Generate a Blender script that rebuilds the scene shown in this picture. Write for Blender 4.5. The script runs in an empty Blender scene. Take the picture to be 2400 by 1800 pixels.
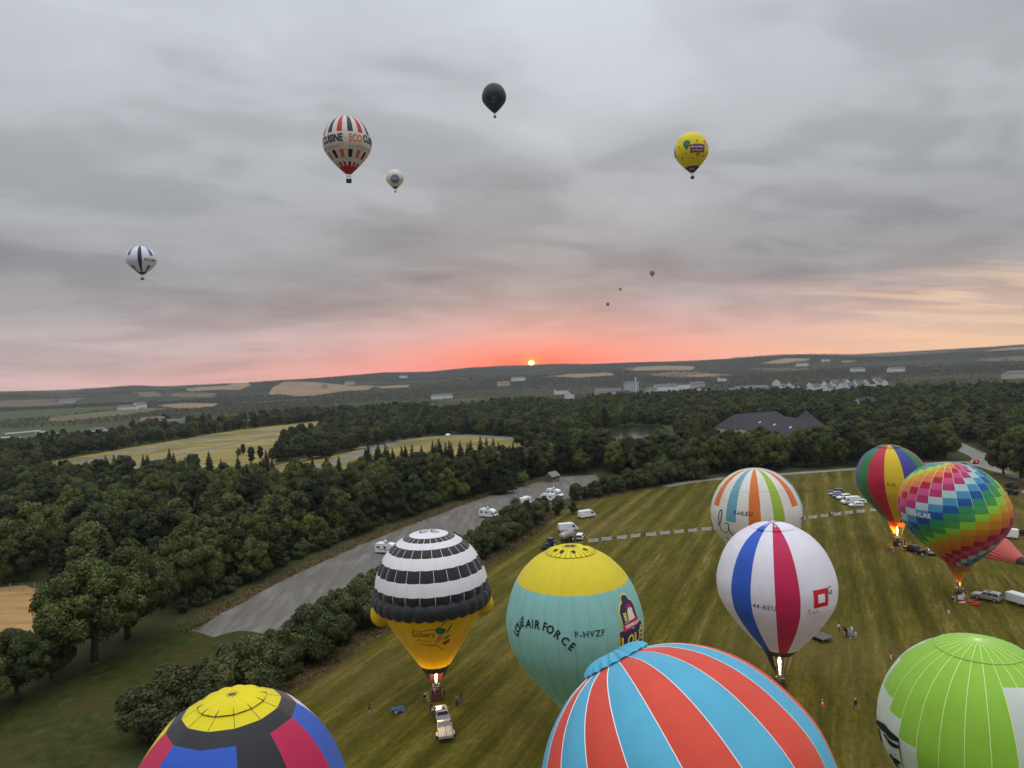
import bpy, bmesh, math, random
import numpy as np
from mathutils import Vector, Matrix, Euler

sc = bpy.context.scene
COL = sc.collection
R = math.radians
# ------------------------------------------------------------------ camera
FPX = 1600.0            # focal length in photo pixels (2400 x 1800)
CAM_H = 48.0            # metres above the launch field (a balloon basket)
ROLL, PITCH = R(2.5), math.atan(28 / 1600)
cam_d = bpy.data.cameras.new('camera')
cam_d.sensor_width = 36.0
cam_d.lens = 36.0 * FPX / 2400.0
cam_d.clip_start, cam_d.clip_end = 0.5, 40000
cam = bpy.data.objects.new('camera', cam_d)
COL.objects.link(cam)
cam.location = (0, 0, CAM_H)
cam.rotation_euler = (Matrix.Rotation(R(90) - PITCH, 3, 'X') @ Matrix.Rotation(-ROLL, 3, 'Z')).to_euler()
sc.camera = cam
sc.render.resolution_x, sc.render.resolution_y = 1024, 768


def ray(px, py):
    x, y = (px - 1200) / FPX, -(py - 900) / FPX
    c, s = math.cos(ROLL), math.sin(ROLL)
    X, Y = x * c + y * s, -x * s + y * c
    return Vector((X, math.cos(PITCH) + Y * math.sin(PITCH), -math.sin(PITCH) + Y * math.cos(PITCH)))


def gp(px, py, z=0.0):
    d = ray(px, py)
    t = (z - CAM_H) / d.z
    return Vector((d.x * t, d.y * t, z))


def at(px, py, Y):
    d = ray(px, py)
    t = Y / d.y
    return Vector((d.x * t, Y, CAM_H + d.z * t))


def proj(P):
    """photo pixel of a world point"""
    r = Vector(P) - Vector((0, 0, CAM_H))
    cp_, sp_ = math.cos(PITCH), math.sin(PITCH)
    dp = r.y * cp_ - r.z * sp_
    X, Y = r.x / dp, (r.y * sp_ + r.z * cp_) / dp
    c, s = math.cos(ROLL), math.sin(ROLL)
    return 1200 + FPX * (X * c - Y * s), 900 - FPX * (X * s + Y * c)


# ------------------------------------------------------------------ node helper
class NT:
    def __init__(self, tree):
        self.t = tree
        tree.nodes.clear()

    def n(self, kind, **kw):
        nd = self.t.nodes.new(kind)
        for k, v in kw.items():
            if k.startswith('_'):
                self.set(nd.inputs[int(k[1:])], v)
            elif k in nd.inputs and not hasattr(type(nd), k):
                self.set(nd.inputs[k], v)
            else:
                setattr(nd, k, v)
        return nd

    def set(self, sock, v):
        if isinstance(v, bpy.types.NodeSocket):
            self.t.links.new(v, sock)
        elif isinstance(v, bpy.types.Node):
            self.t.links.new(v.outputs[0], sock)
        else:
            if hasattr(sock, 'default_value') and sock.type == 'RGBA' and len(v) == 3:
                v = (*v, 1)
            sock.default_value = v

    def m(self, op, a, b=0.0, c=None, clamp=False):
        nd = self.t.nodes.new('ShaderNodeMath')
        nd.operation = op
        nd.use_clamp = clamp
        self.set(nd.inputs[0], a)
        self.set(nd.inputs[1], b)
        if c is not None:
            self.set(nd.inputs[2], c)
        return nd.outputs[0]

    def mix(self, f, a, b, blend='MIX'):
        nd = self.t.nodes.new('ShaderNodeMix')
        nd.data_type, nd.blend_type = 'RGBA', blend
        self.set(nd.inputs[0], f)
        self.set(nd.inputs[6], a)
        self.set(nd.inputs[7], b)
        return nd.outputs[2]

    def ramp(self, f, stops, interp='LINEAR'):
        nd = self.t.nodes.new('ShaderNodeValToRGB')
        cr = nd.color_ramp
        cr.interpolation = interp
        while len(cr.elements) < len(stops):
            cr.elements.new(0.5)
        for e, (p, c) in zip(cr.elements, stops):
            e.position = p
            e.color = (c, c, c, 1) if not hasattr(c, '__len__') else (*c, 1)
        self.set(nd.inputs[0], f)
        return nd.outputs[0]

    def noise(self, vec, scale, detail=4.0, rough=0.55, dist=0.0):
        nd = self.t.nodes.new('ShaderNodeTexNoise')
        if vec is not None:
            self.set(nd.inputs['Vector'], vec)
        nd.inputs['Scale'].default_value = scale
        nd.inputs['Detail'].default_value = detail
        nd.inputs['Roughness'].default_value = rough
        nd.inputs['Distortion'].default_value = dist
        return nd.outputs[0]

    def mapping(self, vec, scale=(1, 1, 1), rot=(0, 0, 0), loc=(0, 0, 0)):
        nd = self.t.nodes.new('ShaderNodeMapping')
        self.set(nd.inputs[0], vec)
        nd.inputs[1].default_value = loc
        nd.inputs[2].default_value = rot
        nd.inputs[3].default_value = scale
        return nd.outputs[0]


# ------------------------------------------------------------------ sky
SUN_AZ, SUN_EL = R(1.69), R(0.66)
world = bpy.data.worlds.new('World')
sc.world = world
world.use_nodes = True
w = NT(world.node_tree)
tc = w.n('ShaderNodeTexCoord').outputs['Generated']
nrm = w.n('ShaderNodeVectorMath', operation='NORMALIZE', _0=tc).outputs[0]
sep = w.n('ShaderNodeSeparateXYZ', _0=nrm)
X, Y, Z = sep.outputs
el = w.m('MULTIPLY', w.m('ARCSINE', Z), 180 / math.pi)
az = w.m('SUBTRACT', w.m('MULTIPLY', w.m('ARCTAN2', X, Y), 180 / math.pi), math.degrees(SUN_AZ))
elp = w.m('MAXIMUM', el, 0.0)
# cloud deck: the view direction met with a flat layer, so the clouds crowd together towards the horizon
den = w.m('ADD', w.m('MAXIMUM', Z, 0.0), 0.15)
cp = w.n('ShaderNodeCombineXYZ', _0=w.m('DIVIDE', X, den), _1=w.m('DIVIDE', Y, den), _2=0.0).outputs[0]
cpr = w.mapping(cp, rot=(0, 0, R(-24)))
n_big = w.noise(w.mapping(cpr, (0.85, 0.95, 1), loc=(3.4, 7.1, 0)), 1.0, 2, 0.5, 0.25)
n_mid = w.noise(w.mapping(cpr, (2.0, 2.6, 1), loc=(1.3, 2.2, 4)), 1.0, 3, 0.55, 0.4)
n_fin = w.noise(w.mapping(cpr, (4.0, 6.5, 1), loc=(8.3, 0.2, 2)), 1.0, 2, 0.55, 0.4)
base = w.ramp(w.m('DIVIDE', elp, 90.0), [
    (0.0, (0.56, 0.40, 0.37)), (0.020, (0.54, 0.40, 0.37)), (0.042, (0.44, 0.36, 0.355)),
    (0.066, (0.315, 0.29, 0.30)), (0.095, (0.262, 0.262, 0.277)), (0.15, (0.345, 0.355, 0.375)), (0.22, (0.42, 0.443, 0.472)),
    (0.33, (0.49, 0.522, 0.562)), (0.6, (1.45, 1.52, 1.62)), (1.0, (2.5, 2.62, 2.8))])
dens = w.m('ADD', w.m('MULTIPLY', n_big, 0.60), w.m('ADD', w.m('MULTIPLY', n_mid, 0.30), w.m('MULTIPLY', n_fin, 0.10)))
shade = w.ramp(dens, [(0.36, 1.26), (0.46, 1.10), (0.54, 0.90), (0.63, 0.72)], 'EASE')
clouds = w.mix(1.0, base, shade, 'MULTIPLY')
# the low gap under the deck: warm light of the rising sun, strongest towards it
g = lambda v, s: w.m('EXPONENT', w.m('MULTIPLY', w.m('POWER', w.m('DIVIDE', w.m('ABSOLUTE', v), s), 2.0), -1.0))
streak = w.ramp(w.noise(w.mapping(cp, (0.8, 2.6, 1), rot=(0, 0, R(10)), loc=(2.7, 0.4, 0)), 1.0, 2, 0.55, 0.3), [(0.42, 0.0), (0.62, 1.0)])
right = w.m('MULTIPLY_ADD', az, 1 / 34, 0.05, clamp=True)
gapcol = w.mix(right, (0.95, 0.46, 0.36), (1.05, 0.62, 0.30))
gap = w.m('MULTIPLY', w.m('EXPONENT', w.m('MULTIPLY', w.m('POWER', w.m('DIVIDE', elp, w.m('MULTIPLY_ADD', right, 1.3, 1.6)), 1.6), -1.0)), w.m('ADD', w.m('MULTIPLY_ADD', g(az, 40.0), 0.80, 0.06), w.m('MULTIPLY', right, 0.75)))
gap = w.m('MULTIPLY', w.m('MULTIPLY', gap, 1.25), w.m('MULTIPLY_ADD', streak, -0.4, 1.0), clamp=True)
c1 = w.mix(gap, clouds, gapcol)
# openings further up on the right, lit from behind
openr = w.m('MULTIPLY', w.m('MULTIPLY', g(w.m('SUBTRACT', el, 3.4), 2.2), w.m('MULTIPLY_ADD', az, 1 / 24, -0.45, clamp=True)),
            w.ramp(w.noise(w.mapping(cp, (0.9, 3.2, 1), rot=(0, 0, R(14)), loc=(0.7, 5.4, 1)), 1.0, 4, 0.58, 0.5), [(0.50, 0.0), (0.62, 0.9)]))
c1 = w.mix(openr, c1, (0.92, 0.62, 0.40))
veil = w.m('MULTIPLY', w.m('MULTIPLY', g(az, 18.0), g(el, 3.1)), w.m('MULTIPLY_ADD', n_mid, -0.7, 0.98))
c2 = w.mix(veil, c1, (0.98, 0.32, 0.27))
d2 = w.m('SQRT', w.m('ADD', w.m('POWER', w.m('DIVIDE', az, 7.0), 2.0), w.m('POWER', w.m('DIVIDE', w.m('SUBTRACT', el, 0.6), 1.35), 2.0)))
core = w.m('MULTIPLY', w.m('EXPONENT', w.m('MULTIPLY', d2, -0.85)), 1.28, clamp=True)
c3 = w.mix(core, c2, (1.0, 0.095, 0.01))
sdir = Vector((math.sin(SUN_AZ) * math.cos(SUN_EL), math.cos(SUN_AZ) * math.cos(SUN_EL), math.sin(SUN_EL)))
dotp = w.n('ShaderNodeVectorMath', operation='DOT_PRODUCT', _0=nrm, _1=sdir).outputs[1]
ang = w.m('MULTIPLY', w.m('ARCCOSINE', w.m('MINIMUM', dotp, 1.0)), 180 / math.pi)
aur = w.m('EXPONENT', w.m('MULTIPLY', w.m('POWER', w.m('DIVIDE', ang, 0.60), 2.0), -1.0))
c4 = w.mix(aur, c3, (1.5, 0.34, 0.01))
disc = w.ramp(ang, [(0.17, 1.0), (0.28, 0.0)])
c5 = w.mix(disc, c4, (8.0, 5.2, 1.6))
sky_n = w.n('ShaderNodeTexSky', sky_type='NISHITA', sun_disc=False, sun_elevation=SUN_EL, sun_rotation=SUN_AZ)
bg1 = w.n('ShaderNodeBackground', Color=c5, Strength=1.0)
bg2 = w.n('ShaderNodeBackground', Color=sky_n.outputs[0], Strength=0.015)
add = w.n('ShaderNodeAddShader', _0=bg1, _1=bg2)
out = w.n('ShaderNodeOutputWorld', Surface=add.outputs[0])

# ------------------------------------------------------------------ sun
sun_d = bpy.data.lights.new('sun', 'SUN')
sun_d.energy, sun_d.angle, sun_d.color = 0.2, R(10), (1.0, 0.50, 0.28)
sun = bpy.data.objects.new('sun', sun_d)
COL.objects.link(sun)
sun.rotation_euler = (-Vector((sdir.x, sdir.y, math.sin(R(3))))).to_track_quat('-Z', 'Y').to_euler()
vs = sc.view_settings
vs.view_transform, vs.look, vs.exposure, vs.gamma, vs.use_curve_mapping = 'Standard', 'None', 0.12, 1.0, False
sc.display_settings.display_device = 'sRGB'
cy = sc.cycles
cy.max_bounces, cy.diffuse_bounces, cy.glossy_bounces, cy.transmission_bounces, cy.transparent_max_bounces, cy.volume_bounces = 4, 2, 2, 3, 6, 0
cy.use_denoising = True
cy.use_adaptive_sampling, cy.adaptive_threshold = True, 0.02
cy.sample_clamp_indirect = 4.0
cy.caustics_reflective = cy.caustics_refractive = False

# ------------------------------------------------------------------ materials
MATS = {}


def pmat(name, col, rough=0.7, metal=0.0, spec=0.3, var=0.0, vscale=6.0, emit=None, estr=0.0, trans=0.0, coord='Object', objvar=0.0, alpha=None, bump=0.0):
    if name in MATS:
        return MATS[name]
    m = bpy.data.materials.new(name)
    m.use_nodes = True
    t = NT(m.node_tree)
    c = (*col, 1)
    src = None
    if var > 0:
        co = t.n('ShaderNodeTexCoord').outputs[coord]
        f = t.noise(co, vscale, 5, 0.6)
        lo, hi = 1 - var, 1 + var
        src = t.mix(1.0, c, t.ramp(f, [(0.3, lo), (0.7, hi)]), 'MULTIPLY')
    if objvar > 0:
        rn = t.n('ShaderNodeObjectInfo').outputs['Random']
        src = t.mix(1.0, src if src is not None else c, t.ramp(rn, [(0, 1 - objvar), (1, 1 + objvar)]), 'MULTIPLY')
    b = t.n('ShaderNodeBsdfPrincipled', Roughness=rough, Metallic=metal)
    t.set(b.inputs['Base Color'], src if src is not None else c)
    b.inputs['Specular IOR Level'].default_value = spec
    if emit:
        b.inputs['Emission Color'].default_value = (*emit, 1)
        b.inputs['Emission Strength'].default_value = estr
    if bump > 0:
        co = t.n('ShaderNodeTexCoord').outputs[coord]
        bn = t.n('ShaderNodeBump', Strength=bump, Height=t.noise(co, vscale * 2, 5, 0.6))
        t.set(b.inputs['Normal'], bn.outputs[0])
    sh = b.outputs[0]
    if trans > 0:
        tr = t.n('ShaderNodeBsdfTranslucent')
        t.set(tr.inputs[0], src if src is not None else c)
        sh = t.n('ShaderNodeMixShader', _0=trans, _1=sh, _2=tr.outputs[0]).outputs[0]
    t.n('ShaderNodeOutputMaterial', Surface=sh)
    MATS[name] = m
    return m


# ------------------------------------------------------------------ mesh helpers
class MB:
    """collects shapes and links them as ONE mesh object"""
    def __init__(self):
        self.v, self.f, self.mi, self.mats, self.sm = [], [], [], [], []
        self.cur, self.smooth = 0, False

    def mat(self, m):
        if m not in self.mats:
            self.mats.append(m)
        self.cur = self.mats.index(m)
        return self

    def add(self, vs, fs, M=None):
        o = len(self.v)
        self.v += [tuple(M @ Vector(p)) if M is not None else tuple(p) for p in vs]
        for f in fs:
            self.f.append([i + o for i in f])
            self.mi.append(self.cur)
            self.sm.append(self.smooth)
        return self

    def box(self, c, s, taper=(1, 1), shift=(0, 0), M=None):
        x, y, z = s[0] / 2, s[1] / 2, s[2] / 2
        tx, ty = taper
        vs = [(-x, -y, -z), (x, -y, -z), (x, y, -z), (-x, y, -z)] + [(a * tx + shift[0], b * ty + shift[1], z) for a, b in ((-x, -y), (x, -y), (x, y), (-x, y))]
        vs = [(a + c[0], b + c[1], d + c[2]) for a, b, d in vs]
        return self.add(vs, [(3, 2, 1, 0), (4, 5, 6, 7), (0, 1, 5, 4), (1, 2, 6, 5), (2, 3, 7, 6), (3, 0, 4, 7)], M)

    def bevbox(self, c, s, b, M=None):
        """box with chamfered vertical and top edges"""
        x, y, z = s[0] / 2, s[1] / 2, s[2] / 2
        def ring(ix, zz):
            X, Yy = x - ix, y - ix
            k = b
            return [(-X + k, -Yy, zz), (X - k, -Yy, zz), (X, -Yy + k, zz), (X, Yy - k, zz), (X - k, Yy, zz), (-X + k, Yy, zz), (-X, Yy - k, zz), (-X, -Yy + k, zz)]
        rings = [ring(0, -z), ring(0, z - b), ring(b * 0.8, z)]
        vs = [(p[0] + c[0], p[1] + c[1], p[2] + c[2]) for r in rings for p in r]
        fs = [tuple(range(7, -1, -1)), tuple(range(16, 24))]
        for k in range(2):
            for i in range(8):
                j = (i + 1) % 8
                fs.append((k * 8 + i, k * 8 + j, k * 8 + 8 + j, k * 8 + 8 + i))
        return self.add(vs, fs, M)

    def prism(self, prof, y0, y1, M=None, inset=None):
        """(x,z) profile extruded along y; inset: per-vertex y inset"""
        n = len(prof)
        ins = inset or [0] * n
        vs = [(p[0], y0 + i, p[1]) for p, i in zip(prof, ins)] + [(p[0], y1 - i, p[1]) for p, i in zip(prof, ins)]
        fs = [tuple(range(n)), tuple(range(2 * n - 1, n - 1, -1))]
        for i in range(n):
            j = (i + 1) % n
            fs.append((j, i, n + i, n + j))
        return self.add(vs, fs, M)

    def tube(self, p, q, r, r2=None, n=8, caps=True):
        p, q = Vector(p), Vector(q)
        r2 = r if r2 is None else r2
        d = (q - p).normalized()
        a = d.orthogonal().normalized()
        b = d.cross(a)
        vs = [p + (a * math.cos(t) + b * math.sin(t)) * r for t in (2 * math.pi * i / n for i in range(n))]
        vs += [q + (a * math.cos(t) + b * math.sin(t)) * r2 for t in (2 * math.pi * i / n for i in range(n))]
        fs = [(i, (i + 1) % n, n + (i + 1) % n, n + i) for i in range(n)]
        if caps:
            fs += [tuple(range(n - 1, -1, -1)), tuple(range(n, 2 * n))]
        return self.add(vs, fs)

    def path(self, pts, rad, n=6):
        for i in range(len(pts) - 1):
            r0 = rad[i] if hasattr(rad, '__len__') else rad
            r1 = rad[i + 1] if hasattr(rad, '__len__') else rad
            self.tube(pts[i], pts[i + 1], r0, r1, n)
        return self

    def lathe(self, prof, n=16, M=None, close=False):
        """(r,z) profile around z"""
        vs, fs = [], []
        for r, z in prof:
            for i in range(n):
                t = 2 * math.pi * i / n
                vs.append((r * math.cos(t), r * math.sin(t), z))
        for k in range(len(prof) - 1):
            for i in range(n):
                j = (i + 1) % n
                fs.append((k * n + i, k * n + j, (k + 1) * n + j, (k + 1) * n + i))
        return self.add(vs, fs, M)

    def ball(self, c, r, n=10, m=6, sc3=(1, 1, 1)):
        prof = [(math.sin(math.pi * k / m) * r, -math.cos(math.pi * k / m) * r) for k in range(m + 1)]
        return self.lathe(prof, n, Matrix.Translation(c) @ Matrix.Diagonal((*sc3, 1)))

    def quad(self, a, b, c, d):
        return self.add([a, b, c, d], [(0, 1, 2, 3)])

    def mesh(self, name):
        me = bpy.data.meshes.new(name)
        me.from_pydata(self.v, [], self.f)
        for m in self.mats:
            me.materials.append(m)
        me.polygons.foreach_set('material_index', self.mi)
        me.polygons.foreach_set('use_smooth', self.sm)
        me.update()
        return me

    def build(self, name, parent=None, loc=None):
        return link(name, self.mesh(name), parent, loc)


def link(name, data, parent=None, loc=None):
    o = bpy.data.objects.new(name, data)
    COL.objects.link(o)
    if parent is not None:
        o.parent = parent
    if loc is not None:
        o.location = loc
    return o


def thing(name, label, cat, loc=(0, 0, 0), rz=0.0, group=None):
    o = bpy.data.objects.new(name, None)
    o.empty_display_size = 0.5
    COL.objects.link(o)
    o.location = loc
    o.rotation_euler = (0, 0, rz)
    return tag(o, label, cat, group)


def tag(o, label=None, cat=None, group=None, kind=None):
    if label: o['label'] = label
    if cat: o['category'] = cat
    if group: o['group'] = group
    if kind: o['kind'] = kind
    return o


def kids(o):
    return KIDS.get(o.name, [])


def copy_tree(o, loc=None, rz=None, label=None, scale=None):
    """a thing with copies of its parts and sub-parts; mesh data is shared"""
    def rec(src, par):
        c = src.copy()
        COL.objects.link(c)
        if par is not None:
            c.parent = par
        for ch in src.children:
            rec(ch, c)
        return c
    r = rec(o, None)
    if loc is not None: r.location = loc
    if rz is not None: r.rotation_euler.z = rz
    if scale is not None: r.scale = scale
    if label: r['label'] = label
    return r
# ================================================================== the land
SKYLINE = [(-300, 926), (0, 915), (150, 911), (310, 902), (390, 905), (500, 899), (590, 893), (660, 888), (760, 883), (900, 870), (1000, 869), (1100, 860), (1220, 859),
           (1310, 853), (1400, 850), (1500, 846), (1600, 843), (1700, 839), (1780, 834), (1870, 829), (2000, 829), (2150, 820), (2300, 812), (2400, 804), (2700, 794)]
_sa, _sh = [], []
RIDGE = 4700.0
for _x, _y in SKYLINE:
    _d = ray(_x, _y)
    _sa.append(math.atan2(_d.x, _d.y))
    _sh.append(CAM_H + RIDGE * _d.z / math.hypot(_d.x, _d.y) - 12.0)
_sa, _sh = np.array(_sa), np.array(_sh)


def terrain(x, y):
    x, y = np.asarray(x, float), np.asarray(y, float)
    r = np.hypot(x, y)
    a = np.arctan2(x, y)
    top = np.interp(a, _sa, _sh)
    t = np.clip((r - 1250) / (RIDGE - 1250), 0, 1)
    s = t * t * (3 - 2 * t)
    far = np.clip((r - RIDGE) / 4000, 0, 1)
    und = 17 * np.sin(x / 330 + 1.3) * np.sin(y / 300 + 0.4) + 6 * np.sin(x / 150 - y / 170)
    return (s * top) * (1 - 0.25 * far) + und * np.clip((r - 1500) / 1500, 0, 1) * np.clip((RIDGE + 100 - r) / 900, 0.15, 1)


def tz(x, y):
    return float(terrain(x, y))


def gt(px, py):
    """where the sight line of a photo pixel meets the terrain"""
    d = ray(px, py)
    t = 60.0
    while t < 7000:
        p = d * t
        if CAM_H + p.z < tz(p.x, p.y):
            break
        t *= 1.01
    lo, hi = t / 1.01, t
    for _ in range(20):
        m = (lo + hi) / 2
        p = d * m
        if CAM_H + p.z < tz(p.x, p.y): hi = m
        else: lo = m
    p = d * hi
    return Vector((p.x, p.y, tz(p.x, p.y)))


def inpoly(x, y, poly):
    x, y = np.asarray(x), np.asarray(y)
    ins = np.zeros(x.shape, bool)
    n = len(poly)
    for i in range(n):
        x1, y1 = poly[i][0], poly[i][1]
        x2, y2 = poly[(i + 1) % n][0], poly[(i + 1) % n][1]
        c = ((y1 > y) != (y2 > y)) & (x < (x2 - x1) * (y - y1) / ((y2 - y1) or 1e-9) + x1)
        ins ^= c
    return ins


def ground_mat(name, stops, scale, stretch=None, rot=0.0, patch=None, patch_scale=0.02, fine=3.0, rough=0.95, bump=0.25, far=None):
    m = bpy.data.materials.new(name)
    m.use_nodes = True
    t = NT(m.node_tree)
    co = t.n('ShaderNodeNewGeometry').outputs['Position']
    vec = t.mapping(co, stretch or (1, 1, 1), (0, 0, rot)) if (stretch or rot) else co
    a = t.noise(vec, scale, 5, 0.6, 0.3)
    b = t.noise(co, fine, 3, 0.65)
    f = t.m('ADD', t.m('MULTIPLY', a, 0.66), t.m('MULTIPLY', b, 0.34))
    col = t.ramp(f, stops)
    if patch:
        pf = t.ramp(t.noise(co, patch_scale, 5, 0.6, 0.4), [(0.48, 0.0), (0.66, 1.0)])
        col = t.mix(t.m('MULTIPLY', pf, 0.75), col, patch)
    if far:
        pf = t.noise(t.mapping(co, (1, 1, 1), (0, 0, 0.4)), 0.0012, 3, 0.5)
        vo = t.n('ShaderNodeTexVoronoi', Scale=0.0035)
        t.set(vo.inputs['Vector'], co)
        fc = t.ramp(vo.outputs['Color'], far, 'CONSTANT')
        dist = t.n('ShaderNodeVectorMath', operation='LENGTH', _0=co).outputs[1]
        k = t.m('MULTIPLY_ADD', dist, 1 / 500, -2.2, clamp=True)
        col = t.mix(k, col, fc)
    bs = t.n('ShaderNodeBsdfPrincipled', Roughness=rough)
    bs.inputs['Specular IOR Level'].default_value = 0.1
    t.set(bs.inputs['Base Color'], col)
    if bump:
        t.set(bs.inputs['Normal'], t.n('ShaderNodeBump', Strength=bump, Distance=0.3, Height=f).outputs[0])
    t.n('ShaderNodeOutputMaterial', Surface=bs.outputs[0])
    return m


M_GROUND = ground_mat('countryside', [(0.3, (0.032, 0.040, 0.012)), (0.55, (0.052, 0.058, 0.018)), (0.75, (0.085, 0.08, 0.028))], 0.08,
                      far=[(0.0, (0.030, 0.034, 0.018)), (0.44, (0.12, 0.092, 0.058)), (0.5, (0.034, 0.038, 0.019)), (0.70, (0.048, 0.048, 0.025)), (0.88, (0.15, 0.115, 0.075))])
STRIPE = math.atan2(39.3, 89.2)
M_FIELD = bpy.data.materials.new('mown_grass')
M_FIELD.use_nodes = True
t = NT(M_FIELD.node_tree)
co = t.n('ShaderNodeNewGeometry').outputs['Position']
al = t.mapping(t.mapping(co, rot=(0, 0, STRIPE)), (1, 0.025, 1))        # long in the mowing direction
al2 = t.mapping(t.mapping(co, rot=(0, 0, STRIPE + 0.06)), (1, 0.10, 1))
rows = t.noise(al, 0.42, 3, 0.6, 0.15)
straw = t.noise(al2, 1.1, 5, 0.7, 0.3)
tuft = t.noise(t.mapping(t.mapping(co, rot=(0, 0, STRIPE)), (1, 0.5, 1)), 1.5, 7, 0.78)
big = t.noise(co, 0.028, 4, 0.6, 0.6)
f = t.m('ADD', t.m('ADD', t.m('MULTIPLY', rows, 0.30), t.m('MULTIPLY', straw, 0.36)), t.m('MULTIPLY', tuft, 0.34))
wv = t.n('ShaderNodeTexWave', wave_type='BANDS', bands_direction='X', Scale=0.055, Distortion=2.2, Detail=3.0)
t.set(wv.inputs['Vector'], t.mapping(co, rot=(0, 0, STRIPE)))
f = t.m('ADD', f, t.m('MULTIPLY_ADD', wv.outputs[1], 0.07, -0.035))
gcol = t.ramp(f, [(0.36, (0.036, 0.034, 0.003)), (0.48, (0.070, 0.061, 0.006)), (0.55, (0.110, 0.090, 0.013)), (0.65, (0.21, 0.165, 0.048))])
gcol = t.mix(t.m('MULTIPLY', t.ramp(big, [(0.50, 0.0), (0.68, 1.0)]), 0.50), gcol, t.mix(tuft, (0.105, 0.07, 0.018), (0.18, 0.12, 0.05)))
gcol = t.mix(t.m('MULTIPLY', t.ramp(t.noise(co, 0.05, 4, 0.6, 0.4), [(0.55, 0.0), (0.7, 1.0)]), 0.45), gcol, (0.038, 0.050, 0.010))
bs = t.n('ShaderNodeBsdfPrincipled', Roughness=0.95)
bs.inputs['Specular IOR Level'].default_value = 0.08
t.set(bs.inputs['Base Color'], gcol)
t.set(bs.inputs['Normal'], t.n('ShaderNodeBump', Strength=0.35, Distance=0.25, Height=f).outputs[0])
t.n('ShaderNodeOutputMaterial', Surface=bs.outputs[0])
M_MEADOW = ground_mat('meadow_grass', [(0.32, (0.016, 0.022, 0.003)), (0.52, (0.036, 0.044, 0.007)), (0.70, (0.075, 0.075, 0.018))], 0.5, patch=(0.060, 0.043, 0.013), patch_scale=0.09, fine=4)
M_VERGE = ground_mat('dry_verge', [(0.3, (0.045, 0.038, 0.012)), (0.55, (0.085, 0.062, 0.022)), (0.75, (0.15, 0.105, 0.045))], 0.5, fine=5)
M_GRAVEL = ground_mat('gravel', [(0.3, (0.085, 0.075, 0.064)), (0.5, (0.14, 0.126, 0.108)), (0.72, (0.235, 0.215, 0.185))], 0.5, stretch=(1, 0.16, 1), rot=0.52, fine=5, patch=(0.125, 0.12, 0.105), patch_scale=0.07)
M_WHEAT = ground_mat('ripe_wheat', [(0.3, (0.22, 0.125, 0.045)), (0.55, (0.36, 0.215, 0.09)), (0.75, (0.46, 0.29, 0.14))], 0.35, stretch=(0.2, 1, 1), rot=0.3, fine=3)
M_STRAWF = ground_mat('dry_grass', [(0.3, (0.13, 0.105, 0.030)), (0.5, (0.24, 0.185, 0.062)), (0.72, (0.36, 0.28, 0.12))], 0.05, stretch=(0.25, 1, 1), rot=-0.25, patch=(0.09, 0.095, 0.03), patch_scale=0.02, fine=0.6)
M_TAN = ground_mat('stubble', [(0.3, (0.17, 0.115, 0.065)), (0.55, (0.235, 0.165, 0.098)), (0.75, (0.30, 0.22, 0.135))], 0.012, fine=0.15, bump=0.05)
M_DULL = ground_mat('rough_pasture', [(0.3, (0.085, 0.078, 0.038)), (0.55, (0.13, 0.112, 0.058)), (0.75, (0.19, 0.155, 0.085))], 0.012, fine=0.15, bump=0.05)
M_GREENF = ground_mat('crop_green', [(0.3, (0.045, 0.060, 0.024)), (0.6, (0.062, 0.078, 0.032)), (0.8, (0.09, 0.095, 0.042))], 0.02, fine=0.2, bump=0.05)
M_ASPH = ground_mat('asphalt', [(0.3, (0.12, 0.115, 0.11)), (0.55, (0.17, 0.165, 0.16)), (0.75, (0.22, 0.21, 0.20))], 0.1, fine=2)
M_PALE = ground_mat('pale_road', [(0.3, (0.17, 0.16, 0.145)), (0.55, (0.23, 0.215, 0.195)), (0.75, (0.29, 0.27, 0.24))], 0.2, fine=2)

# one sheet to the horizon
NA, rr = 288, np.concatenate([[0.0], np.geomspace(30, 1200, 26), np.geomspace(1290, 12000, 74)])
aa = np.linspace(-math.pi, math.pi, NA, endpoint=False)
vs = [(0, 0, 0)]
for r in rr[1:]:
    xs, ys = r * np.sin(aa), r * np.cos(aa)
    zs = terrain(xs, ys)
    vs += list(zip(xs, ys, zs))
fs = [(0, 1 + (i + 1) % NA, 1 + i) for i in range(NA)]
for k in range(len(rr) - 2):
    for i in range(NA):
        j = (i + 1) % NA
        a, b = 1 + k * NA, 1 + (k + 1) * NA
        fs.append((a + i, a + j, b + j, b + i))
me = bpy.data.meshes.new('ground')
me.from_pydata(vs, [], fs)
me.materials.append(M_GROUND)
me.polygons.foreach_set('use_smooth', [True] * len(fs))
ground = tag(link('ground', me), kind='structure')


def sheet(name, pts, mat, z=0.004, drape=False, step=60, kind='structure'):
    """a flat patch of ground, draped over the relief where it lies far out"""
    bm = bmesh.new()
    vv = [bm.verts.new((p[0], p[1], 0)) for p in pts]
    f = bm.faces.new(vv)
    if f.calc_area() and f.normal.z < 0:
        f.normal_flip()
    bmesh.ops.triangulate(bm, faces=bm.faces[:])
    if drape:
        for _ in range(5):
            le = [e for e in bm.edges if e.calc_length() > step]
            if not le: break
            bmesh.ops.subdivide_edges(bm, edges=le, cuts=1)
            bmesh.ops.triangulate(bm, faces=bm.faces[:])
        for v in bm.verts:
            v.co.z = tz(v.co.x, v.co.y)
    for v in bm.verts:
        v.co.z += z
    bm.normal_update()
    for f in bm.faces:
        if f.normal.z < 0: f.normal_flip()
    me = bpy.data.meshes.new(name)
    bm.to_mesh(me)
    bm.free()
    me.materials.append(mat)
    return tag(link(name, me), kind=kind)


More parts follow.
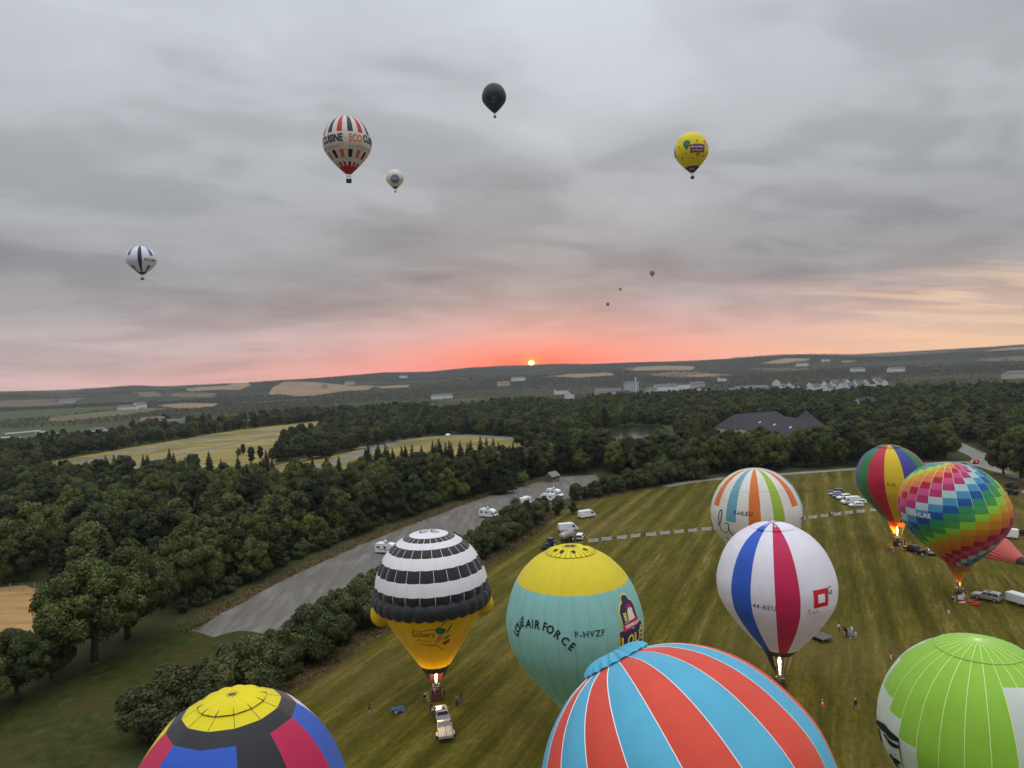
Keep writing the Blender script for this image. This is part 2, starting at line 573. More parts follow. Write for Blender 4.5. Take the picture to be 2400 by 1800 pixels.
def ribbon(name, pts, width, mat, z=0.012):
    vs, fs = [], []
    n = len(pts)
    for i, p in enumerate(pts):
        a, b = pts[max(i - 1, 0)], pts[min(i + 1, n - 1)]
        d = Vector((b[0] - a[0], b[1] - a[1]))
        d.normalize()
        wd = width[i] if hasattr(width, '__len__') else width
        nx, ny = -d.y * wd / 2, d.x * wd / 2
        vs += [(p[0] + nx, p[1] + ny, z), (p[0] - nx, p[1] - ny, z)]
    fs = [(2 * i, 2 * i + 1, 2 * i + 3, 2 * i + 2) for i in range(n - 1)]
    me = bpy.data.meshes.new(name)
    me.from_pydata(vs, [], fs)
    me.materials.append(mat)
    return tag(link(name, me), kind='structure')


def smooth(pts, k=8):
    out = []
    n = len(pts)
    for i in range(n - 1):
        p0, p1, p2, p3 = (Vector(pts[max(min(j, n - 1), 0)][:2]) for j in (i - 1, i, i + 1, i + 2))
        for s in range(k):
            t = s / k
            out.append(0.5 * ((2 * p1) + (p2 - p0) * t + (2 * p0 - 5 * p1 + 4 * p2 - p3) * t * t + (3 * p1 - p0 - 3 * p2 + p3) * t ** 3))
    out.append(Vector(pts[-1][:2]))
    return out


_rj = random.Random(8)
def rough(pts, step, amp):
    """a worn, uneven edge"""
    out = []
    for a, b in zip(pts, pts[1:] + pts[:1]):
        n = max(1, int((b - a).length / step))
        d = (b - a).normalized()
        for i in range(n):
            k = 0 if i == 0 else _rj.uniform(-amp, amp)
            out.append(a + (b - a) * (i / n) + Vector((-d.y, d.x, 0)) * k)
    return out
P = lambda L: [gp(*p) for p in L]
# edge of the launch field along the hedge (photo pixels on the grass line)
EDGE = [Vector((-66, 30, 0)), Vector((-52, 66, 0))] + P([(650, 1640), (1000, 1420), (1230, 1270), (1330, 1190), (1450, 1160), (1600, 1130), (1680, 1122)])
launch = EDGE + [gp(1990, 1103), gp(2250, 1100), Vector((330, 285, 0)), Vector((330, -60, 0)), Vector((-80, -60, 0))]
sheet('launch_field', launch, M_FIELD, 0.010)
sheet('dry_verge', rough([p + Vector((-3.6, 1.6, 0)) for p in EDGE[:-1]] + [p + Vector((.8, -0.4, 0)) for p in reversed(EDGE[:-1])], 3.0, .5), M_VERGE, 0.016)
GL = [(440, 1492), (500, 1450), (600, 1395), (700, 1343), (850, 1275), (1000, 1217), (1120, 1172), (1220, 1142), (1310, 1118), (1400, 1112)]
GR = [(1410, 1165), (1330, 1168), (1240, 1196), (1130, 1250), (1000, 1330), (880, 1395), (740, 1452), (620, 1486), (520, 1500)]
GRAVEL = rough(P([(448, 1478), (430, 1490)] + GL[1:] + GR[:-1] + [(560, 1478), (500, 1494)]), 2.2, .55)
sheet('gravel_track', GRAVEL, M_GRAVEL, 0.008)
gl = P(GL)
sheet("track_bank", rough([p + Vector((-4.6, 2.5, 0)) for p in gl[1:-1]] + [p + Vector((0.3, -0.2, 0)) for p in reversed(gl[1:-1])], 3.0, .5), M_VERGE, 0.0065)
MEADOW = [Vector((-150, 20, 0)), gp(0, 1640), gp(190, 1570), gp(330, 1500), gp(440, 1460)] + [p + Vector((-9, 4, 0)) for p in EDGE[2:4][::-1]] + [Vector((-62, 60, 0)), Vector((-75, 20, 0))]
sheet("meadow", MEADOW, M_MEADOW, 0.0045)
WHEAT = P([(-500, 1620), (-200, 1640), (140, 1495), (130, 1400), (60, 1372), (-300, 1400)])
sheet('wheat_field', WHEAT, M_WHEAT, 0.012)
STRAW_A = P([(60, 1112), (130, 1080), (300, 1050), (560, 1007), (765, 985), (800, 992), (745, 1012), (655, 1042), (645, 1085), (570, 1135), (300, 1150)])
STRAW_B = P([(572, 1160), (655, 1095), (760, 1072), (900, 1042), (1000, 1024), (1100, 1018), (1225, 1026), (1225, 1062), (1110, 1132), (800, 1172)])
sheet('dry_grassland', STRAW_A, M_STRAWF, 0.004)
sheet('dry_grassland', STRAW_B, M_STRAWF, 0.004)
ribbon('circuit_road', smooth(P([(700, 1115), (760, 1090), (840, 1064), (900, 1043), (960, 1029), (1030, 1021), (1110, 1021), (1180, 1026), (1260, 1036)])), 9.0, M_ASPH)
ribbon('circuit_road', smooth(P([(1260, 1040), (1190, 1064), (1120, 1090), (1060, 1110)])), 8.0, M_ASPH)
ribbon('circuit_road', smooth(P([(180, 1086), (330, 1056), (460, 1034), (600, 1014), (770, 993)])), 9.0, M_ASPH)
ribbon('circuit_road', smooth(P([(300, 1092), (420, 1066), (520, 1046), (620, 1028), (760, 1004)])), 8.0, M_ASPH)
ribbon('gravel_strip', smooth(P([(560, 1120), (690, 1082), (800, 1058), (900, 1040)])), 5.0, M_TAN)
KART = P([(-120, 1070), (0, 1056), (120, 1042), (250, 1034), (330, 1020), (300, 1004), (180, 1000), (0, 1006), (-150, 1020)])
sheet('kart_infield', KART, M_GREENF, 0.004)
for L in ([(-60, 1030), (40, 1024), (90, 1020)], [(-60, 1040), (30, 1034), (60, 1033)], [(110, 1030), (160, 1026), (230, 1022), (180, 1018), (120, 1020)]):
    ribbon('kart_track', smooth(P(L)), 8.0, M_ASPH)
far_fields = []
for nm, L, mt in [
    ('crop_field', [(-150, 975), (0, 966), (150, 958), (300, 951), (345, 955), (230, 964), (120, 977), (0, 986), (-150, 996)], M_GREENF),
    ('pale_meadow', [(120, 978), (230, 966), (345, 957), (400, 958), (330, 968), (200, 984), (110, 990)], M_DULL),
    ('stubble_field', [(368, 950), (430, 945), (512, 946), (505, 953), (440, 958), (400, 957)], M_TAN),
    ('stubble_field', [(628, 922), (640, 908), (668, 895), (740, 896), (800, 901), (880, 905), (860, 914), (800, 917), (735, 928), (690, 930)], M_TAN),
    ('stubble_field', [(430, 912), (480, 906), (530, 905), (570, 897), (590, 904), (560, 915), (500, 914), (450, 918)], M_TAN),
    ('stubble_field', [(880, 906), (960, 902), (958, 908), (900, 912)], M_TAN),
    ('stubble_field', [(300, 922), (360, 918), (420, 921), (510, 922), (500, 931), (420, 930), (330, 930)], M_DULL),
    ('meadow_strip', [(960, 968), (1040, 956), (1100, 952), (1150, 950), (1120, 960), (1040, 972), (970, 978)], M_DULL),
    ('meadow_strip', [(1235, 952), (1300, 944), (1360, 941), (1400, 944), (1350, 952), (1270, 957)], M_DULL),
    ('stubble_field', [(1268, 884), (1330, 877), (1420, 873), (1440, 880), (1350, 886)], M_TAN),
    ('stubble_field', [(1490, 860), (1560, 857), (1630, 860), (1620, 868), (1540, 869), (1480, 868)], M_TAN),
    ('stubble_field', [(1600, 882), (1660, 877), (1700, 879), (1640, 885)], M_TAN),
    ('stubble_field', [(1780, 852), (1840, 840), (1900, 841), (1890, 846), (1830, 853)], M_TAN),
    ('stubble_field', [(1970, 846), (2010, 844), (2010, 849), (1975, 850)], M_TAN),
    ('stubble_field', [(2280, 826), (2360, 815), (2430, 812), (2430, 819), (2350, 823)], M_TAN),
    ('stubble_field', [(1932, 924), (1956, 918), (1952, 934), (1930, 936)], M_WHEAT),
]:
    pts = [gt(*p) for p in L]
    far_fields.append(pts)
    sheet(nm, pts, mt, 0.35, drape=True)
LAKE = [gp(*p) for p in [(1385, 1024), (1420, 1004), (1480, 996), (1550, 997), (1572, 1012), (1530, 1028), (1470, 1040), (1410, 1038)]]
M_WATER = bpy.data.materials.new('lake_water')
M_WATER.use_nodes = True
t = NT(M_WATER.node_tree)
co = t.n('ShaderNodeNewGeometry').outputs['Position']
b = t.n('ShaderNodeBsdfPrincipled', Roughness=0.12)
b.inputs['Base Color'].default_value = (0.03, 0.035, 0.015, 1)
t.set(b.inputs['Normal'], t.n('ShaderNodeBump', Strength=0.15, Distance=0.1, Height=t.noise(co, 0.8, 4, 0.6)).outputs[0])
t.n('ShaderNodeOutputMaterial', Surface=b.outputs[0])
sheet('lake', LAKE, M_WATER, 0.02)
# lane behind the launch field and the bend on the right
LANE = smooth([gp(1560, 1140), gp(1640, 1126), gp(1800, 1114), gp(1990, 1100), gp(2110, 1092), gp(2200, 1085), gp(2270, 1084), gp(2330, 1100), gp(2400, 1122), gp(2500, 1150)])
ribbon('lane', LANE, 5.0, M_PALE, 0.02)
ribbon('lane', smooth([gp(2330, 1096), gp(2300, 1070), gp(2260, 1052), gp(2235, 1040), gp(2200, 1030)]), 9.0, M_PALE, 0.026)
YARD = P([(2262, 1092), (2285, 1068), (2330, 1072), (2365, 1086), (2350, 1096)])
sheet('yard', YARD, M_PALE, 0.022)
BROWN = P([(2235, 1108), (2330, 1104), (2420, 1132), (2480, 1170), (2400, 1172), (2300, 1150)])
sheet('dry_ground', BROWN, M_VERGE, 0.014)
# ================================================================== trees
rng = np.random.default_rng(7)


def leaf_mat(name, c0, c1, hue=0.018, val=0.48):
    m = bpy.data.materials.new(name)
    m.use_nodes = True
    t = NT(m.node_tree)
    co = t.n('ShaderNodeTexCoord').outputs['Object']
    rn = t.n('ShaderNodeObjectInfo').outputs['Random']
    n = t.noise(co, 0.45, 3, 0.6)
    isl = t.n('ShaderNodeNewGeometry').outputs['Random Per Island']
    n = t.m('ADD', t.m('MULTIPLY', n, 0.62), t.m('MULTIPLY', isl, 0.38))
    col = t.mix(t.ramp(n, [(0.35, 0.0), (0.65, 1.0)]), c0, c1)
    hs = t.n('ShaderNodeHueSaturation')
    t.set(hs.inputs['Hue'], t.m('MULTIPLY_ADD', rn, hue * 2, 0.488 - hue))
    t.set(hs.inputs['Value'], t.m('MULTIPLY_ADD', t.m('FRACT', t.m('MULTIPLY', rn, 7.31)), val * 2, 1 - val))
    t.set(hs.inputs['Color'], col)
    d = t.n('ShaderNodeBsdfPrincipled', Roughness=0.62)
    d.inputs['Specular IOR Level'].default_value = 0.22
    t.set(d.inputs['Base Color'], hs.outputs[0])
    tr = t.n('ShaderNodeBsdfTranslucent')
    t.set(tr.inputs[0], hs.outputs[0])
    t.n('ShaderNodeOutputMaterial', Surface=t.n('ShaderNodeMixShader', _0=0.22, _1=d.outputs[0], _2=tr.outputs[0]).outputs[0])
    return m


M_LEAF = leaf_mat('broad_leaves', (0.026, 0.040, 0.008), (0.125, 0.142, 0.030))
M_LEAFD = leaf_mat('dark_leaves', (0.018, 0.028, 0.008), (0.075, 0.090, 0.026))
M_SHRUB = leaf_mat('hedge_leaves', (0.026, 0.040, 0.011), (0.115, 0.130, 0.038), 0.025, 0.25)
M_WILLOW = leaf_mat('willow_leaves', (0.060, 0.075, 0.030), (0.135, 0.150, 0.066), 0.02, 0.2)
M_LIME = leaf_mat('fresh_leaves', (0.075, 0.105, 0.014), (0.16, 0.20, 0.028), 0.01, 0.15)
M_NEEDLE = leaf_mat('needles', (0.022, 0.028, 0.011), (0.050, 0.058, 0.024), 0.02, 0.25)
M_FARL = leaf_mat('far_leaves', (0.014, 0.021, 0.010), (0.036, 0.045, 0.021), 0.025, 0.35)
M_BARK = pmat('bark', (0.085, 0.065, 0.05), 0.9, var=0.4, vscale=3, spec=0.1)


def unit(n):
    v = rng.normal(size=(n, 3))
    return v / np.linalg.norm(v, axis=1, keepdims=True)


def cards_mesh(name, pos, nor, size, mat, aspect=0.62, shade=None, extra=None):
    """leaf sprays: one bent rhombus per leaf spray"""
    n = len(pos)
    a = unit(n)
    u = np.cross(nor, a)
    u /= np.linalg.norm(u, axis=1, keepdims=True) + 1e-9
    v = np.cross(nor, u)
    s = size[:, None]
    bend = nor * s * 0.16
    V = np.empty((n, 4, 3))
    V[:, 0] = pos - u * s - bend
    V[:, 1] = pos - v * s * aspect
    V[:, 2] = pos + u * s - bend
    V[:, 3] = pos + v * s * aspect
    sh = nor if shade is None else shade
    N = np.repeat(sh[:, None, :], 4, 1)
    V, N = V.reshape(-1, 3), N.reshape(-1, 3)
    F = np.arange(4 * n).reshape(n, 4)
    nv, nf = len(V), n
    loops = F.reshape(-1)
    starts = np.arange(0, 4 * n, 4)
    tot = np.full(n, 4)
    if extra is not None:
        ev, ef, en = extra
        loops = np.concatenate([loops, (np.asarray(ef) + nv).reshape(-1)])
        starts = np.concatenate([starts, 4 * n + 3 * np.arange(len(ef))])
        tot = np.concatenate([tot, np.full(len(ef), 3)])
        V, N = np.concatenate([V, ev]), np.concatenate([N, en])
        nv, nf = len(V), nf + len(ef)
    me = bpy.data.meshes.new(name)
    me.vertices.add(nv)
    me.vertices.foreach_set('co', V.reshape(-1))
    me.loops.add(len(loops))
    me.loops.foreach_set('vertex_index', loops.astype(np.int32))
    me.polygons.add(nf)
    me.polygons.foreach_set('loop_start', starts.astype(np.int32))
    me.polygons.foreach_set('loop_total', tot.astype(np.int32))
    me.update(calc_edges=True)
    me.validate()
    me.polygons.foreach_set('use_smooth', [True] * len(me.polygons))
    if len(me.vertices) == len(N):
        N = N / (np.linalg.norm(N, axis=1, keepdims=True) + 1e-9)
        me.normals_split_custom_set_from_vertices(N.tolist())
    me.materials.append(mat)
    return me


_ico = bmesh.new()
bmesh.ops.create_icosphere(_ico, subdivisions=2, radius=1.0)
ICO_V = np.array([v.co[:] for v in _ico.verts])
ICO_F = np.array([[v.index for v in f.verts] for f in _ico.faces])
_ico.free()


def crown_mesh(name, rx, rz, zc, blobs, br, nleaf, leaf, mat, flat=0.0, core=0.74, top=1.0, seed=0):
    """a crown of foliage: overlapping clumps, each with leaf sprays on and just under its surface"""
    global rng
    rng = np.random.default_rng(100 + seed)
    c = unit(blobs) * (rng.random((blobs, 1)) ** 0.45) * np.array([[1, 1, 1]])
    c[:, 2] = np.where(c[:, 2] < -flat, -flat * rng.random(blobs), c[:, 2])
    k = 1 - 0.35 * np.clip(c[:, 2], 0, 1) * top
    ctr = c * np.array([[rx - br * rx * 0.8, rx - br * rx * 0.8, rz - br * rx * 0.6]])
    ctr[:, :2] *= k[:, None]
    ctr[:, 2] += zc
    rad = rx * br * rng.uniform(0.65, 1.2, blobs)
    w_ = rad ** 2 / (rad ** 2).sum()
    M = int(nleaf * 1.7)
    bi = rng.choice(blobs, M, p=w_)
    d = unit(M)
    d[:, 2] = np.where((d[:, 2] < -0.35) & (rng.random(M) < 0.7), -d[:, 2], d[:, 2])
    rough = rng.uniform(0.80, 1.10, M) + 0.06 * rng.normal(size=M)
    pos = ctr[bi] + d * (rad[bi] * rough)[:, None]
    # drop sprays buried deep in a neighbouring clump
    keep = np.ones(M, bool)
    for j in range(blobs):
        q = np.linalg.norm(pos - ctr[j], axis=1) < rad[j] * 0.72
        keep &= ~(q & (bi != j))
    idx = np.where(keep)[0][:nleaf]
    pos, d = pos[idx], d[idx]
    nor = d * 0.8 + unit(len(idx)) * 0.75 + np.array([[0, 0, 0.25]])
    nor /= np.linalg.norm(nor, axis=1, keepdims=True)
    out = pos - np.array([[0, 0, zc - rz * 0.3]])
    out /= np.linalg.norm(out, axis=1, keepdims=True) + 1e-9
    shade = d * 0.55 + nor * 0.55 + out * 0.25
    size = leaf * rng.uniform(0.55, 1.35, len(idx))
    ev, ef, en = [], [], []
    for j in range(blobs):
        jit = 1 + 0.12 * rng.normal(size=(len(ICO_V), 1))
        ev.append(ICO_V * jit * rad[j] * core + ctr[j])
        ef.append(ICO_F + j * len(ICO_V))
        en.append(ICO_V)
    return cards_mesh(name, pos, nor, size, mat, shade=shade, extra=(np.concatenate(ev), np.concatenate(ef), np.concatenate(en)))


def conifer_mesh(name, h, r, tiers, per, leaf, mat, seed=0, base=0.12):
    global rng
    rng = np.random.default_rng(500 + seed)
    P_, N_, S_ = [], [], []
    for k in range(tiers):
        t = k / (tiers - 1)
        z0 = h * (base + (1 - base) * t ** 0.92)
        rr_ = r * (1 - t) ** 0.85 + 0.06
        nb = max(5, int(11 * (1 - t) + 5))
        for b in range(nb):
            a = rng.random() * 2 * math.pi
            L = rr_ * rng.uniform(0.65, 1.12)
            m = max(3, int(per * (L / r)))
            s = rng.random(m) ** 0.6
            dx = np.stack([np.cos(a) * s * L, np.sin(a) * s * L, z0 - 0.30 * L * s + 0.16 * L * s ** 2 + rng.normal(0, 0.10, m)], 1)
            dx[:, :2] += rng.normal(0, 0.16, (m, 2)) * (1 - s[:, None] * 0.4)
            P_.append(dx)
            nn = np.stack([np.cos(a) * np.ones(m) * 0.55, np.sin(a) * np.ones(m) * 0.55, np.ones(m)], 1) + rng.normal(0, 0.35, (m, 3))
            N_.append(nn / np.linalg.norm(nn, axis=1, keepdims=True))
            S_.append(leaf * rng.uniform(0.6, 1.2, m) * (0.55 + 0.45 * (1 - t)))
    return cards_mesh(name, np.concatenate(P_), np.concatenate(N_), np.concatenate(S_), mat, aspect=0.42)


def trunk_mesh(name, h, r, limbs, spread, seed=0):
    rd = random.Random(seed)
    mb = MB().mat(M_BARK)
    mb.smooth = True
    top = Vector((rd.uniform(-.3, .3), rd.uniform(-.3, .3), h))
    mid = Vector((rd.uniform(-.2, .2), rd.uniform(-.2, .2), h * 0.45))
    mb.path([(0, 0, -0.3), (0, 0, 0.25), mid, top], [r * 1.5, r * 1.1, r * 0.8, r * 0.3], 8)
    for i in range(limbs):
        a = 2 * math.pi * i / limbs + rd.uniform(-.4, .4)
        z0 = h * rd.uniform(0.35, 0.75)
        L = spread * rd.uniform(0.6, 1)
        p0 = Vector((mid.x * .8, mid.y * .8, z0))
        p1 = p0 + Vector((math.cos(a) * L * .5, math.sin(a) * L * .5, L * .45))
        p2 = p0 + Vector((math.cos(a) * L, math.sin(a) * L, L * .75))
        mb.path([p0, p1, p2], [r * 0.45, r * 0.28, r * 0.1], 6)
    return mb.mesh(name)


# prototypes: (crown mesh, trunk mesh)
BROAD = []
for i in range(6):
    rx, rz, zc = [(4.3, 5.3, 6.6), (4.8, 4.9, 6.2), (3.8, 5.9, 7.0), (5.0, 5.4, 6.8), (4.0, 4.7, 5.8), (3.5, 6.2, 7.4)][i]
    BROAD.append((crown_mesh('crown', rx, rz, zc, 52 + 4 * i, 0.245, 11000, 0.25, [M_LEAF, M_LEAFD][i % 3 == 2], flat=0.92, seed=i),
                  trunk_mesh('trunk', zc, 0.26, 6, rx * 0.8, i)))
SHRUB = []
for i in range(4):
    rx, rz, zc = [(3.2, 2.7, 2.5), (2.7, 2.3, 2.2), (3.6, 2.9, 2.6), (2.4, 2.6, 2.6)][i]
    SHRUB.append((crown_mesh('foliage', rx, rz, zc, 44 + 6 * i, 0.25, 13000, 0.135, M_SHRUB, flat=0.95, seed=20 + i), trunk_mesh('stem', zc, 0.10, 5, rx * 0.7, 20 + i)))
WILLOW = []
for i in range(2):
    WILLOW.append((crown_mesh('foliage', 2.5, 3.4, 3.6, 24, 0.34, 8000, 0.15, M_WILLOW, flat=0.9, core=0.6, seed=40 + i), trunk_mesh('stem', 3.8, 0.12, 6, 1.8, 40 + i)))
LIMET = (crown_mesh('crown', 3.6, 3.6, 5.2, 22, 0.36, 7500, 0.24, M_LIME, flat=0.9, seed=60), trunk_mesh('trunk', 5.0, 0.2, 6, 2.6, 60))
OAK = (crown_mesh('crown', 6.6, 5.4, 7.2, 95, 0.19, 34000, 0.17, M_LEAF, flat=0.72, core=0.68, seed=61), trunk_mesh('trunk', 7.0, 0.42, 9, 5.2, 61))
CONIF = [(conifer_mesh('crown', 15.5, 3.6, 34, 34, 0.55, M_NEEDLE, i), trunk_mesh('trunk', 11.5, 0.16, 0, 1, 70 + i)) for i in range(3)]
PINE = (crown_mesh('crown', 3.6, 2.6, 12.6, 14, 0.42, 5000, 0.28, M_LEAFD, flat=0.6, seed=64), trunk_mesh('trunk', 12.0, 0.22, 6, 2.4, 64))
TREE_N = {}


def tree(kind, proto, loc, s, rz, label, cat='tree', group=None, sz=None):
    o = thing(kind, label, cat, loc, rz, group)
    o.scale = (s, s, sz or s)
    link(proto[1].name.split('.')[0], proto[1], o)
    link(proto[0].name.split('.')[0], proto[0], o)
    return o


def jitter_grid(x0, x1, y0, y1, sp, seed):
    g_ = np.random.default_rng(seed)
    xs, ys = np.meshgrid(np.arange(x0, x1, sp), np.arange(y0, y1, sp))
    xs = xs + g_.uniform(-.42, .42, xs.shape) * sp
    ys = ys + g_.uniform(-.42, .42, ys.shape) * sp
    return xs.ravel(), ys.ravel()


def grow(poly, d):
    c = sum((Vector(p[:2]) for p in poly), Vector((0, 0))) / len(poly)
    return [Vector(p[:2]) + (Vector(p[:2]) - c).normalized() * d for p in poly]


def near_path(x, y, pts, d):
    m = np.full(np.shape(x), 1e9)
    for a, b in zip(pts[:-1], pts[1:]):
        ax, ay, bx, by = a[0], a[1], b[0], b[1]
        L2 = (bx - ax) ** 2 + (by - ay) ** 2 or 1e-9
        u = np.clip(((x - ax) * (bx - ax) + (y - ay) * (by - ay)) / L2, 0, 1)
        m = np.minimum(m, np.hypot(x - ax - u * (bx - ax), y - ay - u * (by - ay)))
    return m < d


HALL_ZONE = [gp(*p) for p in [(1650, 1014), (1720, 990), (1930, 990), (1970, 1050), (1915, 1070), (1850, 1056), (1760, 1034), (1690, 1030)]]
LAKE_GAP = [gp(*p) for p in [(1385, 1072), (1395, 1006), (1480, 997), (1585, 996), (1590, 1045), (1560, 1068)]]
VILLAGE_ZONE = [gt(*p) for p in [(1850, 926), (1880, 905), (1960, 898), (2090, 896), (2110, 908), (2000, 925), (1930, 938)]]
OPEN = [LAKE_GAP, STRAW_A, STRAW_B, KART, grow(LAKE, 0), grow(GRAVEL, 0), WHEAT, MEADOW, launch, HALL_ZONE, VILLAGE_ZONE, YARD, BROWN] + far_fields
# the wood on the left of the track, and the belt behind the lane
WOOD_L = [p + Vector((-6.0, 3.6, 0)) for p in gl[2:]] + [gp(1420, 1085), gp(1300, 1094), gp(1100, 1128), gp(800, 1168), gp(560, 1152), gp(300, 1142), gp(60, 1130), gp(-200, 1130), gp(-300, 1330), gp(0, 1372), gp(120, 1378), gp(240, 1420), gp(420, 1430)]


def view_ok(x, y, m=60):
    """inside the picture's horizontal field, with a margin for steps to the side"""
    return (np.abs(x) < y * 0.82 + m) & (y > 0)


x, y = jitter_grid(-420, 40, 110, 430, 7.4, 1)
k = inpoly(x, y, WOOD_L) & view_ok(x, y)
for pz in (GRAVEL, WHEAT):
    k &= ~inpoly(x, y, grow(pz, 2))
wx, wy = x[k], y[k]
order = np.argsort(np.hypot(wx, wy))
wx, wy = wx[order], wy[order]
NIND = 270
rd = random.Random(3)
for i in range(min(NIND, len(wx))):
    edge = i < 60
    b = BROAD[rd.randrange(6)]
    q_ = rd.random()
    if q_ < .035:
        tree('bright_tree', LIMET, (wx[i], wy[i], 0), rd.uniform(1.0, 1.4), rd.uniform(0, 6.28), 'yellow green tree standing out among the dark trees of the wood', group='bright trees in the wood')
        continue
    if q_ < .12:
        tree('wood_conifer', CONIF[rd.randrange(3)], (wx[i], wy[i], 0), rd.uniform(.85, 1.15), rd.uniform(0, 6.28), 'dark conifer spire among the broadleaf trees of the wood', group='conifers inside the wood')
        continue
    tree('broadleaf_tree', b, (wx[i], wy[i], 0), rd.uniform(0.85, 1.45), rd.uniform(0, 6.28), 'green broadleaf tree packed in the dense wood along the gravel track',
         group='trees of the wood beside the gravel track')
REST = [(wx[NIND:], wy[NIND:], 0.95, 1.35)]
print('wood left', len(wx))
# spruces along the far edge of the wood, standing out against the dry grass
rd = random.Random(11)
SPRUCES = [(205, 1120, .75), (222, 1120, .7), (255, 1118, .85), (338, 1118, .9), (365, 1130, .7), (410, 1115, 1.0), (437, 1122, .95), (465, 1120, .9), (492, 1112, .95), (520, 1122, .8),
           (560, 1120, .85), (590, 1130, .8), (610, 1125, .75), (640, 1130, .85), (735, 1128, .95), (768, 1134, 1.05), (797, 1130, .95), (860, 1133, 1.1), (884, 1128, 1.15), (893, 1130, 1.0), (907, 1131, 1.2),
           (925, 1126, 1.0), (945, 1130, 1.1), (969, 1122, 1.2), (992, 1128, 1.15), (1008, 1124, 1.0), (1022, 1120, 1.1), (1048, 1118, 1.25), (1062, 1122, 1.1), (1082, 1118, 1.15), (1107, 1120, 1.2), (1130, 1112, 1.25),
           (1144, 1114, 1.2), (1160, 1112, 1.3), (1172, 1116, 1.1), (1206, 1118, 1.15), (1016, 1140, 1.0), (955, 1142, .95), (1085, 1136, 1.05), (1120, 1134, 1.0), (870, 1150, .95), (905, 1150, .9), (1040, 1140, 1.0)]
_rs = random.Random(19)
SPRUCES += [(_rs.uniform(850, 1215), _rs.uniform(1112, 1148), _rs.uniform(.95, 1.3)) for _ in range(34)] + [(_rs.uniform(180, 640), _rs.uniform(1116, 1150), _rs.uniform(.8, 1.1)) for _ in range(14)]
for px, py, s in SPRUCES:
    p = gp(px, py + 14)
    tree('spruce_tree', CONIF[rd.randrange(3)], (p.x, p.y, 0), s * rd.uniform(.92, 1.06), rd.uniform(0, 6.28), 'dark pointed spruce at the far edge of the wood before dry grass', group='spruces at the edge of the wood', sz=s * rd.uniform(.92, 1.06))
# woodland behind the lane, round the lake and on the right
x, y = jitter_grid(-60, 620, 262, 560, 6.6, 2)
lane_far = [gp(1290, 1118), gp(1330, 1098), gp(1400, 1098), gp(1480, 1128), gp(1600, 1122), gp(1700, 1110), gp(1990, 1093), gp(2120, 1085), gp(2230, 1076), gp(2262, 1036), gp(2320, 1056), gp(2360, 1090), gp(2420, 1108), gp(2560, 1150), Vector((700, 330, 0)), Vector((700, 560, 0)), Vector((-40, 560, 0)), Vector((-5, 440, 0)), gp(1245, 1060), gp(1270, 1100)]
k = inpoly(x, y, lane_far) & view_ok(x, y)
for z_ in OPEN:
    k &= ~inpoly(x, y, z_)
k &= ~near_path(x, y, LANE, 5.5) & ~near_path(x, y, [gp(2330, 1096), gp(2300, 1070), gp(2260, 1052), gp(2235, 1040)], 8)
# open shore towards the lake
k &= ~inpoly(x, y, LAKE_GAP)
rx_, ry_ = x[k], y[k]
order = np.argsort(np.hypot(rx_, ry_))
rx_, ry_ = rx_[order], ry_[order]
rd = random.Random(5)
N2 = 230
lake_c = sum((p for p in LAKE), Vector()) / len(LAKE)
for i in range(min(N2, len(rx_))):
    infront = 0.13 < math.atan2(rx_[i], ry_[i]) < 0.42 and ry_[i] > 330
    s = rd.uniform(0.48, 0.68) if infront else rd.uniform(1.0, 1.45)
    tree('woodland_tree', BROAD[rd.randrange(6)], (rx_[i], ry_[i], 0), s, rd.uniform(0, 6.28), 'dark green broadleaf tree in the wood behind the lane', group='trees of the wood behind the lane')
q_ = np.arctan2(rx_[N2:], ry_[N2:])
low_ = (q_ > .13) & (q_ < .42) & (ry_[N2:] > 330) & (ry_[N2:] < 470)      # young growth on the slope before lake and halls
REST.append((rx_[N2:][~low_], ry_[N2:][~low_], 0.8, 1.2))
REST.append((rx_[N2:][low_], ry_[N2:][low_], 0.48, 0.66))
print('wood right', len(rx_))
# everything farther out reads as woodland masses and hedgerows
def farpts(r0, r1, sp, seed, lo, hi, dens):
    g_ = np.random.default_rng(seed)
    n = int((r1 ** 2 - r0 ** 2) * 0.82 / sp ** 2)
    r = np.sqrt(g_.uniform(r0 ** 2, r1 ** 2, n))
    a = g_.uniform(-0.82, 0.82, n)
    x, y = r * np.sin(a), r * np.cos(a)
    # broad woods and hedgerows by smooth fields
    f = np.sin(x / 170 + 2 * np.sin(y / 310)) + np.sin(y / 230 - 1.7 * np.sin(x / 400 + 1)) + 0.7 * np.sin((x + y) / 90) + 0.5 * np.sin((x - 1.6 * y) / 61)
    hedge = (np.abs(((x * 0.9 + y * 0.35) / 190) % 1 - .5) < 0.035) | (np.abs(((y * 0.95 - x * 0.3) / 260) % 1 - .5) < 0.03)
    k = (f > dens) | hedge
    for z_ in OPEN:
        k &= ~inpoly(x, y, z_)
    return x[k], y[k], lo, hi
x, y, lo, hi = farpts(300, 1000, 7.4, 11, 0.75, 1.15, -0.95)
k = ~inpoly(x, y, WOOD_L) & ~(inpoly(x, y, lane_far)) & ~near_path(x, y, LANE, 8) & (y > 415)
REST.append((x[k], y[k], lo, hi))
FAR = [farpts(1000, 2200, 10.5, 12, 0.9, 1.6, -0.85), farpts(2200, 3800, 17, 13, 1.3, 2.2, -0.55), farpts(3800, 5600, 22, 14, 1.6, 2.5, -1.1)]


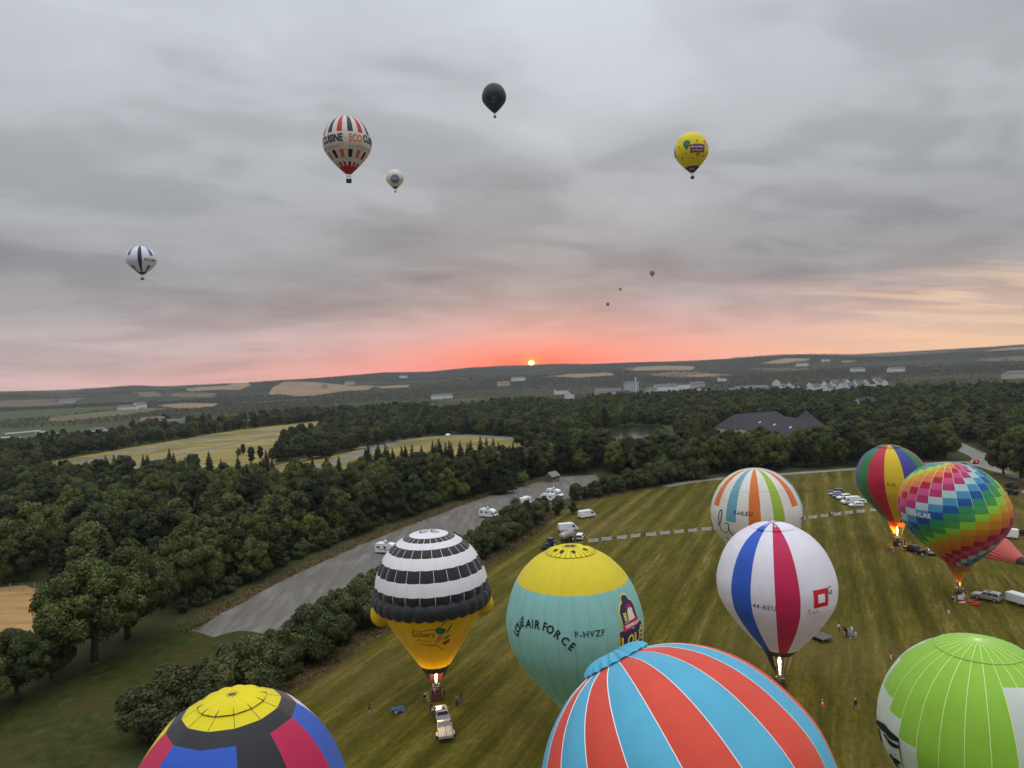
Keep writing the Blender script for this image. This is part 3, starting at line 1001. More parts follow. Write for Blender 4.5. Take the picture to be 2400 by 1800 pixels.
def scatter(name, sets, protos, seed, matswap=None, flatten=1.0):
    """one 'stuff' object: crowns instanced on points by geometry nodes"""
    g_ = np.random.default_rng(seed)
    X_, Y_, S_ = [], [], []
    for x, y, lo, hi in sets:
        X_.append(x); Y_.append(y); S_.append(g_.uniform(lo, hi, len(x)))
    X_, Y_, S_ = map(np.concatenate, (X_, Y_, S_))
    n = len(X_)
    Z_ = terrain(X_, Y_)
    me = bpy.data.meshes.new(name)
    me.vertices.add(n)
    me.vertices.foreach_set('co', np.stack([X_, Y_, Z_ - 0.6 * S_], 1).reshape(-1))
    def attr(nm, typ, arr, key):
        me.attributes.new(nm, typ, 'POINT').data.foreach_set(key, arr)
    attr('rz', 'FLOAT', g_.uniform(0, 6.28, n).astype(np.float32), 'value')
    attr('sc', 'FLOAT_VECTOR', np.stack([S_, S_, S_ * flatten * g_.uniform(.85, 1.1, n)], 1).astype(np.float32).reshape(-1), 'vector')
    attr('pick', 'INT', g_.integers(0, len(protos), n).astype(np.int32), 'value')
    o = link(name, me)
    ng = bpy.data.node_groups.new(name, 'GeometryNodeTree')
    ng.interface.new_socket('Geometry', in_out='INPUT', socket_type='NodeSocketGeometry')
    ng.interface.new_socket('Geometry', in_out='OUTPUT', socket_type='NodeSocketGeometry')
    gi, go = ng.nodes.new('NodeGroupInput'), ng.nodes.new('NodeGroupOutput')
    iop = ng.nodes.new('GeometryNodeInstanceOnPoints')
    g2 = ng.nodes.new('GeometryNodeGeometryToInstance')
    for pr in reversed(protos):
        oi = ng.nodes.new('GeometryNodeObjectInfo')
        oi.inputs['Object'].default_value = pr
        oi.inputs['As Instance'].default_value = True
        oi.transform_space = 'ORIGINAL'
        ng.links.new(oi.outputs['Geometry'], g2.inputs[0])
    def na(nm, typ):
        a = ng.nodes.new('GeometryNodeInputNamedAttribute')
        a.data_type = typ
        a.inputs[0].default_value = nm
        return a.outputs[0]
    cx = ng.nodes.new('ShaderNodeCombineXYZ')
    ng.links.new(na('rz', 'FLOAT'), cx.inputs[2])
    ng.links.new(gi.outputs[0], iop.inputs['Points'])
    ng.links.new(g2.outputs[0], iop.inputs['Instance'])
    iop.inputs['Pick Instance'].default_value = True
    ng.links.new(na('pick', 'INT'), iop.inputs['Instance Index'])
    ng.links.new(cx.outputs[0], iop.inputs['Rotation'])
    ng.links.new(na('sc', 'FLOAT_VECTOR'), iop.inputs['Scale'])
    ng.links.new(iop.outputs[0], go.inputs[0])
    md = o.modifiers.new('scatter', 'NODES')
    md.node_group = ng
    print(name, n)
    return tag(o, kind='stuff')


def first_crowns(kind):
    seen, res = set(), []
    for o in bpy.data.objects:
        if o.parent and o.parent.name.startswith(kind) and o.data and o.name.startswith(('crown', 'foliage')) and o.data.name not in seen:
            seen.add(o.data.name)
            res.append(o)
    return res


def crown_only(o):
    return o


scatter('woodland', REST, first_crowns('broadleaf_tree'), 21)
FARTREE = []
for i in range(3):
    fm = crown_mesh('crown', 5.0, 4.6, 5.6, 9, 0.48, 800, 0.75, M_FARL, flat=0.9, core=0.85, seed=80 + i)
    p = gp([690, 768, 770][i], [1062, 1050, 1075][i])
    o = tree('round_tree', (fm, trunk_mesh('trunk', 4, 0.25, 4, 3, 80 + i)), (p.x, p.y, 0), 0.9, i, 'rounded dark tree on the dry grass between the circuit roads', group='trees on the dry grass')
    FARTREE.append(o.children[1])
tag(scatter('distant_woodland', FAR, FARTREE, 22, flatten=0.8), kind='stuff')
# trees standing on the dry grass of the circuit
rd = random.Random(17)
for px, py, s in [(655, 1078, 1.0), (672, 1076, 1.1), (700, 1070, 1.15), (722, 1074, 1.1), (745, 1068, 1.1), (764, 1058, 1.2), (785, 1060, 1.1), (800, 1052, 1.15), (820, 1048, 1.0), (862, 1034, .95), (893, 1030, .7), (640, 1082, .8), (610, 1078, .7), (590, 1086, .8), (560, 1070, .55), (570, 1066, .6)]:
    p = gp(px, py)
    tree('field_tree', BROAD[rd.randrange(6)], (p.x, p.y, 0), s * 0.95, rd.uniform(0, 6), 'dark broadleaf tree in the row standing on dry grass by the circuit', group='row of trees by the circuit road')
# the hedge between the field and the gravel
rd = random.Random(23)
HEDGE = []
ed = smooth(EDGE, 6)
acc, last = 0.0, None
for p in ed:
    if p.y < 86: continue
    if last is None or (p - last).length > 3.4:
        last = p
        HEDGE.append(p)
for i, p in enumerate(HEDGE):
    yy = p.y
    d = Vector((-0.91, 0.41))
    if yy < 118: rows, s0, off = 2, (1.55, 2.05), 5.0
    elif yy < 150: rows, s0, off = 3, (1.3, 1.75), 5.6
    elif yy < 215: rows, s0, off = 2, (1.3, 1.75), 5.8
    elif yy < 262: rows, s0, off = 1, (1.0, 1.45), 5.4
    else: rows, s0, off = 1, (1.5, 1.9), 5.0
    if 231 < yy < 246: continue
    for r_ in range(rows):
        q = p + d * (off + 2.9 * r_) + Vector((rd.uniform(-.8, .8), rd.uniform(-.8, .8)))
        s = rd.uniform(*s0) * (1.0 if r_ == 0 else 0.95)
        tree('hedge_shrub', SHRUB[rd.randrange(4)], (q.x, q.y, -0.15), s, rd.uniform(0, 6.28), 'rounded dark green shrub in the hedge along the launch field', 'shrub', 'hedge shrubs along the launch field', sz=s * rd.uniform(0.85, 1.1))
for i, (px, py, s, lab) in enumerate([(790, 1452, 1.0, 'pale green willow bush rising above the hedge beside the gravel'), (842, 1436, 1.1, 'tall pale green willow bush in the hedge near the striped balloon'),
                                      (1210, 1250, 1.15, 'grey green willow bush in front of the parked motorhomes'), (1262, 1232, 1.25, 'pale green willow bush between hedge and tractor'), (1310, 1208, 1.05, 'slender young willow bush by the gravel clearing')]):
    p = gp(px, py)
    tree('willow_bush', WILLOW[i % 2], (p.x, p.y, -.1), s, i * 1.3, lab, 'bush')
for px, py, s, lab in [(1345, 1205, .75, 'small dark tree beside the gravel clearing'), (1420, 1160, 1.1, 'round dark tree at the end of the gravel clearing')]:
    p = gp(px, py)
    tree('small_tree', BROAD[4], (p.x, p.y, 0), s * .55, 1.0, lab)
for px, py, s, lab in [(1085, 1172, .85, 'bright yellow green tree at the edge of the wood'), (1225, 1140, .72, 'yellow green young tree near the motorhomes')]:
    p = gp(px, py)
    tree('bright_tree', LIMET, (p.x, p.y, 0), s, 2.0, lab)
p = gp(222, 1555); tree('oak_tree', OAK, (p.x, p.y, 0), 1.52, 0.4, 'large spreading oak beside the wheat field with its trunk showing')
p = gp(300, 1500); tree('oak_tree', OAK, (p.x, p.y, 0), 1.45, 2.4, 'broad oak standing close behind the largest oak by the meadow')
p = gp(440, 1418); tree('oak_tree', OAK, (p.x, p.y, 0), 1.22, 4.1, 'rounded light green oak between the meadow and the wood')
for px, py, s, rz, lab in [(40, 1640, .95, 0.3, 'leafy green tree at the edge of the meadow below the wheat'), (-90, 1700, 1.0, 1.9, 'tree at the meadow edge partly out of the picture'), (120, 1590, .62, 3.0, 'low bushy tree between the meadow trees')]:
    p = gp(px, py)
    tree('meadow_tree', OAK, (p.x, p.y, -.4), s * 1.0, rz, lab)
for px, py, s, rz, lab in [(2392, 1122, 1.75, .4, 'big tree leaning over the bend of the lane'), (2352, 1112, 1.35, 2.0, 'tree standing between the lane and the yard'), (2425, 1140, 1.7, 3.3, 'big tree on the dry ground beside the lane'), (2215, 1078, 1.5, 1.1, 'broad tree at the corner where the lane bends')]:
    p = gp(px, py)
    tree('lane_tree', BROAD[1], (p.x, p.y, 0), s, rz, lab)
for i in range(6):
    p = gp(1215 + 14 * i, [1078, 1070, 1076, 1068, 1074, 1066][i])
    tree('pine_tree', PINE, (p.x, p.y, 0), [.9, 1.1, 1.0, 1.15, .95, 1.05][i], i, 'tall pine with bare trunk and flat crown by the circuit bend', group='pines by the circuit bend')

# undergrowth at the foot of the wood along the gravel
rd = random.Random(41)
gs = smooth([(p.x, p.y) for p in gl[1:-1]], 8)
last = None
for p in gs:
    if last is not None and (p - last).length < 3.6: continue
    last = p
    q = p + Vector((-8.2, 4.9)) + Vector((rd.uniform(-1, 1), rd.uniform(-1, 1)))
    s = rd.uniform(.6, 1.15)
    tree('undergrowth_shrub', SHRUB[rd.randrange(4)], (q.x, q.y, -.2), s, rd.uniform(0, 6), 'dark shrub in the undergrowth where the wood meets the gravel bank', 'shrub', 'undergrowth at the foot of the wood')
# tall dry grass on the verges: nobody could count it
M_TUFT = leaf_mat('dry_tufts', (0.075, 0.060, 0.020), (0.21, 0.155, 0.060), 0.01, 0.2)
rng = np.random.default_rng(77)
tp = []
for line, offs, dn in [(smooth(EDGE, 10), (-4.2, .7), 9), (smooth([(p.x, p.y) for p in gl], 10), (-5.2, 0.3), 7)]:
    for a_, b_ in zip(line[:-1], line[1:]):
        d_ = b_ - a_
        n_ = int(d_.length * dn)
        nr_ = Vector((-d_.y, d_.x)).normalized()
        for _ in range(n_):
            u, v = rng.random(), rng.beta(1.6, 1.3)
            q = a_ + d_ * u + nr_ * -(offs[0] + (offs[1] - offs[0]) * v)
            tp.append((q.x, q.y))
tp = np.array(tp)
tp = np.repeat(tp, 4, 0) + rng.normal(0, .28, (len(tp) * 4, 2))
hh = rng.uniform(.12, .48, len(tp))
nn = rng.normal(size=(len(tp), 3)); nn[:, 2] = np.abs(nn[:, 2]) * .6 + .25
nn /= np.linalg.norm(nn, axis=1, keepdims=True)
tag(link('dry_grass', cards_mesh('dry_grass', np.stack([tp[:, 0], tp[:, 1], hh * .6], 1), nn, hh * .8, M_TUFT, aspect=.35, shade=nn * .5 + np.array([[0, 0, .8]]))), kind='stuff')
# ================================================================== hot-air balloons
def fab(name, col, trans=0.30, rough=0.55):
    if name in MATS:
        return MATS[name]
    m = bpy.data.materials.new(name)
    m.use_nodes = True
    t = NT(m.node_tree)
    co = t.n('ShaderNodeTexCoord').outputs['Object']
    n = t.noise(co, 0.35, 4, 0.6)
    c = t.mix(1.0, (*col, 1), t.ramp(n, [(0.3, 0.93), (0.7, 1.05)]), 'MULTIPLY')
    b = t.n('ShaderNodeBsdfPrincipled', Roughness=rough)
    b.inputs['Specular IOR Level'].default_value = 0.25
    b.inputs['Sheen Weight'].default_value = 0.15
    t.set(b.inputs['Base Color'], c)
    # faint creases of the cloth
    bn = t.n('ShaderNodeBump', Strength=0.22, Distance=0.12, Height=t.noise(t.mapping(co, (1.2, 1.2, 0.35)), 0.9, 5, 0.6, 0.8))
    t.set(b.inputs['Normal'], bn.outputs[0])
    tr = t.n('ShaderNodeBsdfTranslucent')
    t.set(tr.inputs[0], c)
    t.n('ShaderNodeOutputMaterial', Surface=t.n('ShaderNodeMixShader', _0=trans, _1=b.outputs[0], _2=tr.outputs[0]).outputs[0])
    MATS[name] = m
    return m


F_WHITE = fab('cloth_white', (0.88, 0.86, 0.93), 0.30)
F_CREAM = fab('cloth_cream', (0.84, 0.80, 0.74))
F_BLACK = fab('cloth_black', (0.018, 0.0175, 0.019), 0.06)
F_CHAR = fab('cloth_charcoal', (0.021, 0.0205, 0.0225), 0.06)
F_YELLOW = fab('cloth_yellow', (0.90, 0.76, 0.008))
F_GOLD = fab('cloth_gold', (0.88, 0.60, 0.010), 0.34)
F_MUST = fab('cloth_mustard', (0.84, 0.66, 0.03))
F_TEAL = fab('cloth_teal', (0.30, 0.60, 0.57))
F_SKY = fab('cloth_sky', (0.12, 0.52, 0.74))
F_CORAL = fab('cloth_coral', (0.84, 0.095, 0.055))
F_LIME = fab('cloth_lime', (0.33, 0.62, 0.055))
F_CRIM = fab('cloth_crimson', (0.62, 0.025, 0.10))
F_RED = fab('cloth_red', (0.66, 0.03, 0.025))
F_BLUE = fab('cloth_blue', (0.035, 0.125, 0.60))
F_NAVY = fab('cloth_navy', (0.035, 0.04, 0.11))
F_MIDB = fab('cloth_midblue', (0.03, 0.16, 0.33))
F_ORANGE = fab('cloth_orange', (0.80, 0.20, 0.035))
F_STEAL = fab('cloth_stripeteal', (0.16, 0.42, 0.52))
F_SGREEN = fab('cloth_stripegreen', (0.36, 0.54, 0.055))
F_GREEN = fab('cloth_green', (0.035, 0.24, 0.09))
F_MRED = fab('cloth_multired', (0.58, 0.035, 0.075))
F_MBLUE = fab('cloth_multiblue', (0.06, 0.07, 0.33))
F_MYEL = fab('cloth_multiyellow', (0.78, 0.58, 0.03))
F_PINK = fab('cloth_lyingred', (0.60, 0.115, 0.10))
TAPE_W = pmat('tape_white', (0.85, 0.83, 0.85), 0.6)
TAPE_L = pmat('tape_lime', (0.62, 0.80, 0.30), 0.6)
TAPE_D = pmat('tape_dark', (0.10, 0.085, 0.05), 0.7)
RAIN = [fab('cloth_r%d' % i, c, 0.36) for i, c in enumerate([
    (0.36, 0.80, 0.06), (0.78, 0.45, 0.02), (0.76, 0.33, 0.02), (0.80, 0.20, 0.06), (0.50, 0.01, 0.045), (0.70, 0.09, 0.26),
    (0.52, 0.035, 0.16), (0.50, 0.70, 0.72), (0.08, 0.36, 0.56), (0.02, 0.11, 0.42), (0.04, 0.34, 0.14), (0.09, 0.40, 0.10)])]
WICKER = pmat('wicker', (0.20, 0.115, 0.05), 0.85, var=0.35, vscale=14, bump=0.4)
SUEDE = pmat('suede', (0.055, 0.028, 0.02), 0.9)
STEEL = pmat('steel', (0.45, 0.45, 0.46), 0.35, 0.9)
WIRE = pmat('wire', (0.12, 0.12, 0.12), 0.6)
PRINT_K = pmat('print_black', (0.012, 0.012, 0.014), 0.6)
PRINT_W = pmat('print_white', (0.82, 0.82, 0.84), 0.6)
PRINT_R = pmat('print_red', (0.62, 0.015, 0.03), 0.6)
PRINT_O = pmat('print_orange', (0.72, 0.22, 0.08), 0.6)
PRINT_N = pmat('print_navy', (0.03, 0.025, 0.09), 0.6)
PRINT_Y = pmat('print_yellow', (0.80, 0.60, 0.05), 0.6)
PRINT_G = pmat('print_green', (0.03, 0.16, 0.07), 0.6)
PRINT_P = pmat('print_purple', (0.22, 0.04, 0.13), 0.6)
PRINT_GY = pmat('print_grey', (0.33, 0.32, 0.36), 0.6)
PRINT_BG = pmat('print_bluegrey', (0.19, 0.22, 0.33), 0.6)
FLAME = pmat('flame', (1, 0.8, 0.5), 0.9, emit=(1.0, 0.72, 0.38), estr=14.0)
FLAME_LOW = pmat('pilot_flame', (1, 0.5, 0.2), 0.9, emit=(1.0, 0.42, 0.12), estr=3.0)

_dg_cache = {}


def text_tris(s, size=1.0, bold=0.0, shear=0.0, spacing=1.0, align='CENTER'):
    """outline of a word as triangles in the plane"""
    cu = bpy.data.curves.new('word', 'FONT')
    cu.body, cu.size, cu.offset, cu.shear, cu.space_character = s, size, bold, shear, spacing
    cu.align_x, cu.align_y = align, 'CENTER'
    cu.resolution_u = 3
    ob = bpy.data.objects.new('word', cu)
    COL.objects.link(ob)
    bpy.context.view_layer.update()
    me = bpy.data.meshes.new_from_object(ob.evaluated_get(bpy.context.evaluated_depsgraph_get()))
    vs = [tuple(v.co)[:2] for v in me.vertices]
    fs = [tuple(p.vertices) for p in me.polygons]
    bpy.data.objects.remove(ob)
    bpy.data.curves.remove(cu)
    bpy.data.meshes.remove(me)
    return vs, fs


def poly_tris(poly):
    return [tuple(p) for p in poly], [tuple(range(len(poly)))]


def stroke(pts, wd, k=6):
    """a brush stroke as a ribbon polygon"""
    q = smooth([(p[0], p[1]) for p in pts], k)
    n = len(q)
    L_, R_ = [], []
    for i, p in enumerate(q):
        d = (q[min(i + 1, n - 1)] - q[max(i - 1, 0)]).normalized()
        wv = wd * (0.35 + 0.65 * math.sin(math.pi * (i + 0.3) / (n - 0.4)))
        nx = Vector((-d.y, d.x)) * wv / 2
        L_.append(tuple(p + nx)); R_.append(tuple(p - nx))
    vs = L_ + R_
    return vs, [(i, i + 1, n + i + 1, n + i) for i in range(n - 1)]


class Balloon:
    def __init__(self, name, label, base, top, zm, rad, N, facing=None, lean=(0, 0), mouth=0.26, bulge=0.02, prof=None, rot=0.0, group=None, up=None, chord=0.0):
        self.o = thing(name, label, 'hot-air balloon', base, 0, group)
        self.base, self.top, self.zm, self.rad, self.N, self.bulge, self.chord = Vector(base), top, zm, rad, N, bulge, chord
        f = Vector((-base[0], -base[1])) if facing is None else Vector(facing)
        self.phi0 = math.atan2(f.y, f.x) + R(rot)
        self.lean = Vector((lean[0], lean[1], 0))
        self.up = up          # optional tilt matrix of the envelope about its mouth
        if prof is None:
            prof = [(0.0, 1.0), (0.12, 0.997), (0.25, 0.985), (0.45, 0.952), (0.66, 0.885), (0.83, 0.79), (0.945, 0.675), (1.0, 0.56)]
            for u in np.linspace(1, 0, 13)[0:]:
                prof.append((mouth + (0.975 - mouth) * (1 - (1 - u) ** 1.35), 0.45 * u))
        P_ = [Vector((p[0] * rad, zm + p[1] * (top - zm))) for p in prof]
        sm = smooth([(p.x, p.y) for p in P_], 8)
        s = [0.0]
        for a, b in zip(sm[:-1], sm[1:]):
            s.append(s[-1] + (b - a).length)
        self.L = s[-1]
        self.ts = np.array(s) / s[-1]
        self.pr = np.array([max(p.x, 0.0) for p in sm])
        self.pz = np.array([p.y for p in sm])
        self.step = 2 * math.pi / N

    def rz(self, t):
        return float(np.interp(t, self.ts, self.pr)), float(np.interp(t, self.ts, self.pz))

    def bend(self, p):
        if self.up is not None:
            q = Vector((0, 0, self.zm))
            return self.up @ (p - q) + q
        k = max(0.0, (p.z - self.zm) / (self.top - self.zm))
        return p + self.lean * k

    def S(self, th, t, off=0.0):
        """point of the envelope at angle th (0 faces the viewer, positive to the right) and arc t from crown"""
        r, z = self.rz(t)
        u = (th / self.step) % 1.0
        ch = math.cos(self.step / 2) / math.cos((u - 0.5) * self.step)
        f = 1 - self.chord + self.chord * ch
        r2 = r * f + self.bulge * math.sin(math.pi * u) * min(r, self.rad * 0.8) + off * (1 if t > 0.12 else t / 0.12)
        a = self.phi0 + th
        zz = z + off * max(0.0, 1 - t / 0.45)
        return self.bend(Vector((r2 * math.cos(a), r2 * math.sin(a), zz)))

    def find(self, px, py):
        """(angle, arc) of the spot on the near side that a photo pixel shows"""
        best = (1e9, 0, .5)
        eye = Vector((0, 0, CAM_H))
        lo_a, hi_a, lo_t, hi_t = R(-88), R(88), .02, .99
        for rep in range(4):
            for i in range(15):
                a = lo_a + (hi_a - lo_a) * i / 14
                for k in range(17):
                    t = lo_t + (hi_t - lo_t) * k / 16
                    P_ = self.base + self.S(a, t)
                    x_, y_ = proj(P_)
                    d = (x_ - px) ** 2 + (y_ - py) ** 2
                    n = (self.S(a, min(t + .01, 1)) - self.S(a, max(t - .01, 0))).cross(self.S(a + .02, t) - self.S(a - .02, t))
                    if n.dot(eye - P_) < 0: d += 4000
                    if d < best[0]: best = (d, a, t)
            sa, st = (hi_a - lo_a) / 9, (hi_t - lo_t) / 9
            lo_a, hi_a = best[1] - sa, best[1] + sa
            lo_t, hi_t = max(.005, best[2] - st), min(.995, best[2] + st)
        return best[1], best[2]

    def ty(self, px, py):
        return self.find(px, py)[1]

    def textpx(self, s, px, py, size, mat, ky=1.0, off=.06, rot=0.0, parent=None, **kw):
        a, t = self.find(px, py)
        vs, fs = text_tris(s, size, **kw)
        c, n = math.cos(rot), math.sin(rot)
        return self.decal(([(x_ * c - y_ * ky * n, x_ * n + y_ * ky * c) for x_, y_ in vs], fs), a, t, mat, off)

    def lettersx(self, word, pix, size, mat, ky=1.0, **kw):
        """letters one by one along a curve of photo pixels"""
        sp = [self.find(*p) for p in pix]
        r_ = self.rz(sp[0][1])[0]
        loc = [Vector((a * self.rz(t)[0], -t * self.L)) for a, t in sp]
        for i, (ch, (a, t)) in enumerate(zip(word, sp)):
            d = loc[min(i + 1, len(loc) - 1)] - loc[max(i - 1, 0)]
            an = math.atan2(d.y, d.x)
            vs, fs = text_tris(ch, size, **kw)
            c, n = math.cos(an), math.sin(an)
            self.decal(([(x_ * c - y_ * ky * n, x_ * n + y_ * ky * c) for x_, y_ in vs], fs), a, t, mat, .06)

    def panel(self, g, t0, t1, mat, ku=6, rows=30, name='panel', off=0.0, parent=None):
        nr = max(2, int(math.ceil((t1 - t0) * rows)))
        th0 = g * self.step
        vs, ns = [], []
        e = 1e-3
        for i in range(nr + 1):
            t = t0 + (t1 - t0) * i / nr
            for k in range(ku + 1):
                th = th0 + self.step * min(max(k / ku, 1e-4), 1 - 1e-4)
                p = self.S(th, t, off)
                du = self.S(min(th + self.step * .02, th0 + self.step * .9999), t, off) - self.S(max(th - self.step * .02, th0 + self.step * .0001), t, off)
                dt = self.S(th, min(t + e * 4, 1.0), off) - self.S(th, max(t - e * 4, 0.0), off)
                n = dt.cross(du)
                n = n.normalized() if n.length > 1e-9 else Vector((0, 0, 1))
                vs.append(tuple(p)); ns.append(tuple(n))
        W_ = ku + 1
        fs = [(i * W_ + k, (i + 1) * W_ + k, (i + 1) * W_ + k + 1, i * W_ + k + 1) for i in range(nr) for k in range(ku)]
        me = bpy.data.meshes.new(name)
        me.from_pydata(vs, [], fs)
        me.materials.append(mat)
        me.polygons.foreach_set('use_smooth', [True] * len(fs))
        me.normals_split_custom_set_from_vertices(ns)
        return link(name, me, parent or self.o)

    def gores(self, fn, **kw):
        """fn(g) -> list of (t0, t1, material); g counts gores from the one right of centre"""
        for g in range(-self.N // 2, self.N - self.N // 2):
            for t0, t1, m in fn(g):
                self.panel(g, t0, t1, m, **kw)

    def tapes(self, mat, t0=0.03, t1=1.0, wd=0.05, only=None, n=36, off=0.015):
        for g in range(-self.N // 2, self.N - self.N // 2):
            if only and not only(g): continue
            mb = MB().mat(mat)
            th = g * self.step
            pts = [self.S(th, t0 + (t1 - t0) * i / n, off) for i in range(n + 1)]
            dw = []
            for i in range(n + 1):
                r, _ = self.rz(t0 + (t1 - t0) * i / n)
                a = self.phi0 + th + math.pi / 2
                dw.append(Vector((math.cos(a), math.sin(a), 0)) * wd / 2)
            vs = [p - d for p, d in zip(pts, dw)] + [p + d for p, d in zip(pts, dw)]
            mb.add(vs, [(i, i + n + 1, i + n + 2, i + 1) for i in range(n)])
            mb.build('load_tape', self.o)

    def ring(self, t, mat, r=0.05, a0=-math.pi, a1=math.pi, n=96, name='seam_ring', off=0.02):
        mb = MB().mat(mat)
        pts = [self.S(a0 + (a1 - a0) * i / n, t, off) for i in range(n + 1)]
        mb.path(pts, r, 5)
        return mb.build(name, self.o)

    def parachute(self, t1, mat, tape=None, puff=0.10, sag=0.5, name='parachute_vent'):
        """the crown vent: a padded disc a little proud of the envelope"""
        N, K = self.N, 6
        mb = MB().mat(mat)
        mb.smooth = True
        rows = 8
        vs, fs = [], []
        W_ = N * K
        for i in range(rows + 1):
            t = t1 * i / rows
            for k in range(W_):
                th = k * self.step / K
                u = (k % K) / K
                o = 0.07 + puff * math.sin(math.pi * u) * min(1.0, i / 3) * (1 if i < rows else 0.6) + sag * 0.12 * math.sin(math.pi * i / rows)
                vs.append(self.S(th, max(t, 1e-3), o))
        for i in range(rows):
            for k in range(W_):
                j = (k + 1) % W_
                fs.append((i * W_ + k, (i + 1) * W_ + k, (i + 1) * W_ + j, i * W_ + j))
        mb.add(vs, fs)
        o = mb.build(name, self.o)
        if tape:
            m2 = MB().mat(tape)
            for g in range(N):
                m2.path([self.S(g * self.step, max(t1 * i / 6, 1e-3), 0.12) for i in range(7)], 0.03, 4)
            m2.path([self.S(k * self.step / 2, t1, 0.06) for k in range(2 * N + 1)], 0.04, 4)
            m2.build('vent_tape', o)
        return o

    def decal(self, tris, th0, t0, mat, off=0.05, name='lettering', sub=0.35, warp=None, parent=None):
        """flat print laid on the cloth: plane (a,b) metres around (th0,t0)"""
        vs, fs = tris
        bm = bmesh.new()
        bv = [bm.verts.new((p[0], p[1], 0)) for p in vs]
        for f in fs:
            try:
                bm.faces.new([bv[i] for i in f])
            except ValueError:
                pass
        bmesh.ops.triangulate(bm, faces=bm.faces[:])
        for _ in range(4):
            le = [e for e in bm.edges if e.calc_length() > sub]
            if not le: break
            bmesh.ops.subdivide_edges(bm, edges=le, cuts=1)
            bmesh.ops.triangulate(bm, faces=bm.faces[:])
        for v in bm.verts:
            a, b = v.co.x, v.co.y
            if warp: a, b = warp(a, b)
            t = t0 - b / self.L
            r, _ = self.rz(t)
            v.co = self.S(th0 + a / max(r, 0.3), t, off)
        me = bpy.data.meshes.new(name)
        bm.to_mesh(me)
        bm.free()
        me.materials.append(mat)
        return link(name, me, parent or self.o)

    def text(self, s, deg, t, size, mat, **kw):
        off, warp = kw.pop('off', 0.05), kw.pop('warp', None)
        return self.decal(text_tris(s, size, **kw), R(deg), t, mat, off, warp=warp)

    def skirt(self, mats, drop, r1, t=1.0, name='skirt', n=24, arc=(-math.pi, math.pi), rows=4, belly=0.05):
        """cloth below the mouth; mats: list of materials from top to bottom rows"""
        r0, z0 = self.rz(t)
        vs, fs, mi = [], [], []
        mb = MB()
        for i in range(rows + 1):
            u = i / rows
            r = r0 + (r1 - r0) * u + belly * math.sin(math.pi * u)
            for k in range(n + 1):
                a = self.phi0 + arc[0] + (arc[1] - arc[0]) * k / n
                vs.append((r * math.cos(a), r * math.sin(a), z0 - drop * u))
        mb.smooth = True
        for i in range(rows):
            mb.mat(mats[min(len(mats) - 1, i * len(mats) // rows)])
            fs = [(i * (n + 1) + k, (i + 1) * (n + 1) + k, (i + 1) * (n + 1) + k + 1, i * (n + 1) + k + 1) for k in range(n)]
            mb.add(vs if i == 0 else [], [] )
            for f in fs:
                mb.f.append(list(f)); mb.mi.append(mb.cur); mb.sm.append(True)
        return mb.build(name, self.o)

    def basket(self, size=(1.5, 1.2), wall=None, flame=0.0, rz=0.0, light=0.0, trim=None, lift=0.0, wires=True, fh=3.0):
        o = self.o
        M = Matrix.Rotation(rz, 4, 'Z')
        sx, sy = size
        mb = MB().mat(wall or WICKER)
        for c, s in [((0, -sy / 2, .6), (sx, .08, 1.05)), ((0, sy / 2, .6), (sx, .08, 1.05)), ((-sx / 2 + .04, 0, .6), (.08, sy - .08, 1.05)), ((sx / 2 - .04, 0, .6), (.08, sy - .08, 1.05)), ((0, 0, .1), (sx - .1, sy - .1, .1))]:
            mb.box(c, s, M=M)
        bk = mb.build('basket', o)
        mb = MB().mat(trim or SUEDE)
        for c, s in [((0, -sy / 2, 1.15), (sx + .1, .16, .12)), ((0, sy / 2, 1.15), (sx + .1, .16, .12)), ((-sx / 2, 0, 1.15), (.16, sy - .16, .12)), ((sx / 2, 0, 1.15), (.16, sy - .16, .12))]:
            mb.box(c, s, M=M)
        mb.build('padded_rim', bk)
        mb = MB().mat(SUEDE)
        mb.box((0, 0, .03), (sx + .06, sy + .06, .06), M=M)
        mb.build('skid', bk)
        fz = 2.15
        cs = [(-sx / 2 + .1, -sy / 2 + .1), (sx / 2 - .1, -sy / 2 + .1), (sx / 2 - .1, sy / 2 - .1), (-sx / 2 + .1, sy / 2 - .1)]
        for x_, y_ in cs:
            mb = MB().mat(SUEDE)
            mb.tube(M @ Vector((x_, y_, 1.1)), M @ Vector((x_ * .8, y_ * .8, fz)), .045, n=6)
            mb.build('upright', o)
        mb = MB().mat(STEEL)
        q = [M @ Vector((x_ * .8, y_ * .8, fz)) for x_, y_ in cs]
        for a, b in zip(q, q[1:] + q[:1]):
            mb.tube(a, b, .035, n=6)
        bf = mb.build('burner_frame', o)
        for sx_ in (-.22, .22):
            mb = MB().mat(STEEL)
            mb.lathe([(0, fz - .1), (.12, fz - .1), (.15, fz + .25), (.13, fz + .42), (0, fz + .42)], 12, M @ Matrix.Translation((sx_, 0, 0)))
            mb.build('burner', bf)
        if wires:
            for i in range(8):
                th = 2 * math.pi * i / 8 + .2
                mb = MB().mat(WIRE)
                a = self.phi0 + th
                m_ = self.S(th, 1.0)
                mb.tube(min(q, key=lambda p_: (p_ - m_).length), m_, .018, n=4)
                mb.build('cable', o)
        if flame:
            mb = MB().mat(FLAME if flame > 0.3 else FLAME_LOW)
            mb.smooth = True
            k = flame
            mb.lathe([(0.02, 0), (.12 * k, .12), (.20 * k, .9 / 3 * fh), (.30 * k, 1.6 / 3 * fh), (.33 * k, 2.0 / 3 * fh), (.22 * k, 2.5 / 3 * fh), (.10 * k, 2.8 / 3 * fh), (.01, fh)], 12, Matrix.Translation((0, 0, fz + .4)))
            fo = mb.build('flame', bf)
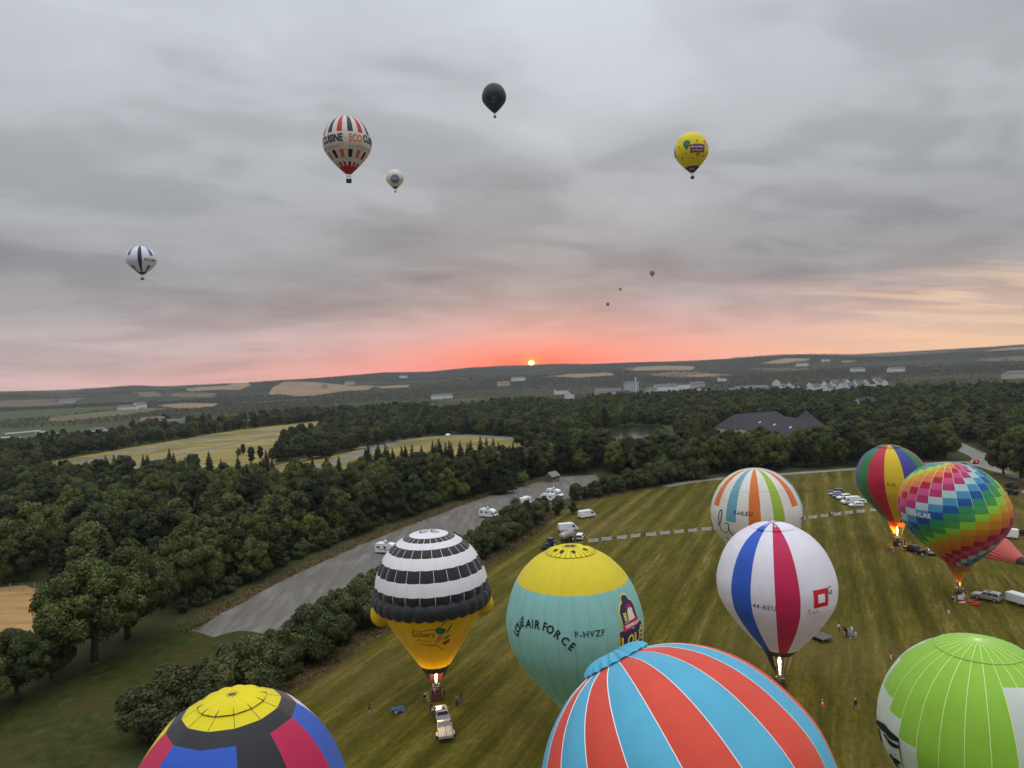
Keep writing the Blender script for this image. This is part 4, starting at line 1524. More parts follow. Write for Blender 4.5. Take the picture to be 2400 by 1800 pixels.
        if light:
            ld = bpy.data.lights.new('burner_glow', 'POINT')
            ld.energy, ld.color, ld.shadow_soft_size = light, (1.0, 0.62, 0.26), 0.5
            lo = link('burner_glow', ld, bf)
            lo.location = (0, 0, fz + .4 + fh * 0.8)
        return bk


def crown_z(px, py, Yd):
    return at(px, py, Yd).z


# ---- 1. the helmeted balloon: banded dome, padded brim, golden cone
b0 = gp(1024, 1640)
B = Balloon('hot_air_balloon', 'balloon with black and white banded dome, padded black brim and golden cone beneath', b0, 25.2, 16.4, 8.15, 24, mouth=0.97, bulge=0.034, rot=3,
            prof=[(math.sin(R(a)) * (1 - 0.03 * (a > 85)), math.cos(R(a))) for a in range(0, 91, 6)], lean=(-0.1, 0))
cuts = [0, .215, .295, .385, .49, .62, .75, .89, 1.0]
B.gores(lambda g: [(a, b, [F_WHITE, F_BLACK][i % 2]) for i, (a, b) in enumerate(zip(cuts[:-1], cuts[1:]))], rows=34)
B.tapes(TAPE_W, 0.215, 1.0, 0.05, off=0.02)
# brim: a quilted ring
mb = MB().mat(F_CHAR)
mb.smooth = True
NB, KB, TB = 32, 6, 14
vs, fs = [], []
for k in range(NB * KB):
    th = B.phi0 + 2 * math.pi * k / (NB * KB)
    pf = 0.30 * abs(math.sin(math.pi * k / KB)) ** .7
    for j in range(TB):
        a = 2 * math.pi * j / TB
        rr_ = 7.85 + (0.68 + pf) * math.cos(a)
        vs.append((rr_ * math.cos(th), rr_ * math.sin(th), 15.6 + (1.0 + pf) * math.sin(a)))
for k in range(NB * KB):
    k2 = (k + 1) % (NB * KB)
    for j in range(TB):
        j2 = (j + 1) % TB
        fs.append((k * TB + j, k2 * TB + j, k2 * TB + j2, k * TB + j2))
mb.add(vs, fs)
mb.build('quilted_brim', B.o)
C_ = Balloon.__new__(Balloon)
C_.__dict__.update(B.__dict__)
def set_prof(b, pts):
    s = [0.0]
    sm = smooth(pts, 6)
    for a, c in zip(sm[:-1], sm[1:]): s.append(s[-1] + (c - a).length)
    b.L, b.ts = s[-1], np.array(s) / s[-1]
    b.pr, b.pz = np.array([p.x for p in sm]), np.array([p.y for p in sm])
    b.lean = Vector((0, 0, 0))
set_prof(C_, [(7.6, 15.4), (7.0, 13.6), (5.6, 11.0), (3.9, 8.2), (2.5, 5.9), (1.75, 4.6)])
C_.N, C_.step, C_.bulge = 16, 2 * math.pi / 16, 0.045
C_.gores(lambda g: [(0, .80, F_GOLD), (.80, .905, F_GOLD), (.905, 1.0, F_BLACK)], rows=20)
for sgn in (-1, 1):
    ear = MB().mat(F_GOLD)
    ear.smooth = True
    th = C_.phi0 + sgn * R(88)
    ear.ball((7.35 * math.cos(th), 7.35 * math.sin(th), 13.7), 1.7, 18, 12, (1, 1, 1.05))
    ear.build('ear', B.o)
C_.skirt([F_BLACK, fab('cloth_maroon', (0.09, 0.012, 0.012))], 1.9, 0.75, name='skirt', arc=(R(38), R(322)))
AH, AT = C_.find(1031, 1490)
PBR, PAM = pmat('print_brown', (0.16, 0.09, 0.02), 0.7), pmat('print_amber', (0.55, 0.27, 0.03), 0.7)
kv = lambda L_: [(x_, y_ * 1.5) for x_, y_ in L_]
C_.textpx('Subery', 992, 1488, 1.15, PBR, ky=1.45, bold=0.012)
C_.decal(stroke(kv([(-3.3, -.6), (-2.7, -.45), (-2.2, -.62), (-1.6, -.5), (-1.0, -.6)]), .22), AH, AT, PAM, name='faint_line')
C_.decal(stroke(kv([(-3.9, .95), (-2.7, .75), (-1.3, .93), (-.6, .85), (.57, 1.55), (1.7, 2.0), (2.4, 2.85)]), .13), AH, AT, PRINT_K, name='drawn_line')
C_.decal(stroke(kv([(-2.7, -.93), (-1.9, -1.1), (-.86, -1.2), (-.14, -1.5), (.64, -2.15)]), .13), AH, AT, PRINT_K, name='drawn_line')
C_.decal(poly_tris(kv([(.07 + .68 * math.cos(q) * (1 + .12 * math.sin(5 * q)), .6 + .42 * math.sin(q)) for q in np.linspace(0, 2 * math.pi, 20, endpoint=False)])), AH, AT, PRINT_G, name='leaf_print')
for k in range(4):
    C_.decal(stroke(kv([(-.05 + .14 * k, .1), (-.3 + .13 * k, -.5), (-.72 + .22 * k, -1.1 + .1 * k)]), .22), AH, AT, PRINT_O, name='carrot_print', off=.06)
for k in (0, 1):
    C_.decal(poly_tris(kv([(.75 + .45 * k + .32 * math.cos(q), -1.05 + .12 * k + .27 * math.sin(q)) for q in np.linspace(0, 2 * math.pi, 14, endpoint=False)])), AH, AT, PRINT_R, name='tomato_print', off=.06)
C_.decal(stroke(kv([(.45, -.5), (.9, -.35), (1.4, -.1)]), .35), AH, AT, PRINT_G, name='leaf_print', off=.07)
C_.decal(stroke(kv([(.8, .2), (1.2, .7), (1.7, 1.3)]), .28), AH, AT, PRINT_G, name='leaf_print', off=.06)
# the swirls on the crown
for a0 in (90, 210, 330):
    pts = []
    for i in range(16):
        a, r_ = i * 0.42, 0.18 + 0.035 * i
        pts.append((r_ * math.cos(a), r_ * math.sin(a)))
    cx_, cy_ = 0.95 * math.cos(R(a0)), 0.95 * math.sin(R(a0))
    vs, fs = stroke(pts + [(-.1 * math.cos(R(a0)) - cx_ * .0, -.1)], .22, 3)
    vz = []
    for x_, y_ in vs:
        X_, Y_ = x_ + cx_, y_ + cy_
        rr_ = math.hypot(X_, Y_)
        vz.append((X_, Y_, float(np.interp(rr_, B.pr, B.pz)) + .14))
    MB().mat(PRINT_K).add(vz, fs).build('swirl_print', B.o)
C_.basket((1.5, 1.2), wall=pmat('wicker_red', (0.13, 0.04, 0.03), 0.85), flame=.85, rz=0.1, light=1300, fh=3.0)
BASKET_HAT = b0

# ---- 2. teal and yellow
Yt = 86.0
pc = at(1345, 1281, Yt)
B = Balloon('hot_air_balloon', 'teal balloon with yellow dome and a dark farm emblem', (at(1352, 1500, Yt).x, Yt, 0), pc.z, 5.0, 8.55, 28, mouth=0.24, bulge=0.020, lean=(-0.35, 0))
B.gores(lambda g: [(0, .305, F_MUST), (.305, .93, F_TEAL), (.93, 1.0, F_SGREEN)], rows=30, ku=4)
B.parachute(0.115, F_YELLOW, TAPE_D, puff=0.05)
B.tapes(pmat('tape_teal', (0.20, 0.45, 0.43), .7), .31, .93, .04, only=lambda g: -9 <= g <= 9)
for t_ in (.45, .60):
    B.ring(t_, pmat('tape_teal', (0.20, 0.45, 0.43), .7), .010, R(-95), R(95), off=.012)
K = 28
for th, ln in [(-60, .7), (-30, .8), (10, .75), (60, .7), (120, .8), (180, .9), (230, .8), (300, .6)]:
    B.decal(poly_tris([(.0, -.5 * ln), (.28, -.1), (.2, .45 * ln), (-.1, .5 * ln), (-.28, .1)]), R(th), 0.075, PRINT_K, off=.22, name='vent_print')
zp = lambda x_, y_: (1150 + x_ / 4.1475, 1250 + y_ / 4.1475)
B.lettersx('LOUÉAIRFORCE', [zp(*q) for q in [(252, 968), (268, 925), (286, 893), (312, 868), (370, 882), (410, 884), (452, 890), (525, 908), (578, 938), (648, 987), (720, 1048), (787, 1104)]], 1.12, PRINT_K, bold=.035, ky=1.15)
B.textpx('F-HVZF', 1383, 1486, 0.98, PRINT_K, bold=0.012, spacing=1.15)
# the farm emblem
em = [(-1.75, 1.2), (-1.75, 4.2), (-1.3, 5.2), (-.75, 5.6), (-.55, 6.4), (0, 6.7), (.55, 6.4), (.75, 5.6), (1.3, 5.2), (1.75, 4.2), (1.75, 1.2), (2.6, 1.2), (2.6, -2.6), (2.0, -2.9), (1.9, -4.9), (-1.9, -4.9), (-2.0, -2.9), (-2.6, -2.6), (-2.6, 1.0)]
TH, TT = B.find(1483, 1484)
ES = 0.68
es = lambda L_: [(x_ * ES * 1.3, y_ * ES) for x_, y_ in L_]
et = lambda tr, x_, y_, ky=1.0: ([(u * ES * 1.3 + x_ * ES * 1.3, v * ES * ky + y_ * ES) for u, v in tr[0]], tr[1])
B.decal(poly_tris(es([(x_ * 1.09, y_ * 1.045) for x_, y_ in em])), TH, TT, PRINT_Y, off=.04, name='emblem_border')
B.decal(poly_tris(es(em)), TH, TT, PRINT_N, off=.07, name='emblem_field')
B.decal(poly_tris(es([(-1.85, .9), (-1.85, 2.0), (1.85, 2.4), (1.85, 1.2)])), TH, TT, PRINT_R, off=.10, name='emblem_band')
B.decal(poly_tris(es([(-.55, 2.2), (-.35, 3.6), (.05, 4.3), (.5, 4.35), (.8, 4.1), (.75, 3.6), (.95, 2.4)])), TH, TT, pmat('print_cream', (0.75, 0.66, 0.5), 0.6), off=.10, name='emblem_bird')
B.decal(poly_tris(es([(-.2, 4.1), (-.35, 4.7), (0, 4.6), (.05, 5.1), (.35, 4.75), (.6, 5.0), (.65, 4.4)])), TH, TT, PRINT_R, off=.10, name='emblem_comb')
B.decal(poly_tris(es([(.75, 3.9), (1.0, 3.4), (.95, 2.9), (.7, 3.2)])), TH, TT, PRINT_R, off=.11, name='emblem_wattle')
for k in range(3):
    B.decal(poly_tris(es([(-1.0, 2.5 + .45 * k), (-1.35, 2.75 + .45 * k), (-1.3, 3.05 + .45 * k), (-1.0, 2.85 + .45 * k), (-.75, 3.05 + .45 * k), (-.7, 2.75 + .45 * k)])), TH, TT, PRINT_Y, off=.10, name='emblem_wheat')
B.decal(et(text_tris('FERMIERS', .74, .015), 0, 1.58), TH, TT, PRINT_W, off=.14)
B.decal(et(text_tris('LES', .5), -1.1, 2.35), TH, TT, PRINT_W, off=.14)
B.decal(et(text_tris('DE', .4), 0, .95), TH, TT, PRINT_W, off=.14)
B.decal(et(text_tris('LOUÉ', 2.0, .05), 0, -.95, 1.3), TH, TT, PRINT_Y, off=.14)
for y_ in (-3.2, -4.1):
    B.decal(stroke(es([(-1.2, y_), (-.8, y_ + .35), (-.4, y_ - .1), (0, y_ + .35), (.4, y_ - .1), (.9, y_ + .3)]), .09), TH, TT, PRINT_W, off=.12, name='script_print')
B.skirt([F_SGREEN], 1.2, 1.5)
B.basket((1.8, 1.4), flame=.8, light=420)

# ---- 3. white with orange, teal and green stripes
Yt = 140.0
pc = at(1768, 1097, Yt)
B = Balloon('hot_air_balloon', 'cream balloon with orange, teal and green stripes and black script', (at(1776, 1300, Yt).x, Yt, 0), pc.z, 6.0, 9.0, 24, mouth=0.25, rot=-24.5 + 30, bulge=0.012)
E_T, E_G, E_OL, E_OR = B.ty(1742, 1227), B.ty(1845, 1222), B.ty(1696, 1190), B.ty(1872, 1183)
def stripes(g):
    k = (g // 2) % 12
    if g % 2 == 0:
        return [(0, .87, F_CREAM), (.87, 1, F_BLACK)]
    col, end = {10: (F_STEAL, E_T), 11: (F_ORANGE, .72), 0: (F_SGREEN, E_G), 1: (F_ORANGE, E_OR), 9: (F_ORANGE, E_OL), 8: (F_SGREEN, .60), 2: (F_STEAL, .6), 7: (F_STEAL, .6)}.get(k, (F_ORANGE if k % 2 else F_SGREEN, .6))
    return [(0, end, col), (end, .87, F_CREAM), (.87, 1, F_BLACK)]
B.gores(stripes, rows=26, ku=4)
B.tapes(TAPE_W, .03, .9, .05, only=lambda g: -8 <= g <= 8)
B.ring(.30, F_CREAM, .035)
B.textpx('F-HLEU', 1741, 1204, 1.15, PRINT_K, bold=.01)
for th, t_, pts in [(-57, .62, [(-1.4, 2.2), (-.4, 1.0), (.6, 2.6), (.9, 4.1), (.3, 4.2), (-.2, 2.4), (0, .6), (1.0, -.3), (1.8, .2)]), (-52, .64, [(.6, 2.4), (1.6, 2.4), (1.5, .9), (2.2, -.4), (1.2, -.9)]), (-50, .70, [(-.6, .8), (.6, -.2), (1.9, -.4)]),
                    (63, .64, [(-1.2, -.6), (.2, .4), (1.2, 2.6), (1.8, 4.4), (1.2, 4.6), (.6, 2.4), (1.0, .6)]), (60, .62, [(-.2, 2.4), (.8, 2.6), (.4, 1.2)]), (58, .70, [(-.6, .4), (.6, .2), (1.4, .8)])]:
    B.decal(stroke(pts, .26), R(th), t_, PRINT_K, name='script_print')
for th, t_ in [(-50, .77), (-38, .80), (-26, .82), (40, .80), (52, .76), (-12, .84), (24, .83)]:
    B.decal(poly_tris([(-1.3, .9), (-.3, .5), (.9, -1.2), (.2, -1.4), (-.4, -.4)]), R(th), t_, PRINT_K, name='script_print')
B.basket((1.8, 1.4))

# ---- 4. white with one blue and one red gore
Yt = 98.0
pc = at(1809, 1226, Yt)
B = Balloon('hot_air_balloon', 'white balloon with one royal blue and one crimson gore, burner alight', (at(1826, 1525, Yt).x, Yt, 0), pc.z, 5.9, 8.15, 16, mouth=0.24, rot=-0.8, bulge=0.012, lean=(-.25, 0))
B44 = .945
B.gores(lambda g: [(0, B44, {0: F_CRIM, -2: F_BLUE, 6: F_BLUE, -7: F_RED}.get(g, F_WHITE)), (B44, 1, F_BLACK)], rows=32, ku=5)
B.parachute(0.115, F_WHITE, None, puff=.03)
B.panel(0, 0.0, 0.118, F_CRIM, off=.16, name='vent_stripe'); B.panel(-2, 0.0, 0.118, F_BLUE, off=.16, name='vent_stripe')
B.panel(6, 0.0, 0.118, F_BLUE, off=.16, name='vent_stripe'); B.panel(-7, 0.0, 0.118, F_RED, off=.16, name='vent_stripe')
B.textpx('44-BEU', 1791, 1424, 0.92, PRINT_N, bold=.004, spacing=1.1)
a_, t_ = B.find(1924.5, 1403)
B.decal(poly_tris([(-1.25, -1.15), (1.25, -1.15), (1.25, 1.25), (-1.25, 1.25)]), a_, t_, PRINT_R, name='square_logo')
B.decal(poly_tris([(-.6, -.55), (.6, -.55), (.6, .6), (-.6, .6)]), a_, t_, PRINT_W, off=.09, name='square_logo')
B.textpx('G', 1944, 1384, 1.5, PRINT_N)
a_, t_ = B.find(1910, 1434)
B.decal(stroke([(-1.2, -.3), (-.9, .5), (-.8, -.3), (-.3, .1), (0, -.3), (.3, .15), (.7, -.25), (1.2, .1)], .12), a_, t_, PRINT_GY, name='script_print')
B.skirt([F_CHAR], 2.6, .95, arc=(R(-150), R(-25)), name='scoop')
B.basket((1.5, 1.2), flame=.62, light=650, fh=3.0)

# ---- 5. broad stripes of blue, green, red and yellow
b0 = gp(2104, 1279)
Yt = b0.y
pc = at(2076, 1044, Yt)
B = Balloon('hot_air_balloon', 'leaning balloon with broad navy, green, red and yellow stripes', b0, pc.z, 6.3, 8.35, 24, mouth=0.25, rot=-11.3, bulge=0.006, lean=(pc.x - b0.x + .8, 0))
B.gores(lambda g: [(0, 1.0, [F_MYEL, F_MBLUE, F_GREEN, F_MRED][(g // 2) % 4])], rows=32, ku=5)
B.parachute(.10, F_GREEN, TAPE_D, puff=.03)
for g in range(-12, 12):
    B.panel(g, .0, .10, [F_MYEL, F_MBLUE, F_GREEN, F_MRED][(g // 2) % 4], off=.17, name='vent_panel', ku=3)
B.panel(-1, .44, .575, F_CRIM, off=.03, name='patch')
B.textpx('F-H', 2089, 1136.5, 1.15, PRINT_K)
B.skirt([F_ORANGE], 1.1, 1.75)
B.skirt([F_ORANGE], 3.2, .8, arc=(R(-130), R(10)), name='scoop')
B.basket((1.6, 1.3), flame=.5, light=2200, fh=2.3, wall=pmat('wicker_dark', (0.06, 0.04, 0.03), .9))
BASKET_MULTI = b0

# ---- 6. rainbow chequer
b0 = gp(2251, 1404)
Yt = b0.y
pc = at(2212, 1084, Yt)
B = Balloon('hot_air_balloon', 'balloon chequered in rainbow panels that spiral round it', b0, pc.z, 7.0, 9.5, 24, mouth=0.23, rot=-9.5, bulge=0.012, lean=(pc.x - b0.x + .9, 0))
NROW = 19
edges_ = [0.0] + [0.03 + 0.97 * i / NROW for i in range(NROW + 1)]
lone = []
for g in range(-12, 12):
    th = (g + .5) * B.step
    for k in range(len(edges_) - 1):
        t0, t1 = edges_[k], edges_[k + 1]
        m = RAIN[(k + g + 0) % 12] if k > 0 else RAIN[(g + 1) % 12]
        if abs(th) < R(99) or t1 < .22:
            B.panel(g, t0, t1, m, rows=44, ku=4)
        else:
            lone.append((g, t0, t1, m))
# panels of the far side, sewn into one part
mb = MB()
for g, t0, t1, m in lone:
    mb.mat(m)
    mb.add([B.S((g + e) * B.step, t) for t in (t0, (t0 + t1) / 2, t1) for e in (.001, .5, .999)], [(0, 3, 4, 1), (1, 4, 5, 2), (3, 6, 7, 4), (4, 7, 8, 5)])
tag(mb.build('far_side_panels', B.o), kind='stuff')
B.tapes(TAPE_W, .02, .45, .045, only=lambda g: -7 <= g <= 7)
B.textpx('F-HLAE', 2157, 1207, 1.25, PRINT_W, bold=.02, off=.16)
fo = fab('cloth_scoop', (0.62, 0.25, 0.05), .5)
B.skirt([fo], 1.2, 1.7)
B.skirt([fo], 3.6, .7, arc=(R(-140), R(30)), name='scoop')
B.basket((1.6, 1.3), flame=.28, light=90, fh=.8, wall=pmat('wicker_plain', (0.22, 0.13, 0.07), .9))
BASKET_RAIN = b0

# ---- 7. lime green with white flank and black drawing
Yt = 59.0
pc = at(2286, 1503, Yt)
B = Balloon('hot_air_balloon', 'lime green balloon with white flank and black drawn figures', (at(2300, 1503, Yt).x, Yt, 0), pc.z, 5.2, 8.1, 28, mouth=.25, rot=4, bulge=0.014, lean=(-.25, 0))
LIMS = {-13: .20, -14: .22, -12: .19, -11: .17, -10: .17, -9: .18}
for px_, py_ in [(2136, 1748), (2092, 1672), (2074, 1612), (2088, 1566), (2110, 1540)]:
    a_, t_ = B.find(px_, py_)
    LIMS[int(math.floor(a_ / B.step))] = t_
_gs = sorted(k for k in LIMS if k > -9)
for k in range(-9, _gs[-1]):
    if k not in LIMS: LIMS[k] = LIMS[max(q for q in LIMS if q < k)]
a_, T_W = B.find(2372, 1612)
G_W = int(math.floor(a_ / B.step))
print('lime', LIMS, G_W, T_W)
def limefn(g):
    # the white flank climbs towards the left in steps
    lim = LIMS.get(g)
    if lim: return [(0, lim, F_LIME), (lim, .92, F_WHITE2), (.92, 1, F_BLACK)]
    if G_W <= g < G_W + 3: return [(0, T_W, F_LIME), (T_W, .9, F_WHITE2), (.9, 1, F_BLACK)]
    return [(0, .92, F_LIME), (.92, 1, F_BLACK)]
F_WHITE2 = fab('cloth_offwhite', (0.70, 0.74, 0.66), .28)
B.gores(limefn, rows=34, ku=5)
B.tapes(TAPE_L, .02, .95, .055, only=lambda g: -5 <= g <= 9)
B.parachute(.135, F_LIME, TAPE_L, puff=.03)
def on(pts_px, wd, m=PRINT_K):
    sp = [B.find(*q) for q in pts_px]
    a0, t0 = sp[0]
    B.decal(stroke([((a - a0) * B.rz(t)[0], (t0 - t) * B.L) for a, t in sp], wd), a0, t0, m, name='drawn_figure', off=.07)
lz = lambda x_, y_: (1900 + x_ / 3.95, 1380 + y_ / 3.95)
on([lz(*q) for q in [(612, 1235), (660, 1270), (740, 1350), (822, 1405)]], .75)
on([lz(*q) for q in [(680, 1345), (720, 1400), (770, 1445), (822, 1462)]], .45)
on([lz(*q) for q in [(640, 1290), (650, 1350), (662, 1420)]], .55)
on([lz(*q) for q in [(822, 1405), (835, 1520), (860, 1650)]], .14)
on([lz(*q) for q in [(650, 1420), (680, 1540), (725, 1655)]], .14)
on([lz(*q) for q in [(735, 1545), (775, 1580), (835, 1610)]], .5)
on([lz(*q) for q in [(765, 1580), (790, 1620), (815, 1655)]], .9)
on([lz(*q) for q in [(742, 1525), (752, 1533), (762, 1536)]], .12)
on([lz(*q) for q in [(785, 1532), (792, 1537), (798, 1540)]], .12)
B.basket((1.6, 1.3))

# ---- 8. the big blue and coral striped balloon, leaning
axis = Vector((-.40, .41, .82)).normalized()
ctr = at(1605, 1865, 50.0)
mo = ctr - axis * 13.1
tilt = Vector((0, 0, 1)).rotation_difference(axis).to_matrix().to_4x4()
B = Balloon('hot_air_balloon', 'large leaning balloon striped in sky blue and coral with white seams', (mo.x, mo.y, 0), mo.z + 23.6, mo.z, 10.9, 20, mouth=.25, rot=4, bulge=0.018, up=tilt)
B.gores(lambda g: [(0, .95, [F_SKY, F_CORAL][g % 2]), (.95, 1.0, F_SKY)], rows=40, ku=6)
B.tapes(TAPE_W, .086, .95, .06, n=48)
B.parachute(.085, F_SKY, None, puff=.22, sag=3.2)
B.basket((2.2, 1.6))
BIGB = B

# ---- 9. black shoulders with yellow crown
Yt = 49.0
pc = at(541, 1634, Yt)
B = Balloon('hot_air_balloon', 'balloon with yellow crown, black shoulders and blue, red and yellow gores', (at(548, 1634, Yt).x, Yt, 0), pc.z, 5.0, 8.0, 12, mouth=.25, rot=1, bulge=0.0, chord=0.75, lean=(-.2, .2))
T_B = B.ty(500, 1756)
T_Y = B.ty(520, 1712)
print('bl', T_B, T_Y)
low = {-5: F_YELLOW, -4: F_YELLOW, -3: F_CRIM, -2: F_BLUE, -1: F_BLUE, 0: F_BLACK, 1: F_CRIM, 2: F_BLUE, 3: F_WHITE, 4: F_YELLOW, 5: F_CRIM, -6: F_WHITE}
B.gores(lambda g: [(0, T_Y, F_YELLOW), (T_Y, T_B, F_CHAR), (T_B, .50 if g == 2 else .95, F_CHAR if g == 0 else low[g])] + ([(.50, .95, F_WHITE)] if g == 2 else []) + [(.95, 1, F_BLACK)], rows=34, ku=6)
B.parachute(T_Y * .66, F_YELLOW, TAPE_D, puff=.12, sag=.8)
B.tapes(TAPE_D, T_Y * .66, T_Y, .04)
B.basket((1.5, 1.2))

# ---- in the air
def fly(label, px, ytop, ybot, dia, dpx, N, **kw):
    """crown and basket pixels plus the balloon's own diameter give its distance"""
    Yd = dia * FPX / dpx
    bot, top = at(px, ybot, Yd), at(px, ytop, Yd)
    return Balloon('hot_air_balloon', label, bot, top.z - bot.z, kw.pop('zm', 3.3), dia / 2, N, **kw)

B = fly('white flying balloon lettered in black and orange with a red base', 818, 275, 428, 17.5, 112, 28, mouth=.14, rot=2, bulge=.004)
e1, e2, e3, e4, e5, e6 = (B.ty(819, q) for q in (307, 348.6, 368, 378.5, 388.5, 389))
print('eco', e1, e2, e3, e4, e5, e6)
def ecofn(g):
    if g % 2: return [(0, e5, F_CREAM), (e5, 1, F_RED)]
    k = (g // 2) % 2
    return [(0, .05, F_CREAM), (.05, e1, [F_CHAR, F_RED][k]), (e1, e2, F_CREAM), (e2, e3, [F_CHAR, F_ORANGE][k]), (e3, e4, F_CREAM), (e4, e5, [F_CHAR, F_RED][k]), (e5, 1, F_RED)]
B.gores(ecofn, rows=24, ku=3)
B.textpx('ECO', 817.5, 322, 2.45, PRINT_O, ky=1.45, bold=.09, align='LEFT')
B.textpx('CUISINE', 850.5, 324, 2.45, PRINT_K, ky=1.45, bold=.10, align='LEFT')
B.textpx('CUISINE', 802.5, 322, 2.45, PRINT_K, ky=1.45, bold=.10, align='RIGHT')
B.textpx('La cuisine tout', 818, 340, 1.8, PRINT_GY, align='LEFT')
B.textpx('tout compris !', 804, 340, 1.8, PRINT_GY, align='RIGHT')
B.basket((1.7, 1.4), wall=pmat('wicker_grey', (0.05, 0.045, 0.04), .9))

B = fly('cream flying balloon with yellow flanks and a blue grey disc', 927, 397, 451, 17.0, 41, 20, mouth=.12, bulge=.003)
B.gores(lambda g: [(0, .90, F_MUST if (g in (5, 6, 7, 8, -7, -8, -9)) else F_CREAM), (.90, 1, F_CHAR)], rows=20, ku=3)
a_, t_ = B.find(926, 419)
B.decal(poly_tris([(4.2 * math.cos(a), 4.6 * math.sin(a)) for a in np.linspace(0, 2 * math.pi, 24, endpoint=False)]), a_, t_, PRINT_BG, name='disc_print', sub=1.2, off=.12)
B.decal(stroke([(-2.6, -.4), (-2.0, .9), (-1.4, -.4), (-.6, .5), (.1, -.5), (.8, .6), (1.5, -.4), (2.6, .4)], .5), a_, t_, PRINT_W, off=.2, name='script_print')
B.basket((1.7, 1.4))

B = fly('plain black flying balloon with faint grey print', 1160, 196, 276, 17.0, 57, 20, mouth=.10, bulge=.004)
B.gores(lambda g: [(0, 1, F_CHAR)], rows=22, ku=3)
PG = pmat('print_faint', (0.16, 0.16, 0.17), .7)
B.textpx('aki', 1159, 228, 3.2, PG)
a_, t_ = B.find(1158, 238)
B.decal(stroke([(-2.6, .3), (-1.6, -.5), (-.4, .6), (.8, -.4), (2.2, .3)], .5), a_, t_, PG, name='script_print')
for th, t_ in [(-52, .42), (38, .36), (58, .60), (-50, .62)]:
    B.decal(poly_tris([(-.5, -.6), (.5, -.6), (0, .6)]), R(th), t_, PG, name='faint_print')
B.basket((1.6, 1.3), wall=SUEDE)

B = fly('yellow flying balloon with small painted balloons and a purple banner', 1623, 311, 419, 17.5, 78, 20, mouth=.13, bulge=.003)
B.gores(lambda g: [(0, .875, F_YELLOW), (.875, 1, fab('cloth_plum', (0.11, 0.025, 0.04), .15))], rows=24, ku=3)
drop = lambda s: [(s * p[0], s * p[1]) for p in [(0, -1.5), (.5, -.8), (.95, 0), (.95, .6), (.6, 1.1), (0, 1.3), (-.6, 1.1), (-.95, .6), (-.95, 0), (-.5, -.8)]]
for px_, py_, s_, m_ in [(1609, 338.5, 1.95, PRINT_G), (1634.4, 330, .5, PRINT_P), (1651, 332.5, .8, PRINT_R), (1635.8, 361, 1.1, PRINT_O), (1600, 371, .42, PRINT_P), (1624, 370.5, .36, PRINT_G), (1647.5, 366, .42, PRINT_P), (1608, 360, .34, PRINT_G), (1656, 340, .4, PRINT_G), (1592, 346, .5, PRINT_P)]:
    a_, t_ = B.find(px_, py_)
    B.decal(poly_tris(drop(s_)), a_, t_, m_, name='painted_balloon', sub=1.0)
a_, t_ = B.find(1635, 347.5)
B.decal(poly_tris([(-4.0, 2.1), (0, 2.4), (4.4, 2.1), (3.9, -1.9), (0, -1.8), (-3.5, -2.2)]), a_, t_, PRINT_P, name='banner_print', sub=.8, off=.09)
B.decal(text_tris('Montgolfiades', 1.15, .02), a_, t_ - .9 / B.L, PRINT_W, .16)
B.decal(text_tris('de Thouars', 1.15, .02), a_, t_ + .85 / B.L, PRINT_W, .16)
for th in (-78,):
    B.decal(poly_tris([(-1.6, 2.6), (1.2, 2.2), (1.4, -3.4), (-1.6, -3.0)]), R(th), .50, PRINT_P, name='banner_print', sub=.8)
for t_ in (.93, .955):
    B.decal(stroke([(-1.6, 0), (0, .1), (1.6, .3)], .25), 0, t_, PRINT_W, name='base_print')
B.basket((1.6, 1.3), wall=SUEDE)

B = fly('white flying balloon with navy and blue stripes over open fields', 334, 577, 656, 17.5, 67, 24, mouth=.12, bulge=.003, rot=-13.5)
w1, w2, w3, w4, w5 = (B.ty(334, q) for q in (597.4, 595, 620.5, 625.6, 637))
def wbfn(g):
    if g == 0: return [(0, 1, F_NAVY)]
    if g in (3, -3, 9, -9): return [(0, w1, F_MIDB), (w1, w3, F_WHITE), (w3, 1, F_NAVY)]
    if g in (6, -6, 11): return [(0, w2, F_NAVY), (w2, w4, F_WHITE), (w4, 1, F_NAVY)]
    return [(0, w5, F_WHITE), (w5, 1, F_NAVY)]
B.gores(wbfn, rows=22, ku=3)
B.textpx('PROMA', 353.5, 610, 2.1, PRINT_K, bold=.05, spacing=1.2)
B.basket((1.6, 1.3))

# specks on the horizon: too far to show parts
for px, yt, yb, dp, m_, lab in [(1529, 634, 650, 12, pmat('far_rose', (0.30, 0.11, 0.14), .8), 'tiny rose coloured balloon drifting far off, the highest of the distant ones'),
                                (1454, 674, 683, 7.5, pmat('far_grey', (0.26, 0.26, 0.26), .8), 'tiny grey balloon far off, middle one of the distant three'),
                                (1425, 709, 719, 9, pmat('far_olive', (0.16, 0.14, 0.11), .8), 'tiny dark balloon far off, the lowest of the distant three')]:
    Yd = 17.0 * FPX / dp
    bot, top = at(px, yb, Yd), at(px, yt, Yd)
    h = top.z - bot.z
    mb = MB().mat(m_)
    mb.smooth = True
    prof = [(0.01, h), (3.5, h * .985), (6.4, h * .91), (8.2, h * .78), (8.5, h * .65), (7.6, h * .5), (5.2, h * .34), (2.6, h * .2), (1.2, h * .14)]
    mb.lathe(prof, 20)
    mb.mat(SUEDE).box((0, 0, .6), (1.6, 1.4, 1.2))
    for s1 in (-1, 1):
        for s2 in (-1, 1):
            mb.tube((s1 * .7, s2 * .6, 1.1), (s1 * .8, s2 * .8, h * .16), .05, n=4)
    tag(mb.build('hot_air_balloon', loc=bot), lab, 'hot-air balloon')

